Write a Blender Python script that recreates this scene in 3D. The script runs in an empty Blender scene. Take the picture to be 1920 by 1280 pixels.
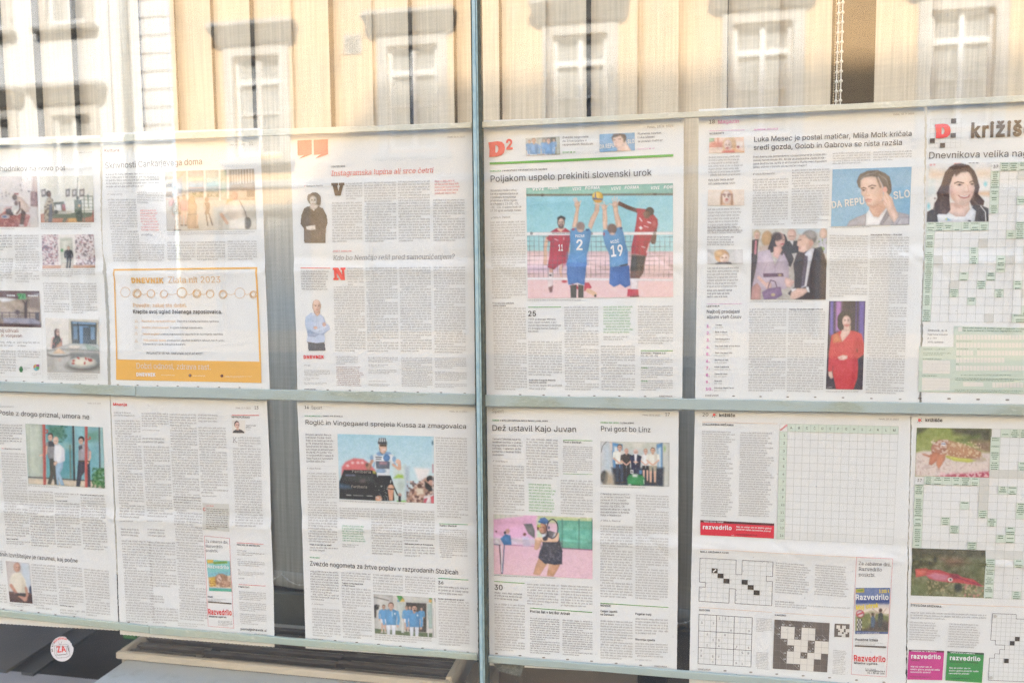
import bpy, math, random
import numpy as np
random.seed(7); np.random.seed(7)
sc = bpy.context.scene
col = sc.collection
# ------------------------------------------------------------------ camera
FPX = 1501.485                      # focal length in pixels of a 1920 px wide frame
RC = np.array([[0.9812906, 0.00714143, -0.1923999],
               [0.19234246, -0.08074849, 0.97800003],
               [-0.00855169, -0.99670893, -0.08061133]])
EYE = np.array([0.0, -1.16, 1.62])
def ray(px, py):
    px = np.asarray(px, float); py = np.asarray(py, float)
    d = np.stack([(px-960)/FPX, (py-640)/FPX, np.ones_like(px)], -1)
    return d @ RC.T
def at(px, py, y=0.0):              # the point of the upright plane Y=y seen at a place of the photograph
    w = ray(px, py); t = (y-EYE[1])/w[..., 1]
    return EYE + w*t[..., None]
def onz(px, py, z):
    w = ray(px, py); t = (z-EYE[2])/w[..., 2]
    return EYE + w*t[..., None]
cam = bpy.data.cameras.new('camera'); camo = bpy.data.objects.new('camera', cam); col.objects.link(camo)
cam.sensor_width = 36; cam.lens = FPX*36/1920; cam.clip_end = 400; cam.clip_start = 0.02
r, d, f = RC[:, 0], RC[:, 1], RC[:, 2]
from mathutils import Matrix, Vector
camo.matrix_world = Matrix(((r[0], -d[0], -f[0], EYE[0]), (r[1], -d[1], -f[1], EYE[1]), (r[2], -d[2], -f[2], EYE[2]), (0, 0, 0, 1)))
cam.dof.use_dof = True; cam.dof.focus_distance = 1.17; cam.dof.aperture_fstop = 4.2
sc.camera = camo
# ------------------------------------------------------------------ light
SUN_EL, SUN_AZ = math.radians(38), math.radians(8)     # the sun stands behind the shop (+Y), a little to the right
world = bpy.data.worlds.new("World"); sc.world = world; world.use_nodes = True
nt = world.node_tree; nt.nodes.clear()
sky = nt.nodes.new('ShaderNodeTexSky'); sky.sky_type = 'NISHITA'; sky.sun_disc = False
sky.sun_elevation = SUN_EL; sky.sun_rotation = SUN_AZ; sky.air_density = 1.0; sky.dust_density = 0.8; sky.ozone_density = 2.2
bg = nt.nodes.new('ShaderNodeBackground'); bg.inputs[1].default_value = 0.15
wo = nt.nodes.new('ShaderNodeOutputWorld')
nt.links.new(sky.outputs[0], bg.inputs[0]); nt.links.new(bg.outputs[0], wo.inputs[0])
sun = bpy.data.lights.new('sun', 'SUN'); sun.energy = 2.2; sun.angle = math.radians(1.6); sun.color = (1.0, 0.96, 0.90)
suno = bpy.data.objects.new('sun', sun); col.objects.link(suno)
sd = Vector((math.sin(SUN_AZ)*math.cos(SUN_EL), math.cos(SUN_AZ)*math.cos(SUN_EL), math.sin(SUN_EL)))
suno.rotation_euler = sd.to_track_quat('Z', 'Y').to_euler(); suno.location = (0, 10, 30)
sc.view_settings.view_transform = 'Standard'; sc.view_settings.look = 'None'
sc.view_settings.gamma = 1; sc.view_settings.use_curve_mapping = False
sc.view_settings.exposure = 3.6
sc.render.engine = 'CYCLES'
sc.cycles.max_bounces = 8; sc.cycles.diffuse_bounces = 4; sc.cycles.glossy_bounces = 4; sc.cycles.transparent_max_bounces = 24
sc.cycles.use_denoising = True; sc.cycles.denoising_prefilter = 'NONE'; sc.cycles.sample_clamp_indirect = 3.0; sc.cycles.caustics_reflective = False; sc.cycles.caustics_refractive = False
# ------------------------------------------------------------------ helpers
def tag(o, label=None, cat=None, group=None, kind=None):
    if label: o['label'] = label
    if cat: o['category'] = cat
    if group: o['group'] = group
    if kind: o['kind'] = kind
    return o
def lin(c):
    c = np.asarray(c, float)/255.0
    return np.where(c <= 0.04045, c/12.92, ((c+0.055)/1.055)**2.4)
def alb(c):                          # print colour as a reflectance
    return np.clip(lin(c)*0.94-0.014, 0.045, 0.80)
MATS = {}
def mat(name, color, rough=0.9, spec=0.2, noise=None, bump=None, metal=0.0, attr=None):
    """noise=(scale, amount, [second colour]); bump=(scale, strength)"""
    if name in MATS: return MATS[name]
    m = bpy.data.materials.new(name); m.use_nodes = True; n = m.node_tree.nodes; l = m.node_tree.links
    b = n['Principled BSDF']; b.inputs['Roughness'].default_value = rough; b.inputs['Metallic'].default_value = metal
    b.inputs['Specular IOR Level'].default_value = spec
    tc = n.new('ShaderNodeTexCoord')
    src = None
    if attr:
        a = n.new('ShaderNodeAttribute'); a.attribute_name = attr; src = a.outputs['Color']
    if noise:
        sc_, am = noise[0], noise[1]
        nz = n.new('ShaderNodeTexNoise'); nz.inputs['Scale'].default_value = sc_; nz.inputs['Detail'].default_value = 6
        nz.inputs['Roughness'].default_value = 0.6
        l.new(tc.outputs['Object'], nz.inputs['Vector'])
        mx = n.new('ShaderNodeMix'); mx.data_type = 'RGBA'
        c2 = noise[2] if len(noise) > 2 else tuple(max(0, v*(1-am)) for v in color)
        rp = n.new('ShaderNodeValToRGB'); rp.color_ramp.elements[0].position = noise[3] if len(noise) > 3 else 0.35
        rp.color_ramp.elements[1].position = noise[4] if len(noise) > 4 else 0.65
        l.new(nz.outputs[0], rp.inputs[0]); l.new(rp.outputs[0], mx.inputs[0])
        if src: l.new(src, mx.inputs[6])
        else: mx.inputs[6].default_value = (*color, 1)
        mx.inputs[7].default_value = (*c2, 1)
        src = mx.outputs[2]
    if src: l.new(src, b.inputs['Base Color'])
    else: b.inputs['Base Color'].default_value = (*color, 1)
    if bump:
        nb = n.new('ShaderNodeTexNoise'); nb.inputs['Scale'].default_value = bump[0]; nb.inputs['Detail'].default_value = 5
        l.new(tc.outputs['Object'], nb.inputs['Vector'])
        bm = n.new('ShaderNodeBump'); bm.inputs['Strength'].default_value = bump[1]; bm.inputs['Distance'].default_value = bump[2] if len(bump) > 2 else 0.001
        l.new(nb.outputs[0], bm.inputs['Height']); l.new(bm.outputs[0], b.inputs['Normal'])
    MATS[name] = m
    return m
def mesh_obj(name, V, F, m, parent=None, smooth=False, cols=None):
    me = bpy.data.meshes.new(name)
    V = np.asarray(V, float).reshape(-1, 3)
    off = np.zeros(3)
    if parent is not None: off = np.array(parent.location)
    V = V-off
    if isinstance(F, np.ndarray):
        nf, k = F.shape
        me.vertices.add(len(V)); me.vertices.foreach_set('co', V.astype(np.float32).ravel())
        me.loops.add(nf*k); me.loops.foreach_set('vertex_index', F.astype(np.int32).ravel())
        me.polygons.add(nf); me.polygons.foreach_set('loop_start', np.arange(0, nf*k, k, dtype=np.int32))
        me.update(calc_edges=True)
    else:
        me.from_pydata([tuple(v) for v in V], [], F)
    if smooth: me.polygons.foreach_set('use_smooth', np.ones(len(me.polygons), bool))
    if cols is not None:
        ca = me.color_attributes.new('print', 'FLOAT_COLOR', 'POINT')
        c4 = np.ones((len(V), 4), np.float32); c4[:, :3] = cols
        ca.data.foreach_set('color', c4.ravel())
    me.materials.append(m)
    o = bpy.data.objects.new(name, me); col.objects.link(o)
    if parent is not None: o.parent = parent
    return o
def empty(name, loc):
    o = bpy.data.objects.new(name, None); o.location = tuple(loc); o.empty_display_size = 0.05; col.objects.link(o); return o
class MB:
    def __init__(s): s.V = []; s.F = []
    def raw(s, V, F):
        b = len(s.V); s.V += [tuple(v) for v in V]; s.F += [tuple(i+b for i in f_) for f_ in F]; return s
    def box(s, x0, x1, y0, y1, z0, z1, bev=0.0):
        if bev <= 0:
            V = [(x, y, z) for z in (z0, z1) for y in (y0, y1) for x in (x0, x1)]
            return s.raw(V, [(0, 2, 3, 1), (4, 5, 7, 6), (0, 1, 5, 4), (2, 6, 7, 3), (0, 4, 6, 2), (1, 3, 7, 5)])
        V = []
        b = bev
        for z, i in ((z0, b), (z0+b, 0), (z1-b, 0), (z1, b)):
            X0, X1, Y0, Y1 = x0+i, x1-i, y0+i, y1-i
            V += [(X0+b, Y0, z), (X1-b, Y0, z), (X1, Y0+b, z), (X1, Y1-b, z), (X1-b, Y1, z), (X0+b, Y1, z), (X0, Y1-b, z), (X0, Y0+b, z)]
        F = [tuple(range(7, -1, -1)), tuple(range(24, 32))]
        for k in range(3):
            for j in range(8): F.append((k*8+j, k*8+(j+1) % 8, k*8+8+(j+1) % 8, k*8+8+j))
        return s.raw(V, F)
    def hexa(s, P):                  # P: 4 front corners then 4 back corners
        return s.raw(P, [(0, 1, 2, 3), (7, 6, 5, 4), (0, 4, 5, 1), (1, 5, 6, 2), (2, 6, 7, 3), (3, 7, 4, 0)])
    def tube(s, pts, rad, n=8):
        pts = [Vector(p) for p in pts]; V = []; F = []
        for i, p in enumerate(pts):
            t = (pts[min(i+1, len(pts)-1)]-pts[max(i-1, 0)]).normalized()
            a = t.cross(Vector((0, 0, 1)) if abs(t.z) < 0.9 else Vector((1, 0, 0))).normalized(); b = t.cross(a)
            for k in range(n):
                an = 2*math.pi*k/n; V.append(p+(a*math.cos(an)+b*math.sin(an))*rad)
        for i in range(len(pts)-1):
            for k in range(n): F.append((i*n+k, i*n+(k+1) % n, (i+1)*n+(k+1) % n, (i+1)*n+k))
        F.append(tuple(range(n-1, -1, -1))); F.append(tuple(range((len(pts)-1)*n, len(pts)*n)))
        return s.raw(V, F)
    def ball(s, c, r_, n=8, m_=6, sz=1.0):
        V = [(c[0], c[1], c[2]+r_*sz)]; F = []
        for i in range(1, m_):
            th = math.pi*i/m_
            for k in range(n):
                a = 2*math.pi*k/n; V.append((c[0]+r_*math.sin(th)*math.cos(a), c[1]+r_*math.sin(th)*math.sin(a), c[2]+r_*sz*math.cos(th)))
        V.append((c[0], c[1], c[2]-r_*sz)); L = len(V)-1
        for k in range(n):
            F.append((0, 1+k, 1+(k+1) % n)); F.append((L, 1+(m_-2)*n+(k+1) % n, 1+(m_-2)*n+k))
            for i in range(m_-2): F.append((1+i*n+k, 1+(i+1)*n+k, 1+(i+1)*n+(k+1) % n, 1+i*n+(k+1) % n))
        return s.raw(V, F)
    def build(s, name, m, parent=None, smooth=False):
        return mesh_obj(name, np.array(s.V, float), s.F, m, parent, smooth)
# ------------------------------------------------------------------ the street and the shop building
m_asph = mat('paving_stone', (0.042, 0.036, 0.029), 0.85, 0.2, (3.0, 0.3), (40, 0.3, 0.004))
g = MB().raw([(-90, -80, 0), (90, -80, 0), (90, 60, 0), (-90, 60, 0)], [(0, 1, 2, 3)]).build('street', m_asph); tag(g, kind='structure')
m_kerb = mat('kerb_granite', (0.12, 0.11, 0.095), 0.8, 0.2, (8, 0.2))
k = MB().box(-60, 60, -2.6, 0.0, 0.001, 0.12, 0.01).build('pavement', m_kerb); tag(k, kind='structure')
k = MB().box(-60, 60, -14.0, -12.2, 0.001, 0.12, 0.01).build('far_pavement', m_kerb); tag(k, kind='structure')

def holed_wall(x0, x1, z0, z1, y, holes, depth, sgn):
    """wall face at Y=y with openings; reveals go to y+sgn*depth"""
    xs = sorted(set([x0, x1]+[h[0] for h in holes]+[h[1] for h in holes])); zs = sorted(set([z0, z1]+[h[2] for h in holes]+[h[3] for h in holes]))
    mb = MB()
    for i in range(len(xs)-1):
        for j in range(len(zs)-1):
            cx, cz = (xs[i]+xs[i+1])/2, (zs[j]+zs[j+1])/2
            if any(h[0] < cx < h[1] and h[2] < cz < h[3] for h in holes): continue
            mb.raw([(xs[i], y, zs[j]), (xs[i+1], y, zs[j]), (xs[i+1], y, zs[j+1]), (xs[i], y, zs[j+1])], [(0, 1, 2, 3)])
    for a, b, c, e in holes:
        P = [(a, y, c), (b, y, c), (b, y, e), (a, y, e)]; Q = [(p[0], y+sgn*depth, p[2]) for p in P]
        mb.raw(P+Q, [(0, 1, 5, 4), (1, 2, 6, 5), (2, 3, 7, 6), (3, 0, 4, 7)])
    return mb
# shop building: its stepped parapet throws the shade on the houses opposite
m_shop = mat('shop_render', (0.42, 0.38, 0.32), 0.9, 0.1, (4, 0.12), (60, 0.2, 0.003))
HS = 15.1
shop = empty('shop_building', (0, 0, 0))
tag(shop, 'plastered shop house holding the display window with the newspaper pages', 'building')
holed_wall(-3.75, 12.0, 0.0, HS+1.25, -0.02, [(-2.6, 1.6, 0.62, 2.9)], 0.30, 1).build('wall', m_shop, shop)
mb = MB()
mb.box(-3.75, 12.0, 0.28, 9.0, HS-0.3, HS+0.0); mb.box(-3.75, -3.6, -0.02, 9.0, 3.2, HS); mb.box(11.8, 12.0, -0.02, 9.0, 0, HS)
mb.build('roof', mat('roof_tile', (0.25, 0.12, 0.08), 0.9, 0.1, (6, 0.3)), shop)
nb = empty('neighbour_house', (-12, 0, 0))
tag(nb, 'lower plastered house standing left of the shop on the same side', 'building')
n_prof = [(-40, HS+0.0), (-9.2, HS-0.3), (-7.8, HS-1.2), (-5.8, HS-1.2), (-3.77, HS+1.0)]  # unseen roofline, heights shaped to throw the shade edge on the houses opposite
V = []; Fc = []
for x, z in n_prof: V += [(x, 0.0, 0), (x, 0.0, z), (x, 8.0, z), (x, 8.0, 0)]
for i in range(len(n_prof)-1):
    a, b = i*4, i*4+4; Fc += [(a, b, b+1, a+1), (a+1, b+1, b+2, a+2), (a+2, b+2, b+3, a+3)]
Fc += [(0, 1, 2, 3), (len(V)-1, len(V)-2, len(V)-3, len(V)-4)]
MB().raw(V, Fc).build('wall', mat('neighbour_render', (0.5, 0.45, 0.36), 0.9, 0.1, (3, 0.1)), nb)
# room behind the window
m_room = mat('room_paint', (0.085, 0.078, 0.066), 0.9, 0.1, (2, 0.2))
rm = MB()
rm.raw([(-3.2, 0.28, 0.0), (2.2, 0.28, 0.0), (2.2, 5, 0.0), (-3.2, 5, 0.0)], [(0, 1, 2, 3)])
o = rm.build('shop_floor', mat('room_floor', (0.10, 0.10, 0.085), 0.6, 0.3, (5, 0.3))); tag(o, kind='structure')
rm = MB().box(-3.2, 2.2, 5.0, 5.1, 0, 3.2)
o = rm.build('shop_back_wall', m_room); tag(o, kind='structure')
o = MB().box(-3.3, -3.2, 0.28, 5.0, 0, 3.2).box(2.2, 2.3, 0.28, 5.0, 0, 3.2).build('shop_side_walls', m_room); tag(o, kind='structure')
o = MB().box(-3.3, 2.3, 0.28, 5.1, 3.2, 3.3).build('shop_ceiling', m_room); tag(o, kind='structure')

# ------------------------------------------------------------------ the two houses opposite, seen as reflections
YF = -14.0
m_yel = mat('ochre_stucco', (0.73, 0.475, 0.245), 0.9, 0.1, (1.1, 0.12, (0.58, 0.40, 0.23), .42, .7), (30, 0.25, 0.004))
m_crm = mat('cream_stucco', (0.71, 0.695, 0.66), 0.9, 0.1, (1.1, 0.15, (0.64, 0.62, 0.585)), (30, 0.25, 0.004))
m_trim = mat('grey_stone_trim', (0.56, 0.52, 0.46), 0.85, 0.15, (5, 0.2), (40, 0.2, 0.003))
m_hood = mat('lead_hood', (0.40, 0.37, 0.32), 0.7, 0.3, (5, 0.3))
m_white = mat('white_window_paint', (0.74, 0.72, 0.68), 0.5, 0.4, (12, 0.08))
def glass_dark():
    m = bpy.data.materials.new('far_window_glass'); m.use_nodes = True
    b = m.node_tree.nodes['Principled BSDF']; b.inputs['Base Color'].default_value = (0.16, 0.17, 0.165, 1); b.inputs['Roughness'].default_value = 0.08
    n = m.node_tree.nodes.new('ShaderNodeTexNoise'); n.inputs['Scale'].default_value = 2.0
    r_ = m.node_tree.nodes.new('ShaderNodeValToRGB'); r_.color_ramp.elements[0].color = (0.22, 0.22, 0.21, 1); r_.color_ramp.elements[1].color = (0.42, 0.42, 0.40, 1)
    tc = m.node_tree.nodes.new('ShaderNodeTexCoord')
    m.node_tree.links.new(tc.outputs['Object'], n.inputs['Vector']); m.node_tree.links.new(n.outputs[0], r_.inputs[0]); m.node_tree.links.new(r_.outputs[0], b.inputs['Base Color'])
    return m
m_gl = glass_dark()
def far_window(parent, cx, z0, z1, hw, hood=True, surround=True, bars=(0.78,), label=None):
    """house opposite faces +Y; pane 0.16 m behind the wall face"""
    w = MB(); y = YF-0.12
    fw = 0.07
    w.box(cx-hw, cx-hw+fw, y-0.03, y+0.05, z0, z1); w.box(cx+hw-fw, cx+hw, y-0.03, y+0.05, z0, z1)
    w.box(cx-hw+fw, cx+hw-fw, y-0.03, y+0.05, z0, z0+fw); w.box(cx-hw+fw, cx+hw-fw, y-0.03, y+0.05, z1-fw, z1)
    w.box(cx-0.045, cx+0.045, y-0.03, y+0.06, z0+fw, z1-fw)
    zt = z0+(z1-z0)*0.745
    w.box(cx-hw+fw, cx-0.045, y-0.03, y+0.058, zt-0.05, zt+0.05); w.box(cx+0.045, cx+hw-fw, y-0.03, y+0.058, zt-0.05, zt+0.05)
    zb = z0+(z1-z0)*0.43
    w.box(cx-hw+fw, cx-0.045, y-0.03, y+0.03, zb-0.018, zb+0.018); w.box(cx+0.045, cx+hw-fw, y-0.03, y+0.03, zb-0.018, zb+0.018)
    win = w.build('window', m_white, parent)
    p = MB().box(cx-hw+fw*0.5, cx+hw-fw*0.5, y-0.05, y-0.034, z0+fw*0.5, z1-fw*0.5).build('pane', m_gl, parent)
    p.parent = win
    for v in p.data.vertices: pass
    if surround:
        s_ = MB(); t = 0.2
        s_.box(cx-hw-t, cx-hw-0.002, YF-0.01, YF+0.05, z0-0.1, z1+t); s_.box(cx+hw+0.002, cx+hw+t, YF-0.01, YF+0.05, z0-0.1, z1+t)
        s_.box(cx-hw-0.002, cx+hw+0.002, YF-0.01, YF+0.05, z1+0.002, z1+t)
        s_.build('window_surround', m_trim, parent)
    MB().box(cx-hw-0.28, cx+hw+0.28, YF-0.01, YF+0.22, z0-0.20, z0-0.1, 0.01).build('window_sill', m_hood, parent)
    if hood:
        h = MB(); zt = z1+0.22; P = []
        a, b = cx-hw-0.28, cx+hw+0.28
        h.raw([(a, YF, zt), (b, YF, zt), (b, YF+0.12, zt), (a, YF+0.12, zt), (a-0.14, YF, zt+0.30), (b+0.14, YF, zt+0.30), (b+0.14, YF+0.36, zt+0.30), (a-0.14, YF+0.36, zt+0.30),
               (a-0.10, YF, zt+0.40), (b+0.10, YF, zt+0.40), (b+0.10, YF+0.30, zt+0.40), (a-0.10, YF+0.30, zt+0.40)],
              [(3, 2, 1, 0), (3, 7, 6, 2), (0, 4, 7, 3), (2, 6, 5, 1), (7, 11, 10, 6), (4, 8, 11, 7), (6, 10, 9, 5), (8, 9, 10, 11)])
        h.build('window_hood', m_hood, parent)
yel = empty('yellow_house', (0, YF, 0))
tag(yel, 'ochre yellow house with white cross windows under dark hoods, mirrored in the glass', 'building')
wx = [-8.15+3.25*i for i in range(9)]
holes = []
for x in wx:
    holes += [(x-0.5, x+0.5, 4.1, 6.06), (x-0.5, x+0.5, 7.9, 9.8)]
    holes += [(x-0.95, x+0.95, 0.55, 3.0)]
holed_wall(-10.05, 24, 0, 12.6, YF, holes, 0.2, -1).build('wall', m_yel, yel)
for x in wx:
    far_window(yel, x, 4.1, 6.06, 0.5); far_window(yel, x, 7.9, 9.8, 0.5)
    p = MB().box(x-0.95, x+0.95, YF-0.19, YF-0.15, 0.55, 3.0).build('shop_pane', m_gl, yel)
    MB().box(x-1.05, x-0.95, YF-0.18, YF+0.04, 0.5, 3.1).box(x+0.95, x+1.05, YF-0.18, YF+0.04, 0.5, 3.1).box(x-0.95, x+0.95, YF-0.18, YF+0.04, 3.0, 3.12).box(x-0.03, x+0.03, YF-0.15, YF-0.08, 0.55, 3.0).build('shop_frame', m_hood, yel)
MB().box(-10.05, 24, YF-0.3, YF+0.45, 12.6, 12.95, 0.03).box(-10.05, 24, YF-0.3, YF+0.25, 12.35, 12.598, 0.03).build('cornice', m_trim, yel)
MB().box(-10.03, 24, YF-0.01, YF+0.06, 3.45, 3.6, 0.01).build('string_course', m_trim, yel)
MB().raw([(-10.05, YF+0.45, 12.95), (24, YF+0.45, 12.95), (24, YF-7, 16.5), (-10.05, YF-7, 16.5)], [(0, 1, 2, 3)]).build('roof', mat('red_roof', (0.28, 0.12, 0.07), 0.9, 0.1, (8, 0.3)), yel)
v = MB().box(-6.28, -5.92, YF, YF+0.03, 5.98, 6.34); v.build('vent_frame', m_trim, yel)
for i in range(6):
    MB().box(-6.24, -5.96, YF+0.03, YF+0.045, 6.02+i*0.05, 6.05+i*0.05).build('vent_slat', m_hood, yel)
crm = empty('cream_house', (-10.1, YF, 0))
tag(crm, 'cream white house with banded corner stones, mirrored at the left of the glass', 'building')
ax = [-12.42-1.97*i for i in range(8)]
holes = []
for x in ax: holes += [(x-0.46, x+0.46, 3.25, 5.1), (x-0.46, x+0.46, 7.0, 8.9), (x-0.46, x+0.46, 0.9, 2.4)]
holed_wall(-30, -10.08, 0, 13.4, YF, holes, 0.2, -1).build('wall', m_crm, crm)
for x in ax:
    far_window(crm, x, 3.25, 5.1, 0.46, surround=True); far_window(crm, x, 7.0, 8.9, 0.46, hood=False); far_window(crm, x, 0.9, 2.4, 0.46, hood=False)
for i in range(36):
    MB().box(-10.76, -10.07, YF+0.002, YF+0.05, 0.12+i*0.36, 0.12+i*0.36+0.33, 0.012).build('quoin', mat('white_stone', (0.72, 0.71, 0.69), 0.85, 0.1, (6, 0.12)), crm)
MB().box(-30, -10.06, YF-0.3, YF+0.4, 13.4, 13.75, 0.03).build('cornice', m_trim, crm)
MB().raw([(-30, YF+0.4, 13.75), (-10.06, YF+0.4, 13.75), (-10.06, YF-7, 17.5), (-30, YF-7, 17.5)], [(0, 1, 2, 3)]).build('roof', MATS['red_roof'], crm)
dp = MB().tube([(-11.02, YF+0.12, 0.12), (-11.02, YF+0.12, 13.4)], 0.075, 12).build('drainpipe', mat('zinc', (0.34, 0.37, 0.37), 0.5, 0.4, (6, 0.2), metal=0.3), smooth=True)
tag(dp, 'grey zinc drainpipe running up the cream house beside its corner stones', 'drainpipe')
# ------------------------------------------------------------------ printed sheets: paper, ink, type and pictures
YP = 0.0125                                   # depth of the sheets behind the outer glass face
FR = [0.0, 0.0, 1.0]
def Z(ox, oy, s): FR[0], FR[1], FR[2] = ox, oy, s      # coordinates below are read off enlargements of the photograph
def px(p):
    p = np.asarray(p, float); return np.stack([FR[0]+p[..., 0]/FR[2], FR[1]+p[..., 1]/FR[2]], -1)
def W(p):                                     # enlargement coordinates -> (x, z) on the sheets' plane
    q = px(p); w = at(q[..., 0], q[..., 1], YP); return w[..., [0, 2]]
INK = dict(ink=(84, 77, 70), dark=(72, 66, 60), gray=(150, 142, 134), pale=(186, 178, 170), text=(156, 149, 141), lead=(112, 105, 98),
    red=(240, 88, 84), salmon=(250, 118, 105), green=(112, 180, 92), green2=(96, 178, 120), pink=(234, 150, 200), orange=(248, 186, 100), porange=(240, 190, 130),
    rust=(160, 110, 90), white=(246, 244, 240), black=(60, 55, 50), brown=(122, 104, 84), cgreen=(214, 225, 210), cgray=(216, 214, 206), line=(190, 190, 181),
    hair=(205, 200, 190), oline=(244, 190, 150), rline=(232, 110, 115), magenta=(206, 56, 142), adgreen=(72, 150, 80), adred=(228, 66, 84), ddark=(110, 50, 58),
    yellow=(248, 214, 50), kgray=(116, 106, 98), dgreen=(52, 92, 60), dmag=(120, 36, 84), lbox=(232, 226, 216), fgreen=(208, 218, 202), tgreen=(112, 138, 112))
def ink(n):
    if n.startswith('L_'): return mat('ink_'+n, tuple(alb(INK[n[2:]])), 0.9, 0.1)
    return mat('ink_'+n, tuple(float(v) for v in alb(INK[n])), 0.85, 0.12)
m_photo = mat('printed_picture', (1, 1, 1), 0.8, 0.15, attr='print')
m_paper = mat('newsprint', (0.775, 0.778, 0.765), 0.95, 0.08, (3.2, 0.05, (0.74, 0.735, 0.71)), (900, 0.15, 0.0002))
# -- display type: glyph outlines of the sans font that ships with Blender, filled
FONT = None
try:
    import os
    _fd = bpy.utils.system_resource('DATAFILES', path='fonts')
    for _n in ('Inter.woff2',):
        _p = os.path.join(_fd, _n)
        if os.path.exists(_p): FONT = bpy.data.fonts.load(_p); break
except Exception: FONT = None
from mathutils.geometry import delaunay_2d_cdt
_tc = {}; _ct = {}; _gl = {}
def _splines(st):
    cu = bpy.data.curves.new('t', 'FONT'); cu.body = st
    if FONT: cu.font = FONT
    ob = bpy.data.objects.new('t', cu); col.objects.link(ob)
    c = ob.to_curve(bpy.context.evaluated_depsgraph_get()); out = []
    for sp in c.splines:
        P = [(Vector(p.handle_left[:2]), Vector(p.co[:2]), Vector(p.handle_right[:2])) for p in sp.bezier_points]; pts = []
        for i in range(len(P)):
            a, b = P[i], P[(i+1) % len(P)]; p0, p1, p2, p3 = a[1], a[2], b[0], b[1]; L_ = (p3-p0).length; pts.append(p0)
            if L_ < 1e-6: pts.pop(); continue
            dv = max(abs((p1-p0).cross(p3-p0)), abs((p2-p0).cross(p3-p0)))/L_
            n = 1 if dv < .002 else (2 if dv < .012 else 4)
            for k_ in range(1, n):
                t = k_/n; pts.append(p0*(1-t)**3+p1*3*t*(1-t)**2+p2*3*t*t*(1-t)+p3*t**3)
        if len(pts) > 2: out.append(np.array([tuple(p) for p in pts]))
    ob.to_curve_clear(); bpy.data.objects.remove(ob); bpy.data.curves.remove(cu); return out
def glyph(ch, bold):
    if (ch, bold) in _gl: return _gl[(ch, bold)]
    if ch not in _ct:
        body = _splines(ch) if ch != ' ' else []
        both = _splines(ch+'H'); xm = min(p[:, 0].min() for p in both[len(body):]); h0 = _ct.get('_h')
        if h0 is None: h0 = _ct['_h'] = _splines('H')[0][:, 0].min()
        _ct[ch] = (body, xm-h0)
    body, adv = _ct[ch]
    if not body: _gl[(ch, bold)] = (np.zeros((0, 2)), [], adv); return _gl[(ch, bold)]
    big = max(body, key=lambda p: np.ptp(p[:, 0])*np.ptp(p[:, 1])); x, y = big[:, 0], big[:, 1]; sg = 1 if (x*np.roll(y, -1)-y*np.roll(x, -1)).sum() > 0 else -1
    C_ = []
    for p in body:
        if bold:
            e = np.roll(p, -1, 0)-p; e /= np.hypot(e[:, 0], e[:, 1])[:, None]+1e-9; nn = np.stack([e[:, 1], -e[:, 0]], -1)*sg; m_ = nn+np.roll(nn, 1, 0); m_ /= np.maximum((m_*m_).sum(1)/2, .5)[:, None]
            p = p+m_*bold
        C_.append(p)
    V = np.concatenate(C_); E = []; o_ = 0
    for p in C_: n = len(p); E += [(o_+i, o_+(i+1) % n) for i in range(n)]; o_ += n
    r_ = delaunay_2d_cdt([Vector(v) for v in V], E, [], 0, 1e-6); vv = np.array([tuple(v) for v in r_[0]]); F = []
    for f_ in r_[2]:
        c = vv[list(f_)].mean(0); w = 0
        for p in C_:
            q = np.roll(p, -1, 0); up = (p[:, 1] <= c[1]) & (q[:, 1] > c[1]); dn = (p[:, 1] > c[1]) & (q[:, 1] <= c[1]); cr = (q[:, 0]-p[:, 0])*(c[1]-p[:, 1])-(c[0]-p[:, 0])*(q[:, 1]-p[:, 1])
            w += int((up & (cr > 0)).sum())-int((dn & (cr < 0)).sum())
        if w != 0: F.append(tuple(f_))
    _gl[(ch, bold)] = (vv, F, adv); return _gl[(ch, bold)]
def glyphs(s, bold=0.0):
    key = (s, bold)
    if key in _tc: return _tc[key]
    VV = []; FF = []; x = 0.0; n = 0
    for ch in s:
        V, F, adv = glyph(ch, bold)
        if len(V): VV.append(V+np.array([x, 0.0])); FF += [tuple(i+n for i in f_) for f_ in F]; n += len(V)
        x += adv+(2.0*bold if bold > 0.008 else 0.0)
    _tc[key] = (np.concatenate(VV) if VV else np.zeros((0, 2)), FF); return _tc[key]
CAPH = float(glyphs('H')[0][:, 1].max()); XH = float(glyphs('x')[0][:, 1].max())
def slabs(V, F):                              # short slab serifs where a stem ends on the baseline, x-height or cap line
    add = []; lv = (0.0, XH, CAPH, float(glyphs('l')[0][:, 1].max()))
    E = {}
    for f_ in F:
        for a, b in zip(f_, f_[1:]+f_[:1]):
            k_ = (min(a, b), max(a, b)); E[k_] = E.get(k_, 0)+1
    for (a, b), n in E.items():
        if n != 1: continue
        p, q = V[a], V[b]
        if abs(p[1]-q[1]) > 0.004: continue
        w = abs(p[0]-q[0]); y = (p[1]+q[1])/2
        if w < 0.03 or w > 0.19: continue
        for L_ in lv:
            if abs(y-L_) < 0.012:
                x0, x1 = min(p[0], q[0]), max(p[0], q[0]); e = 0.055; h = 0.045*(1 if L_ == 0 else -1)
                if L_ == 0: add.append((x0-e, x1+e, y, y+h))
                else: add.append((x0-e, x1-0.005, y+h, y))
    V = [tuple(v) for v in V]; F = list(F)
    for x0, x1, y0, y1 in add:
        n = len(V); V += [(x0, y0), (x1, y0), (x1, y1), (x0, y1)]; F.append((n, n+1, n+2, n+3))
    return np.array(V), F
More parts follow.
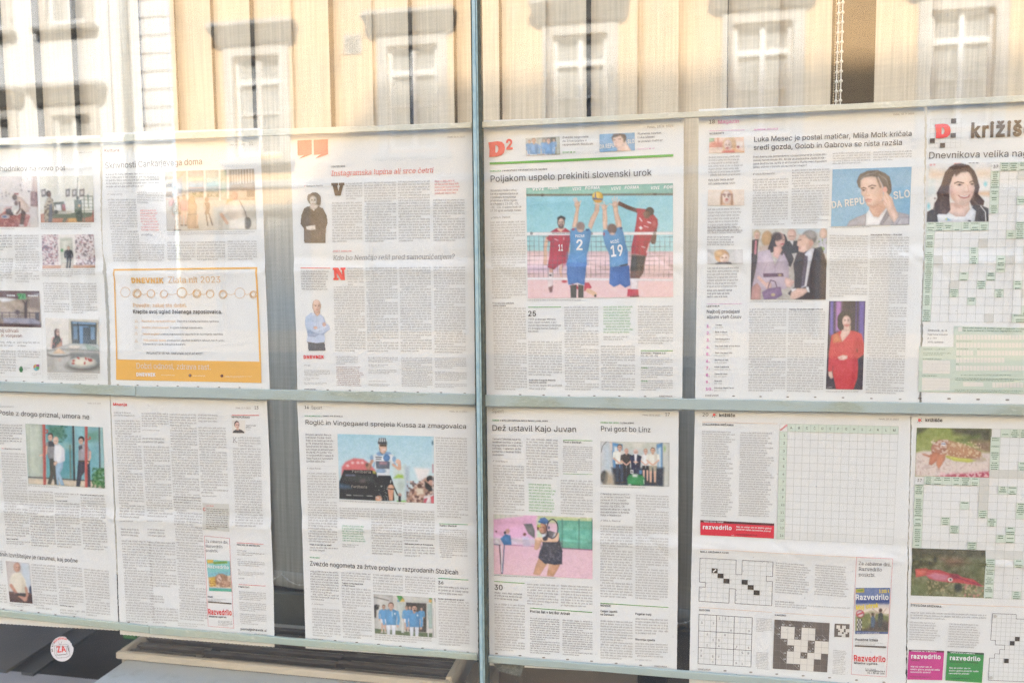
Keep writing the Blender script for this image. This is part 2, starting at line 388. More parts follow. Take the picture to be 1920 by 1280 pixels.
# -- text too small to read: letters drawn as a few strokes each (x-height 1)
t_ = 0.15
def _st(x, a=0, b=1): return (x, a, x+t_, b)
def _hb(x0, x1, y): return (x0, y, x1, y+0.12)
LT = {'n': [_st(0), _st(.5), _hb(t_, .5, .86)], 'u': [_st(0), _st(.5), _hb(t_, .5, 0)], 'o': [_st(0, .1, .9), _st(.52, .1, .9), _hb(.1, .6, .88), _hb(.1, .6, -.02)],
      'e': [_st(0, .1, .9), _st(.5, .5, .9), _hb(.1, .6, .88), _hb(.1, .6, .42), _hb(.1, .64, -.02)], 'a': [_st(.46, 0, .9), _hb(.08, .5, .88), _hb(.1, .5, .42), _st(0, .05, .45), _hb(.1, .5, -.02)],
      'i': [_st(0), (0, 1.25, t_, 1.42)], 'l': [_st(0, 0, 1.5)], 't': [_st(.1, 0, 1.3), _hb(-.02, .42, .88), _hb(.2, .42, 0)], 'r': [_st(0), _hb(t_, .45, .84)],
      's': [_hb(.05, .5, .88), _hb(.08, .48, .43), _hb(0, .46, -.02), _st(0, .5, .9), _st(.36, .05, .5)], 'd': [_st(.5, 0, 1.5), _hb(.1, .5, .88), _st(0, .1, .9), _hb(.1, .5, -.02)],
      'b': [_st(0, 0, 1.5), _hb(t_, .55, .88), _st(.5, .1, .9), _hb(t_, .55, -.02)], 'k': [_st(0, 0, 1.5), _hb(t_, .4, .45), _st(.4, .5, 1), _st(.44, 0, .5)],
      'p': [_st(0, -.45, 1), _hb(t_, .55, .88), _st(.5, .1, .9), _hb(t_, .55, -.02)], 'g': [_st(.5, -.4, 1), _hb(.1, .5, .88), _st(0, .1, .9), _hb(.1, .5, -.02), _hb(.05, .5, -.48)],
      'j': [_st(0, -.4, 1), (0, 1.25, t_, 1.42)], 'v': [(0, .4, .17, 1), (.12, .0, .34, .5), (.3, .4, .48, 1)], 'm': [_st(0), _st(.42), _st(.84), _hb(t_, .84, .86)],
      'z': [_hb(0, .5, .86), _hb(0, .5, 0), (.15, .14, .4, .86)], 'c': [_st(0, .1, .9), _hb(.1, .52, .88), _hb(.1, .52, -.02)], 'h': [_st(0, 0, 1.5), _st(.5), _hb(t_, .5, .86)]}
ADV = {k_: max(r_[2] for r_ in v)+0.20 for k_, v in LT.items()}
WORDS = ('je in na se za da so pri kot tudi ki bi ne pa po od do leto dan ekipa tekma mesto vlada drugi sezona prvi njegova zaradi vendar tudi ljudi danes med samo ob sredi proti '
         'predsednik podatki evropsko prvenstvo slovenski trener zmaga nastop velik dobro kjer niso njihov razstava umetnost program delo mednarodni skupina skupaj zato kako vse '
         'lahko prav vedno hitro dobil nekaj glede vsaj toliko minuta igralec stopnja uspeh poleg bodo nastopil obdobje gledalec domacin konec tistih jeseni zelo prihodnji').split()
class Page:
    def __init__(s, label, pts_l, pts_r, ztop, zbot, crease, seed, rag=(0.0, 0.0), bot_teeth=0.0):
        """pts_l / pts_r: px along the left / right edge from top to bottom"""
        Z(0, 0, 1)
        L, R = W(pts_l), W(pts_r); s.seed = seed; s.rnd = np.random.RandomState(seed)
        s.cz = W(crease)[..., 1] if crease is not None else None
        s.cx = W(crease)[..., 0] if crease is not None else None
        s.ph = s.rnd.rand(12)*6.28
        s.root = empty('newspaper_page', (float(L[-1, 0]), YP, float(L[-1, 1])))
        tag(s.root, label, 'newspaper page', 'newspaper pages hung in the window')
        ny, nx = 120, 84
        tt = np.linspace(0, 1, ny)
        def edge(P, sgn, rg):
            dd = np.r_[0, np.cumsum(np.hypot(*np.diff(P, axis=0).T))]; dd /= dd[-1]
            x = np.interp(tt, dd, P[:, 0]); z = np.interp(tt, dd, P[:, 1])
            return x+sgn*rg*(s.rnd.rand(ny)**2)+rg*0.8*np.sin(tt*7+s.ph[0])*0.5, z
        lx, lz = edge(L, 1, rag[0]); rx, rz = edge(R, -1, rag[1])
        u = np.linspace(0, 1, nx)
        X = lx[:, None]*(1-u)+rx[:, None]*u; Zz = lz[:, None]*(1-u)+rz[:, None]*u
        if bot_teeth: Zz[-1] += bot_teeth*(np.arange(nx) % 2)
        V = np.stack([X, s.surf(X, Zz), Zz], -1).reshape(-1, 3)
        i = np.arange((ny-1)*nx).reshape(ny-1, nx)[:, :-1].ravel()
        F = np.stack([i, i+nx, i+nx+1, i+1], -1)
        s.sheet = mesh_obj('sheet', V, F, m_paper, s.root, True)
        s.nlay = 0
    def surf(s, x, z):
        a = s.ph
        d = 0.00035*np.sin(9*x+7*z+a[0])+0.0003*np.sin(-13*x+21*z+a[1])+0.00022*np.sin(31*x+11*z+a[2])+0.00012*np.sin(47*x-39*z+a[3])+0.00008*np.sin(71*z+63*x+a[4])
        if s.cz is not None:
            zc = np.interp(x, s.cx, s.cz); u = (z-zc)
            d = d-0.0022*np.exp(-np.abs(u+0.002)/0.010)+0.0013*np.exp(-((u-0.016)/0.009)**2)
            # little wrinkles that run out of the fold
            for k_ in range(3):
                xc = s.cx[0]+(s.cx[-1]-s.cx[0])*(0.08+0.42*k_+0.05*math.sin(a[6+k_])); 
                q = (x-xc)*math.cos(a[7+k_]*0.2+0.6)+u*math.sin(a[7+k_]*0.2+0.6); r_ = np.hypot(x-xc, u)
                d = d+0.0011*np.exp(-(q/0.0035)**2)*np.exp(-(r_/0.035)**2)
        return YP+d
    def put(s, name, XZ, F, lay, m, cols=None, kind=None, label=None, parent=None):
        XZ = np.asarray(XZ, float).reshape(-1, 2)
        V = np.stack([XZ[:, 0], s.surf(XZ[:, 0], XZ[:, 1])-lay, XZ[:, 1]], -1)
        o = mesh_obj(name, V, F, m, s.root, False, cols)
        if parent is not None: o.parent = parent; o.matrix_parent_inverse = Matrix.Identity(4)
        if kind: o['kind'] = kind
        if label: o['label'] = label
        return o
    def T(s, st, x0, y0, x1, y1, cap, c='ink', bold=0.0, serif=False, it=0.0, name=None, lay=0.0011, par=None):
        V, F = glyphs(st, bold)
        if len(V) == 0: return
        if serif: V, F = slabs(V, F)
        a, b = W([(x0, y0), (x1, y1)]); up = W([(x0, y0-cap)])[0]
        capw = np.hypot(*(up-a)); w = np.hypot(*(b-a)); e = (b-a)/w; nrm = np.array([-e[1], e[0]])
        mn, mxx = V[:, 0].min(), V[:, 0].max()
        sx = w/(mxx-mn); sy = capw/CAPH
        X = (V[:, 0]-mn)*sx; Y = V[:, 1]*sy
        P = a+(X+Y*it)[:, None]*e+Y[:, None]*nrm
        if name is None: name = 'headline' if cap/FR[2] > 8 else 'small_print'
        return s.put(name, P, F, lay, ink(c), parent=par)
    def TL(s, lines, x0, y0, dy, rights, cap, c='lead', slope=0.0, bold=0.0, lean=0.0, name='lead_text', **k_):
        for i, l_ in enumerate(lines):
            xa = x0+lean*i; xb = rights[i] if isinstance(rights, (list, tuple)) else rights
            s.T(l_, xa, y0+dy*i, xb, y0+dy*i+slope*(xb-xa), cap, c, bold, name=name, **k_)
    def B(s, x0, y0, x1, y1, yb, blx=None, c='text', pitch=None, rag=0.0, w=1.0, name='text_column', caps=False):
        """column of small type: top edge x0,y0 - x1,y1, bottom at yb"""
        if pitch is None: pitch = 4.95*FR[2]
        a, b = W([(x0, y0), (x1, y1)])
        bl = W([(blx if blx is not None else x0, yb)])[0]
        wd = np.hypot(*(b-a)); e = (b-a)/wd
        v = bl-a; 
        if blx is None: v = np.array([0.0, bl[1]-a[1]])
        n = max(1, int(round(abs(yb-y0)/pitch))); v = v/n; xh = abs(v[1])*0.44; r_ = s.rnd
        nrm = np.array([-e[1], e[0]])
        Q = []
        para = r_.randint(5, 14)
        for i in range(n):
            o_ = a+v*i+v*0.68; x = 0.0; last = i == n-1
            if para == 0: x = xh*1.6; para = r_.randint(5, 14)
            para -= 1
            lim = wd*(1-rag*r_.rand()) if rag else wd
            if (para == 0 or last) and rag == 0: lim = wd*(0.45+0.5*r_.rand())
            line = []; used = x
            while True:
                wn = WORDS[r_.randint(len(WORDS))]; l_ = sum(ADV[ch if ch in ADV else 'n'] for ch in wn)*xh*w*0.92
                if used+l_ > lim: 
                    if lim-used < 2.4*xh: break
                    wn = wn[:max(1, int(len(wn)*(lim-used)/l_))]; l_ = sum(ADV[ch if ch in ADV else 'n'] for ch in wn)*xh*w*0.92
                    line.append((wn, l_)); used += l_; break
                line.append((wn, l_)); used += l_+xh*0.5
            if not line: continue
            gap = xh*0.5
            if not rag and lim == wd and len(line) > 1:
                gap = (wd-x-sum(l for _, l in line))/(len(line)-1)
            for wn, l_ in line:
                for ch in wn:
                    g_ = LT.get(ch, LT['n'])
                    for q in g_: 
                        Q.append((o_[0]+e[0]*(x+q[0]*xh*w*0.92), o_[1]+e[1]*(x+q[0]*xh*w*0.92), q[1]*xh, (q[2]-q[0])*xh*w*0.92, (q[3]-q[1])*xh))
                    x += ADV.get(ch, ADV['n'])*xh*w*0.92
                x += gap
        if not Q: return
        Q = np.array(Q); bx = Q[:, 0]+nrm[0]*Q[:, 2]; bz = Q[:, 1]+nrm[1]*Q[:, 2]
        P = np.stack([np.stack([bx, bz], -1), np.stack([bx+e[0]*Q[:, 3], bz+e[1]*Q[:, 3]], -1),
                      np.stack([bx+e[0]*Q[:, 3]+nrm[0]*Q[:, 4], bz+e[1]*Q[:, 3]+nrm[1]*Q[:, 4]], -1), np.stack([bx+nrm[0]*Q[:, 4], bz+nrm[1]*Q[:, 4]], -1)], 1).reshape(-1, 2)
        F = np.arange(len(P)).reshape(-1, 4)
        s.put(name, P, F, 0.0011, ink(c), kind='stuff' if n > 3 else None)
    def Q(s, quads, c='ink', name='printed_block', lay=0.0008, world=False, label=None):
        P = np.asarray(quads, float)
        if P.ndim == 2: P = P[None]
        if not world: P = W(P)
        # cut long quads so that they follow the sheet
        outV = []; outF = []
        for q in P:
            n1 = max(1, int(math.ceil(max(np.hypot(*(q[1]-q[0])), np.hypot(*(q[2]-q[3])))/0.006))); n2 = max(1, int(math.ceil(max(np.hypot(*(q[3]-q[0])), np.hypot(*(q[2]-q[1])))/0.006)))
            uu, vv = np.meshgrid(np.linspace(0, 1, n1+1), np.linspace(0, 1, n2+1)); uu = uu[..., None]; vv = vv[..., None]
            G = q[0]*(1-uu)*(1-vv)+q[1]*uu*(1-vv)+q[2]*uu*vv+q[3]*(1-uu)*vv
            base = sum(len(v) for v in outV); outV.append(G.reshape(-1, 2))
            i = (np.arange(n2)[:, None]*(n1+1)+np.arange(n1)).ravel()+base
            outF.append(np.stack([i, i+1, i+n1+2, i+n1+1], -1))
        return s.put(name, np.concatenate(outV), np.concatenate(outF), lay, ink(c), label=label)
    def P(s, pts, c='ink', name='printed_shape', lay=0.0009):
        P = W(pts); return s.put(name, P, [tuple(range(len(P)))], lay, ink(c))
    def L(s, x0, y0, x1, y1, w_, c='green', name='rule'):
        dx, dy = x1-x0, y1-y0; l_ = math.hypot(dx, dy); nx, ny = -dy/l_*w_/2, dx/l_*w_/2
        s.Q([(x0+nx, y0+ny), (x1+nx, y1+ny), (x1-nx, y1-ny), (x0-nx, y0-ny)], c, name, 0.0010)
    def D(s, x, y, w_, h_, c, tilt=0.0, name='letter_emblem'):     # slab capital D emblem
        o_ = [(0, .04), (.52, 0), (.80, .05), (.95, .22), (1, .5), (.93, .78), (.76, .93), (.5, .985), (.06, 1), (.09, .86), (.06, .2)]
        i_ = [(.42, .28), (.42, .72), (.50, .74), (.57, .66), (.60, .5), (.57, .34), (.50, .26)]
        ring = o_+[o_[0]]+[(.06, .2)]
        def M(p): return (x+p[0]*w_, y+p[1]*h_-tilt*p[0]*w_)
        # strips between outer and inner outline
        quads = [[(0, .04), (.52, 0), (.46, .26), (.42, .28)], [(.0, .04), (.42, .28), (.42, .5), (.07, .5)], [(.07, .5), (.42, .5), (.42, .72), (.06, 1)], [(.06, 1), (.42, .72), (.50, .74), (.5, .985)],
                 [(.5, .985), (.50, .74), (.57, .66), (.76, .93)], [(.76, .93), (.57, .66), (.585, .58), (.93, .78)], [(.93, .78), (.585, .58), (.60, .5), (1, .5)], [(1, .5), (.60, .5), (.585, .42), (.95, .22)],
                 [(.95, .22), (.585, .42), (.57, .34), (.80, .05)], [(.80, .05), (.57, .34), (.50, .26), (.52, 0)], [(.52, 0), (.50, .26), (.48, .26), (.46, .26)]]
        V = []; F = []
        for q in quads: F.append(tuple(range(len(V), len(V)+4))); V += [M(p) for p in q]
        s.put(name, W(V), F, 0.0012, ink(c))
    def marks(s, pts, w_=None):
        w_ = (w_ or 3.2)*FR[2]; h_ = w_*0.42; V = []; F = []
        for x, y in pts:
            n = len(V)
            for k_ in range(10):
                a_ = 2*math.pi*k_/10; V.append((x+w_*math.cos(a_), y+h_*math.sin(a_)))
            F.append(tuple(range(n, n+10)))
        s.put('registration_marks', W(V), F, 0.001, ink('gray'))
    def dots(s, pts, r_=0.8, c='black'):
        V = []; F = []
        for x, y in pts:
            n = len(V)
            for k_ in range(8):
                a_ = 2*math.pi*k_/8; V.append((x+r_*FR[2]*math.cos(a_), y+r_*FR[2]*math.sin(a_)))
            F.append(tuple(range(n, n+8)))
        s.put('pin_holes', W(V), F, 0.001, ink(c))
    def grid(s, tl, tr, br, bl, nc, nr, lw=0.5, c='line', cells=None, thick=None, skip=None, name='grid_lines', ext=0):
        """cells: {ink: [(c, r), ...]}; lines lw px thick"""
        A, B_, C_, D_ = W([tl, tr, br, bl])
        if ext: B_ = A+(B_-A)*(nc+ext)/nc; C_ = D_+(C_-D_)*(nc+ext)/nc; nc += ext
        def G(u, v): 
            u = np.asarray(u, float)[..., None]; v = np.asarray(v, float)[..., None]
            return A*(1-u)*(1-v)+B_*u*(1-v)+C_*u*v+D_*(1-u)*v
        for ci, lst in (cells or {}).items():
            qs = []
            for it in lst:
                c0, r0 = it[0], it[1]; cw = it[2] if len(it) > 2 else 1; rh = it[3] if len(it) > 3 else 1
                qs.append(G([c0/nc, (c0+cw)/nc, (c0+cw)/nc, c0/nc], [r0/nr, r0/nr, (r0+rh)/nr, (r0+rh)/nr]))
            s.Q(np.array(qs), ci, 'grid_cells', 0.0008, True)
        pw = np.hypot(*(W([(tl[0]+FR[2]*lw, tl[1])])[0]-W([tl])[0]))/2
        ex = (B_-A)/np.hypot(*(B_-A))*pw; ey = (D_-A)/np.hypot(*(D_-A))*pw
        skip = skip or set(); qs = []; qt = []
        def on(c_, r_): return 0 <= c_ < nc and 0 <= r_ < nr and (c_, r_) not in skip
        for r_ in range(nr+1):
            for c_ in range(nc):
                if on(c_, r_) or on(c_, r_-1):
                    p, q = G(c_/nc, r_/nr), G((c_+1)/nc, r_/nr); k_ = thick and ((on(c_, r_) != on(c_, r_-1)) or (thick > 1 and r_ % thick == 0)); m_ = 1.8 if k_ else 1
                    (qt if k_ else qs).append([p-ey*m_, q-ey*m_, q+ey*m_, p+ey*m_])
        for c_ in range(nc+1):
            for r_ in range(nr):
                if on(c_, r_) or on(c_-1, r_):
                    p, q = G(c_/nc, r_/nr), G(c_/nc, (r_+1)/nr); k_ = thick and ((on(c_, r_) != on(c_-1, r_)) or (thick > 1 and c_ % thick == 0)); m_ = 1.8 if k_ else 1
                    (qt if k_ else qs).append([p-ex*m_, p+ex*m_, q+ex*m_, q-ex*m_])
        if qs: s.Q(np.array(qs), c, name, 0.0010, True)
        if qt: s.Q(np.array(qt), 'ink', name, 0.00105, True)
        s.G = G; return G
    def TW(s, st, cx, cz, h, c='ink', bold=0.0):                # centred single letters given in world units
        V, F = glyphs(st, bold)
        k_ = h/CAPH; V = (V-np.array([(V[:, 0].min()+V[:, 0].max())/2, CAPH/2]))*k_
        return V*np.array([0.9, 1.0])+np.array([cx, cz]), F
    def letters(s, items, h, c='ink', bold=0.0, name='grid_letters'):
        VV = []; FF = []
        for st, p in items:
            V, F = s.TW(st, p[0], p[1], h, c, bold); n = sum(len(v) for v in VV); VV.append(V); FF += [tuple(i+n for i in f_) for f_ in F]
        s.put(name, np.concatenate(VV), FF, 0.0012, ink(c))
    def photo(s, tl, tr, br, bl, fn, label=None, cut=False, step=1.3, name='photograph'):
        c4 = px([tl, tr, br, bl]); 
        n1 = max(4, int(np.hypot(*(c4[1]-c4[0]))/step)); n2 = max(4, int(np.hypot(*(c4[3]-c4[0]))/step))
        Wc = W([tl, tr, br, bl])
        uu, vv = np.meshgrid(np.linspace(0, 1, n1+1), np.linspace(0, 1, n2+1)); u3 = uu[..., None]; v3 = vv[..., None]
        G = Wc[0]*(1-u3)*(1-v3)+Wc[1]*u3*(1-v3)+Wc[2]*u3*v3+Wc[3]*(1-u3)*v3
        cz = np.array([tl, tr, br, bl], float)
        GZ = cz[0]*(1-u3)*(1-v3)+cz[1]*u3*(1-v3)+cz[2]*u3*v3+cz[3]*(1-u3)*v3
        C = Canvas(GZ[..., 0], GZ[..., 1], FR[2]); fn(C)
        i = (np.arange(n2)[:, None]*(n1+1)+np.arange(n1)).ravel(); F = np.stack([i, i+1, i+n1+2, i+n1+1], -1)
        if cut:
            a_ = C.A.ravel(); F = F[(a_[F] > 0.45).all(1)]
        if not cut:
            for _ in range(1):
                c_ = np.pad(C.C, ((1, 1), (1, 1), (0, 0)), 'edge'); C.C = c_[1:-1, 1:-1]*.4+(c_[:-2, 1:-1]+c_[2:, 1:-1]+c_[1:-1, :-2]+c_[1:-1, 2:])*.15
        n_ = vnoise(C.X/(C.k*2.2), C.Y/(C.k*2.2), 31)-.5; m_ = vnoise(C.X/(C.k*7), C.Y/(C.k*7), 32)-.5
        C.C += (n_*12+m_*6)[..., None]; C.C += np.stack([m_*4, -n_*3, vnoise(C.X/(C.k*5), C.Y/(C.k*5), 33)*6-3], -1)
        C.C += (C.C.mean(-1, keepdims=True)-C.C)*0.16; C.C = C.C*.93+15
        cc = alb(np.clip(C.C, 0, 255)).reshape(-1, 3)
        return s.put(name, G.reshape(-1, 2), F, 0.0007, m_photo, cols=cc, label=label)
def _hash(ix, iy, k_): 
    h = np.sin(ix*127.1+iy*311.7+k_*74.7)*43758.5453; return h-np.floor(h)
def vnoise(x, y, k_=0):
    xi, yi = np.floor(x), np.floor(y); fx, fy = x-xi, y-yi; fx = fx*fx*(3-2*fx); fy = fy*fy*(3-2*fy)
    return (_hash(xi, yi, k_)*(1-fx)+_hash(xi+1, yi, k_)*fx)*(1-fy)+(_hash(xi, yi+1, k_)*(1-fx)+_hash(xi+1, yi+1, k_)*fx)*fy
class Canvas:                                  # paints the pictures that are printed in the paper
    def __init__(s, X, Y, sc_):
        s.X, s.Y, s.k = X, Y, sc_; s.C = np.zeros(X.shape+(3,))+240; s.A = np.zeros(X.shape)
    def mix(s, m, c): s.C += (np.asarray(c, float)-s.C)*m[..., None]; s.A = np.maximum(s.A, m)
    def fill(s, c): s.C[:] = c; s.A[:] = 1
    def g(s, c1, c2, y0, y1, x0=None, x1=None):
        t = np.clip((s.Y-y0)/(y1-y0), 0, 1)[..., None]; cc = np.asarray(c1, float)*(1-t)+np.asarray(c2, float)*t
        m = np.ones(s.X.shape) if x0 is None else ((s.X > x0) & (s.X < x1)).astype(float)
        s.C += (cc-s.C)*m[..., None]; s.A = np.maximum(s.A, m)
    def p(s, pts, c, soft=1.0, a=1.0):
        P = np.asarray(pts, float); w = soft*s.k*0.7
        x0, y0 = P.min(0)-2*w; x1, y1 = P.max(0)+2*w
        B = (s.X >= x0) & (s.X <= x1) & (s.Y >= y0) & (s.Y <= y1)
        if not B.any(): return
        X, Y = s.X[B], s.Y[B]; ins = np.zeros(X.shape, bool); dm = np.full(X.shape, 1e9)
        for (ax_, ay), (bx, by) in zip(P, np.roll(P, -1, 0)):
            dx, dy = bx-ax_, by-ay; L2 = dx*dx+dy*dy+1e-9
            t = np.clip(((X-ax_)*dx+(Y-ay)*dy)/L2, 0, 1); dm = np.minimum(dm, np.hypot(X-ax_-t*dx, Y-ay-t*dy))
            cr = ((ay > Y) != (by > Y)) & (X < (bx-ax_)*(Y-ay)/(by-ay+1e-12)+ax_); ins ^= cr
        sd_ = np.where(ins, dm, -dm); m = np.zeros(s.X.shape); m[B] = np.clip(0.5+sd_/(2*w), 0, 1)*a
        W0, H0 = np.ptp(P[:, 0]), np.ptp(P[:, 1]); big = W0*H0 > 0.30*np.ptp(s.X)*np.ptp(s.Y)
        if a == 1.0 and not big and soft < 2.5 and min(W0, H0) > 6*s.k:
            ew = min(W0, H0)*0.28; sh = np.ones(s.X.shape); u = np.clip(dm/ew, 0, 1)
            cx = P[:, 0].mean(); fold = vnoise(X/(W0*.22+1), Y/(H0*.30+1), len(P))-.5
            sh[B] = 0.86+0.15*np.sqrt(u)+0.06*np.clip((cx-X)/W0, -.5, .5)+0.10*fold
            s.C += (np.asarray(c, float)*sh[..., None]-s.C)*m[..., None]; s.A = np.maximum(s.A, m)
        else: s.mix(m, c)
    def e(s, cx, cy, rx, ry, c, soft=1.0, a=1.0, rot=0.0):
        X, Y = s.X-cx, s.Y-cy
        if rot: X, Y = X*math.cos(rot)+Y*math.sin(rot), -X*math.sin(rot)+Y*math.cos(rot)
        q = np.sqrt((X/rx)**2+(Y/ry)**2); sd_ = (1-q)*min(rx, ry); w = soft*s.k*0.7
        if a == 1.0 and min(rx, ry) > 5*s.k and soft < 2.5:
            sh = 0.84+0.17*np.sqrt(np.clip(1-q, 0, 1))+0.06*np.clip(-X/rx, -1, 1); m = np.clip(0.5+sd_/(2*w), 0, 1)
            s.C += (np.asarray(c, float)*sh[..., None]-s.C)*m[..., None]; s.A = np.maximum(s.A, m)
        else: s.mix(np.clip(0.5+sd_/(2*w), 0, 1)*a, c)
    def l(s, pts, w_, c, soft=0.6, a=1.0):
        P = np.asarray(pts, float); m = np.zeros(s.X.shape)
        for (ax_, ay), (bx, by) in zip(P[:-1], P[1:]):
            dx, dy = bx-ax_, by-ay; L2 = dx*dx+dy*dy+1e-9
            t = np.clip(((s.X-ax_)*dx+(s.Y-ay)*dy)/L2, 0, 1); d_ = np.hypot(s.X-ax_-t*dx, s.Y-ay-t*dy)
            m = np.maximum(m, np.clip(0.5+(w_/2-d_)/(2*soft*s.k*0.7), 0, 1))
        s.mix(m*a, c)
    def n(s, amp, sc_, k_=0, box=None):
        v = vnoise(s.X/(s.k*sc_), s.Y/(s.k*sc_), k_)-0.5; v = v+0.5*(vnoise(s.X/(s.k*sc_*0.45), s.Y/(s.k*sc_*0.45), k_+3)-0.5)
        if box: v = v*((s.X > box[0]) & (s.X < box[2]) & (s.Y > box[1]) & (s.Y < box[3]))
        s.C += (v*amp)[..., None]
    def sp(s, c, sc_, thr, k_=0, box=None, a=1.0):        # speckles of one colour
        v = vnoise(s.X/(s.k*sc_), s.Y/(s.k*sc_), k_+11); m = np.clip((v-thr)*8, 0, 1)*a
        if box: m = m*((s.X > box[0]) & (s.X < box[2]) & (s.Y > box[1]) & (s.Y < box[3]))
        s.mix(m, c)
    def face(s, cx, cy, rx, ry, skin=(232, 184, 160), hair=(70, 55, 45), look=0.0, beard=None, tilt=0.0, eyes=True):
        sk = np.array(skin, float)
        s.e(cx, cy, rx, ry, sk, 0.8, rot=tilt); s.e(cx+rx*0.55, cy+ry*0.1, rx*0.45, ry*0.8, sk*0.88, 2, 0.6, tilt)
        s.e(cx-rx*0.25+look*rx, cy-ry*0.25, rx*0.45, ry*0.4, np.minimum(sk*1.07, 255), 2, 0.7)
        if beard is not None:
            s.e(cx+look*rx*0.3, cy+ry*0.6, rx*0.85, ry*0.5, beard, 1.2, 0.8); s.e(cx+look*rx*0.4, cy+ry*0.42, rx*0.35, ry*0.12, sk*0.9, 1)
        if eyes:
            for d_ in (-0.38, 0.38):
                ex = cx+(d_+look*0.6)*rx; ey = cy-ry*0.08
                s.e(ex, ey, rx*0.2, ry*0.075, sk*0.45, 0.6, 0.9); s.l([(ex-rx*0.24, ey-ry*0.17), (ex+rx*0.22, ey-ry*0.2)], ry*0.09, np.array(hair)*0.9+20, 0.5, 0.8)
            nx = cx+look*rx*0.9; s.l([(nx, cy), (nx+rx*0.07, cy+ry*0.27), (nx-rx*0.08, cy+ry*0.3)], ry*0.08, sk*0.78, 0.8, 0.7)
            s.l([(nx-rx*0.27, cy+ry*0.5), (nx, cy+ry*0.53), (nx+rx*0.25, cy+ry*0.49)], ry*0.1, sk*np.array([0.82, 0.55, 0.55]), 0.6, 0.9)
    def man(s, x, y, h, shirt, pants, skin=(225, 180, 155), hair=(80, 62, 50), w_=1.0, arms='down', shoes=(90, 80, 75), sleeve=None, bare=0.0):
        """standing figure, top of head at x,y, height h"""
        u = h/7.6; W_ = w_*u; sl = sleeve if sleeve is not None else shirt
        if pants is not None:
            for sg in (-1, 1):
                s.p([(x+sg*W_*0.05, y+3.6*u), (x+sg*W_*0.72, y+3.5*u), (x+sg*W_*0.62, y+5.4*u), (x+sg*W_*0.58, y+7.3*u), (x+sg*W_*0.2, y+7.3*u), (x+sg*W_*0.14, y+5.4*u)], pants, 0.7)
                if bare: s.p([(x+sg*W_*0.60, y+(3.6+bare)*u), (x+sg*W_*0.54, y+7.2*u), (x+sg*W_*0.24, y+7.2*u), (x+sg*W_*0.16, y+(3.6+bare)*u)], skin, 0.7)
                s.e(x+sg*W_*0.45, y+7.4*u, W_*0.35, u*0.17, shoes, 0.6)
        s.p([(x-W_*0.3, y+1.15*u), (x+W_*0.3, y+1.15*u), (x+W_*1.0, y+1.5*u), (x+W_*0.8, y+2.4*u), (x+W_*0.72, y+3.8*u), (x-W_*0.72, y+3.8*u), (x-W_*0.8, y+2.4*u), (x-W_*1.0, y+1.5*u)], shirt, 0.7)
        s.p([(x+W_*0.2, y+1.4*u), (x+W_*0.9, y+1.5*u), (x+W_*0.7, y+3.8*u), (x+W_*0.3, y+3.8*u)], np.array(shirt, float)*0.86, 1.5, 0.7)
        if arms == 'down':
            for sg in (-1, 1):
                s.l([(x+sg*W_*0.95, y+1.65*u), (x+sg*W_*1.12, y+2.8*u), (x+sg*W_*1.0, y+3.8*u)], W_*0.36, sl, 0.6); s.e(x+sg*W_*0.98, y+4.0*u, W_*0.18, u*0.24, skin, 0.6)
        elif arms == 'front':
            for sg in (-1, 1):
                s.l([(x+sg*W_*0.95, y+1.65*u), (x+sg*W_*1.02, y+2.7*u)], W_*0.36, sl, 0.6); s.l([(x+sg*W_*1.02, y+2.7*u), (x+sg*W_*0.1, y+3.6*u)], W_*0.28, skin, 0.6)
        s.l([(x, y+0.8*u), (x, y+1.25*u)], W_*0.42, np.array(skin)*0.9, 0.6)
        s.e(x, y+0.55*u, W_*0.42, u*0.55, hair, 0.6); s.face(x, y+0.66*u, W_*0.37, u*0.47, skin, hair, eyes=h/s.k > 45)
# ------------------------------------------------------------------ the pictures
SK = (232, 190, 168); PAPER = (240, 236, 229)
def pic_prayer(C):
    C.g((226, 214, 208), (214, 206, 200), 415, 900); C.n(10, 12)
    C.p([(315, 410), (360, 410), (372, 720), (298, 700)], (196, 168, 156), 3); C.p([(298, 560), (365, 560), (368, 700), (300, 700)], (150, 110, 104), 2); C.n(40, 4, 2, (298, 560, 368, 700))
    C.p([(-10, 690), (300, 700), (376, 730), (376, 900), (-10, 900)], (206, 196, 188)); C.p([(-10, 790), (120, 700), (295, 795), (260, 900), (-10, 900)], (172, 98, 92)); C.sp((205, 150, 140), 3, .55, 1, (-10, 700, 295, 900), .7); C.sp((140, 70, 70), 5, .6, 4, (-10, 740, 280, 900), .6)
    for x, y in ((10, 565), (50, 560), (82, 572), (14, 600), (52, 590), (190, 490), (200, 535)): C.e(x+10, y+10, 9, 12, (150, 140, 132), 1, .6)
    C.p([(140, 575), (182, 575), (180, 588), (140, 588)], (150, 70, 66)); C.e(280, 557, 9, 7, (90, 84, 80))
    C.p([(60, 730), (100, 720), (140, 760), (130, 790), (60, 780)], (96, 82, 82)); C.e(150, 730, 38, 42, (226, 220, 214)); C.e(160, 670, 18, 24, (120, 92, 82)); C.p([(120, 720), (200, 700), (210, 760), (170, 790), (130, 780)], (228, 222, 214))
    C.e(145, 615, 24, 28, (112, 92, 84)); C.p([(165, 600), (215, 620), (270, 680), (290, 720), (250, 775), (200, 720), (165, 650)], (214, 186, 168)); C.p([(210, 720), (250, 760), (240, 820), (225, 890), (195, 880), (205, 790)], (96, 76, 72)); C.l([(190, 660), (195, 730), (165, 770)], 16, (110, 84, 76))
    C.e(55, 800, 45, 22, (190, 176, 176)); C.e(50, 800, 20, 9, (80, 110, 160)); C.e(210, 885, 28, 10, (200, 190, 184)); C.n(8, 2, 5)
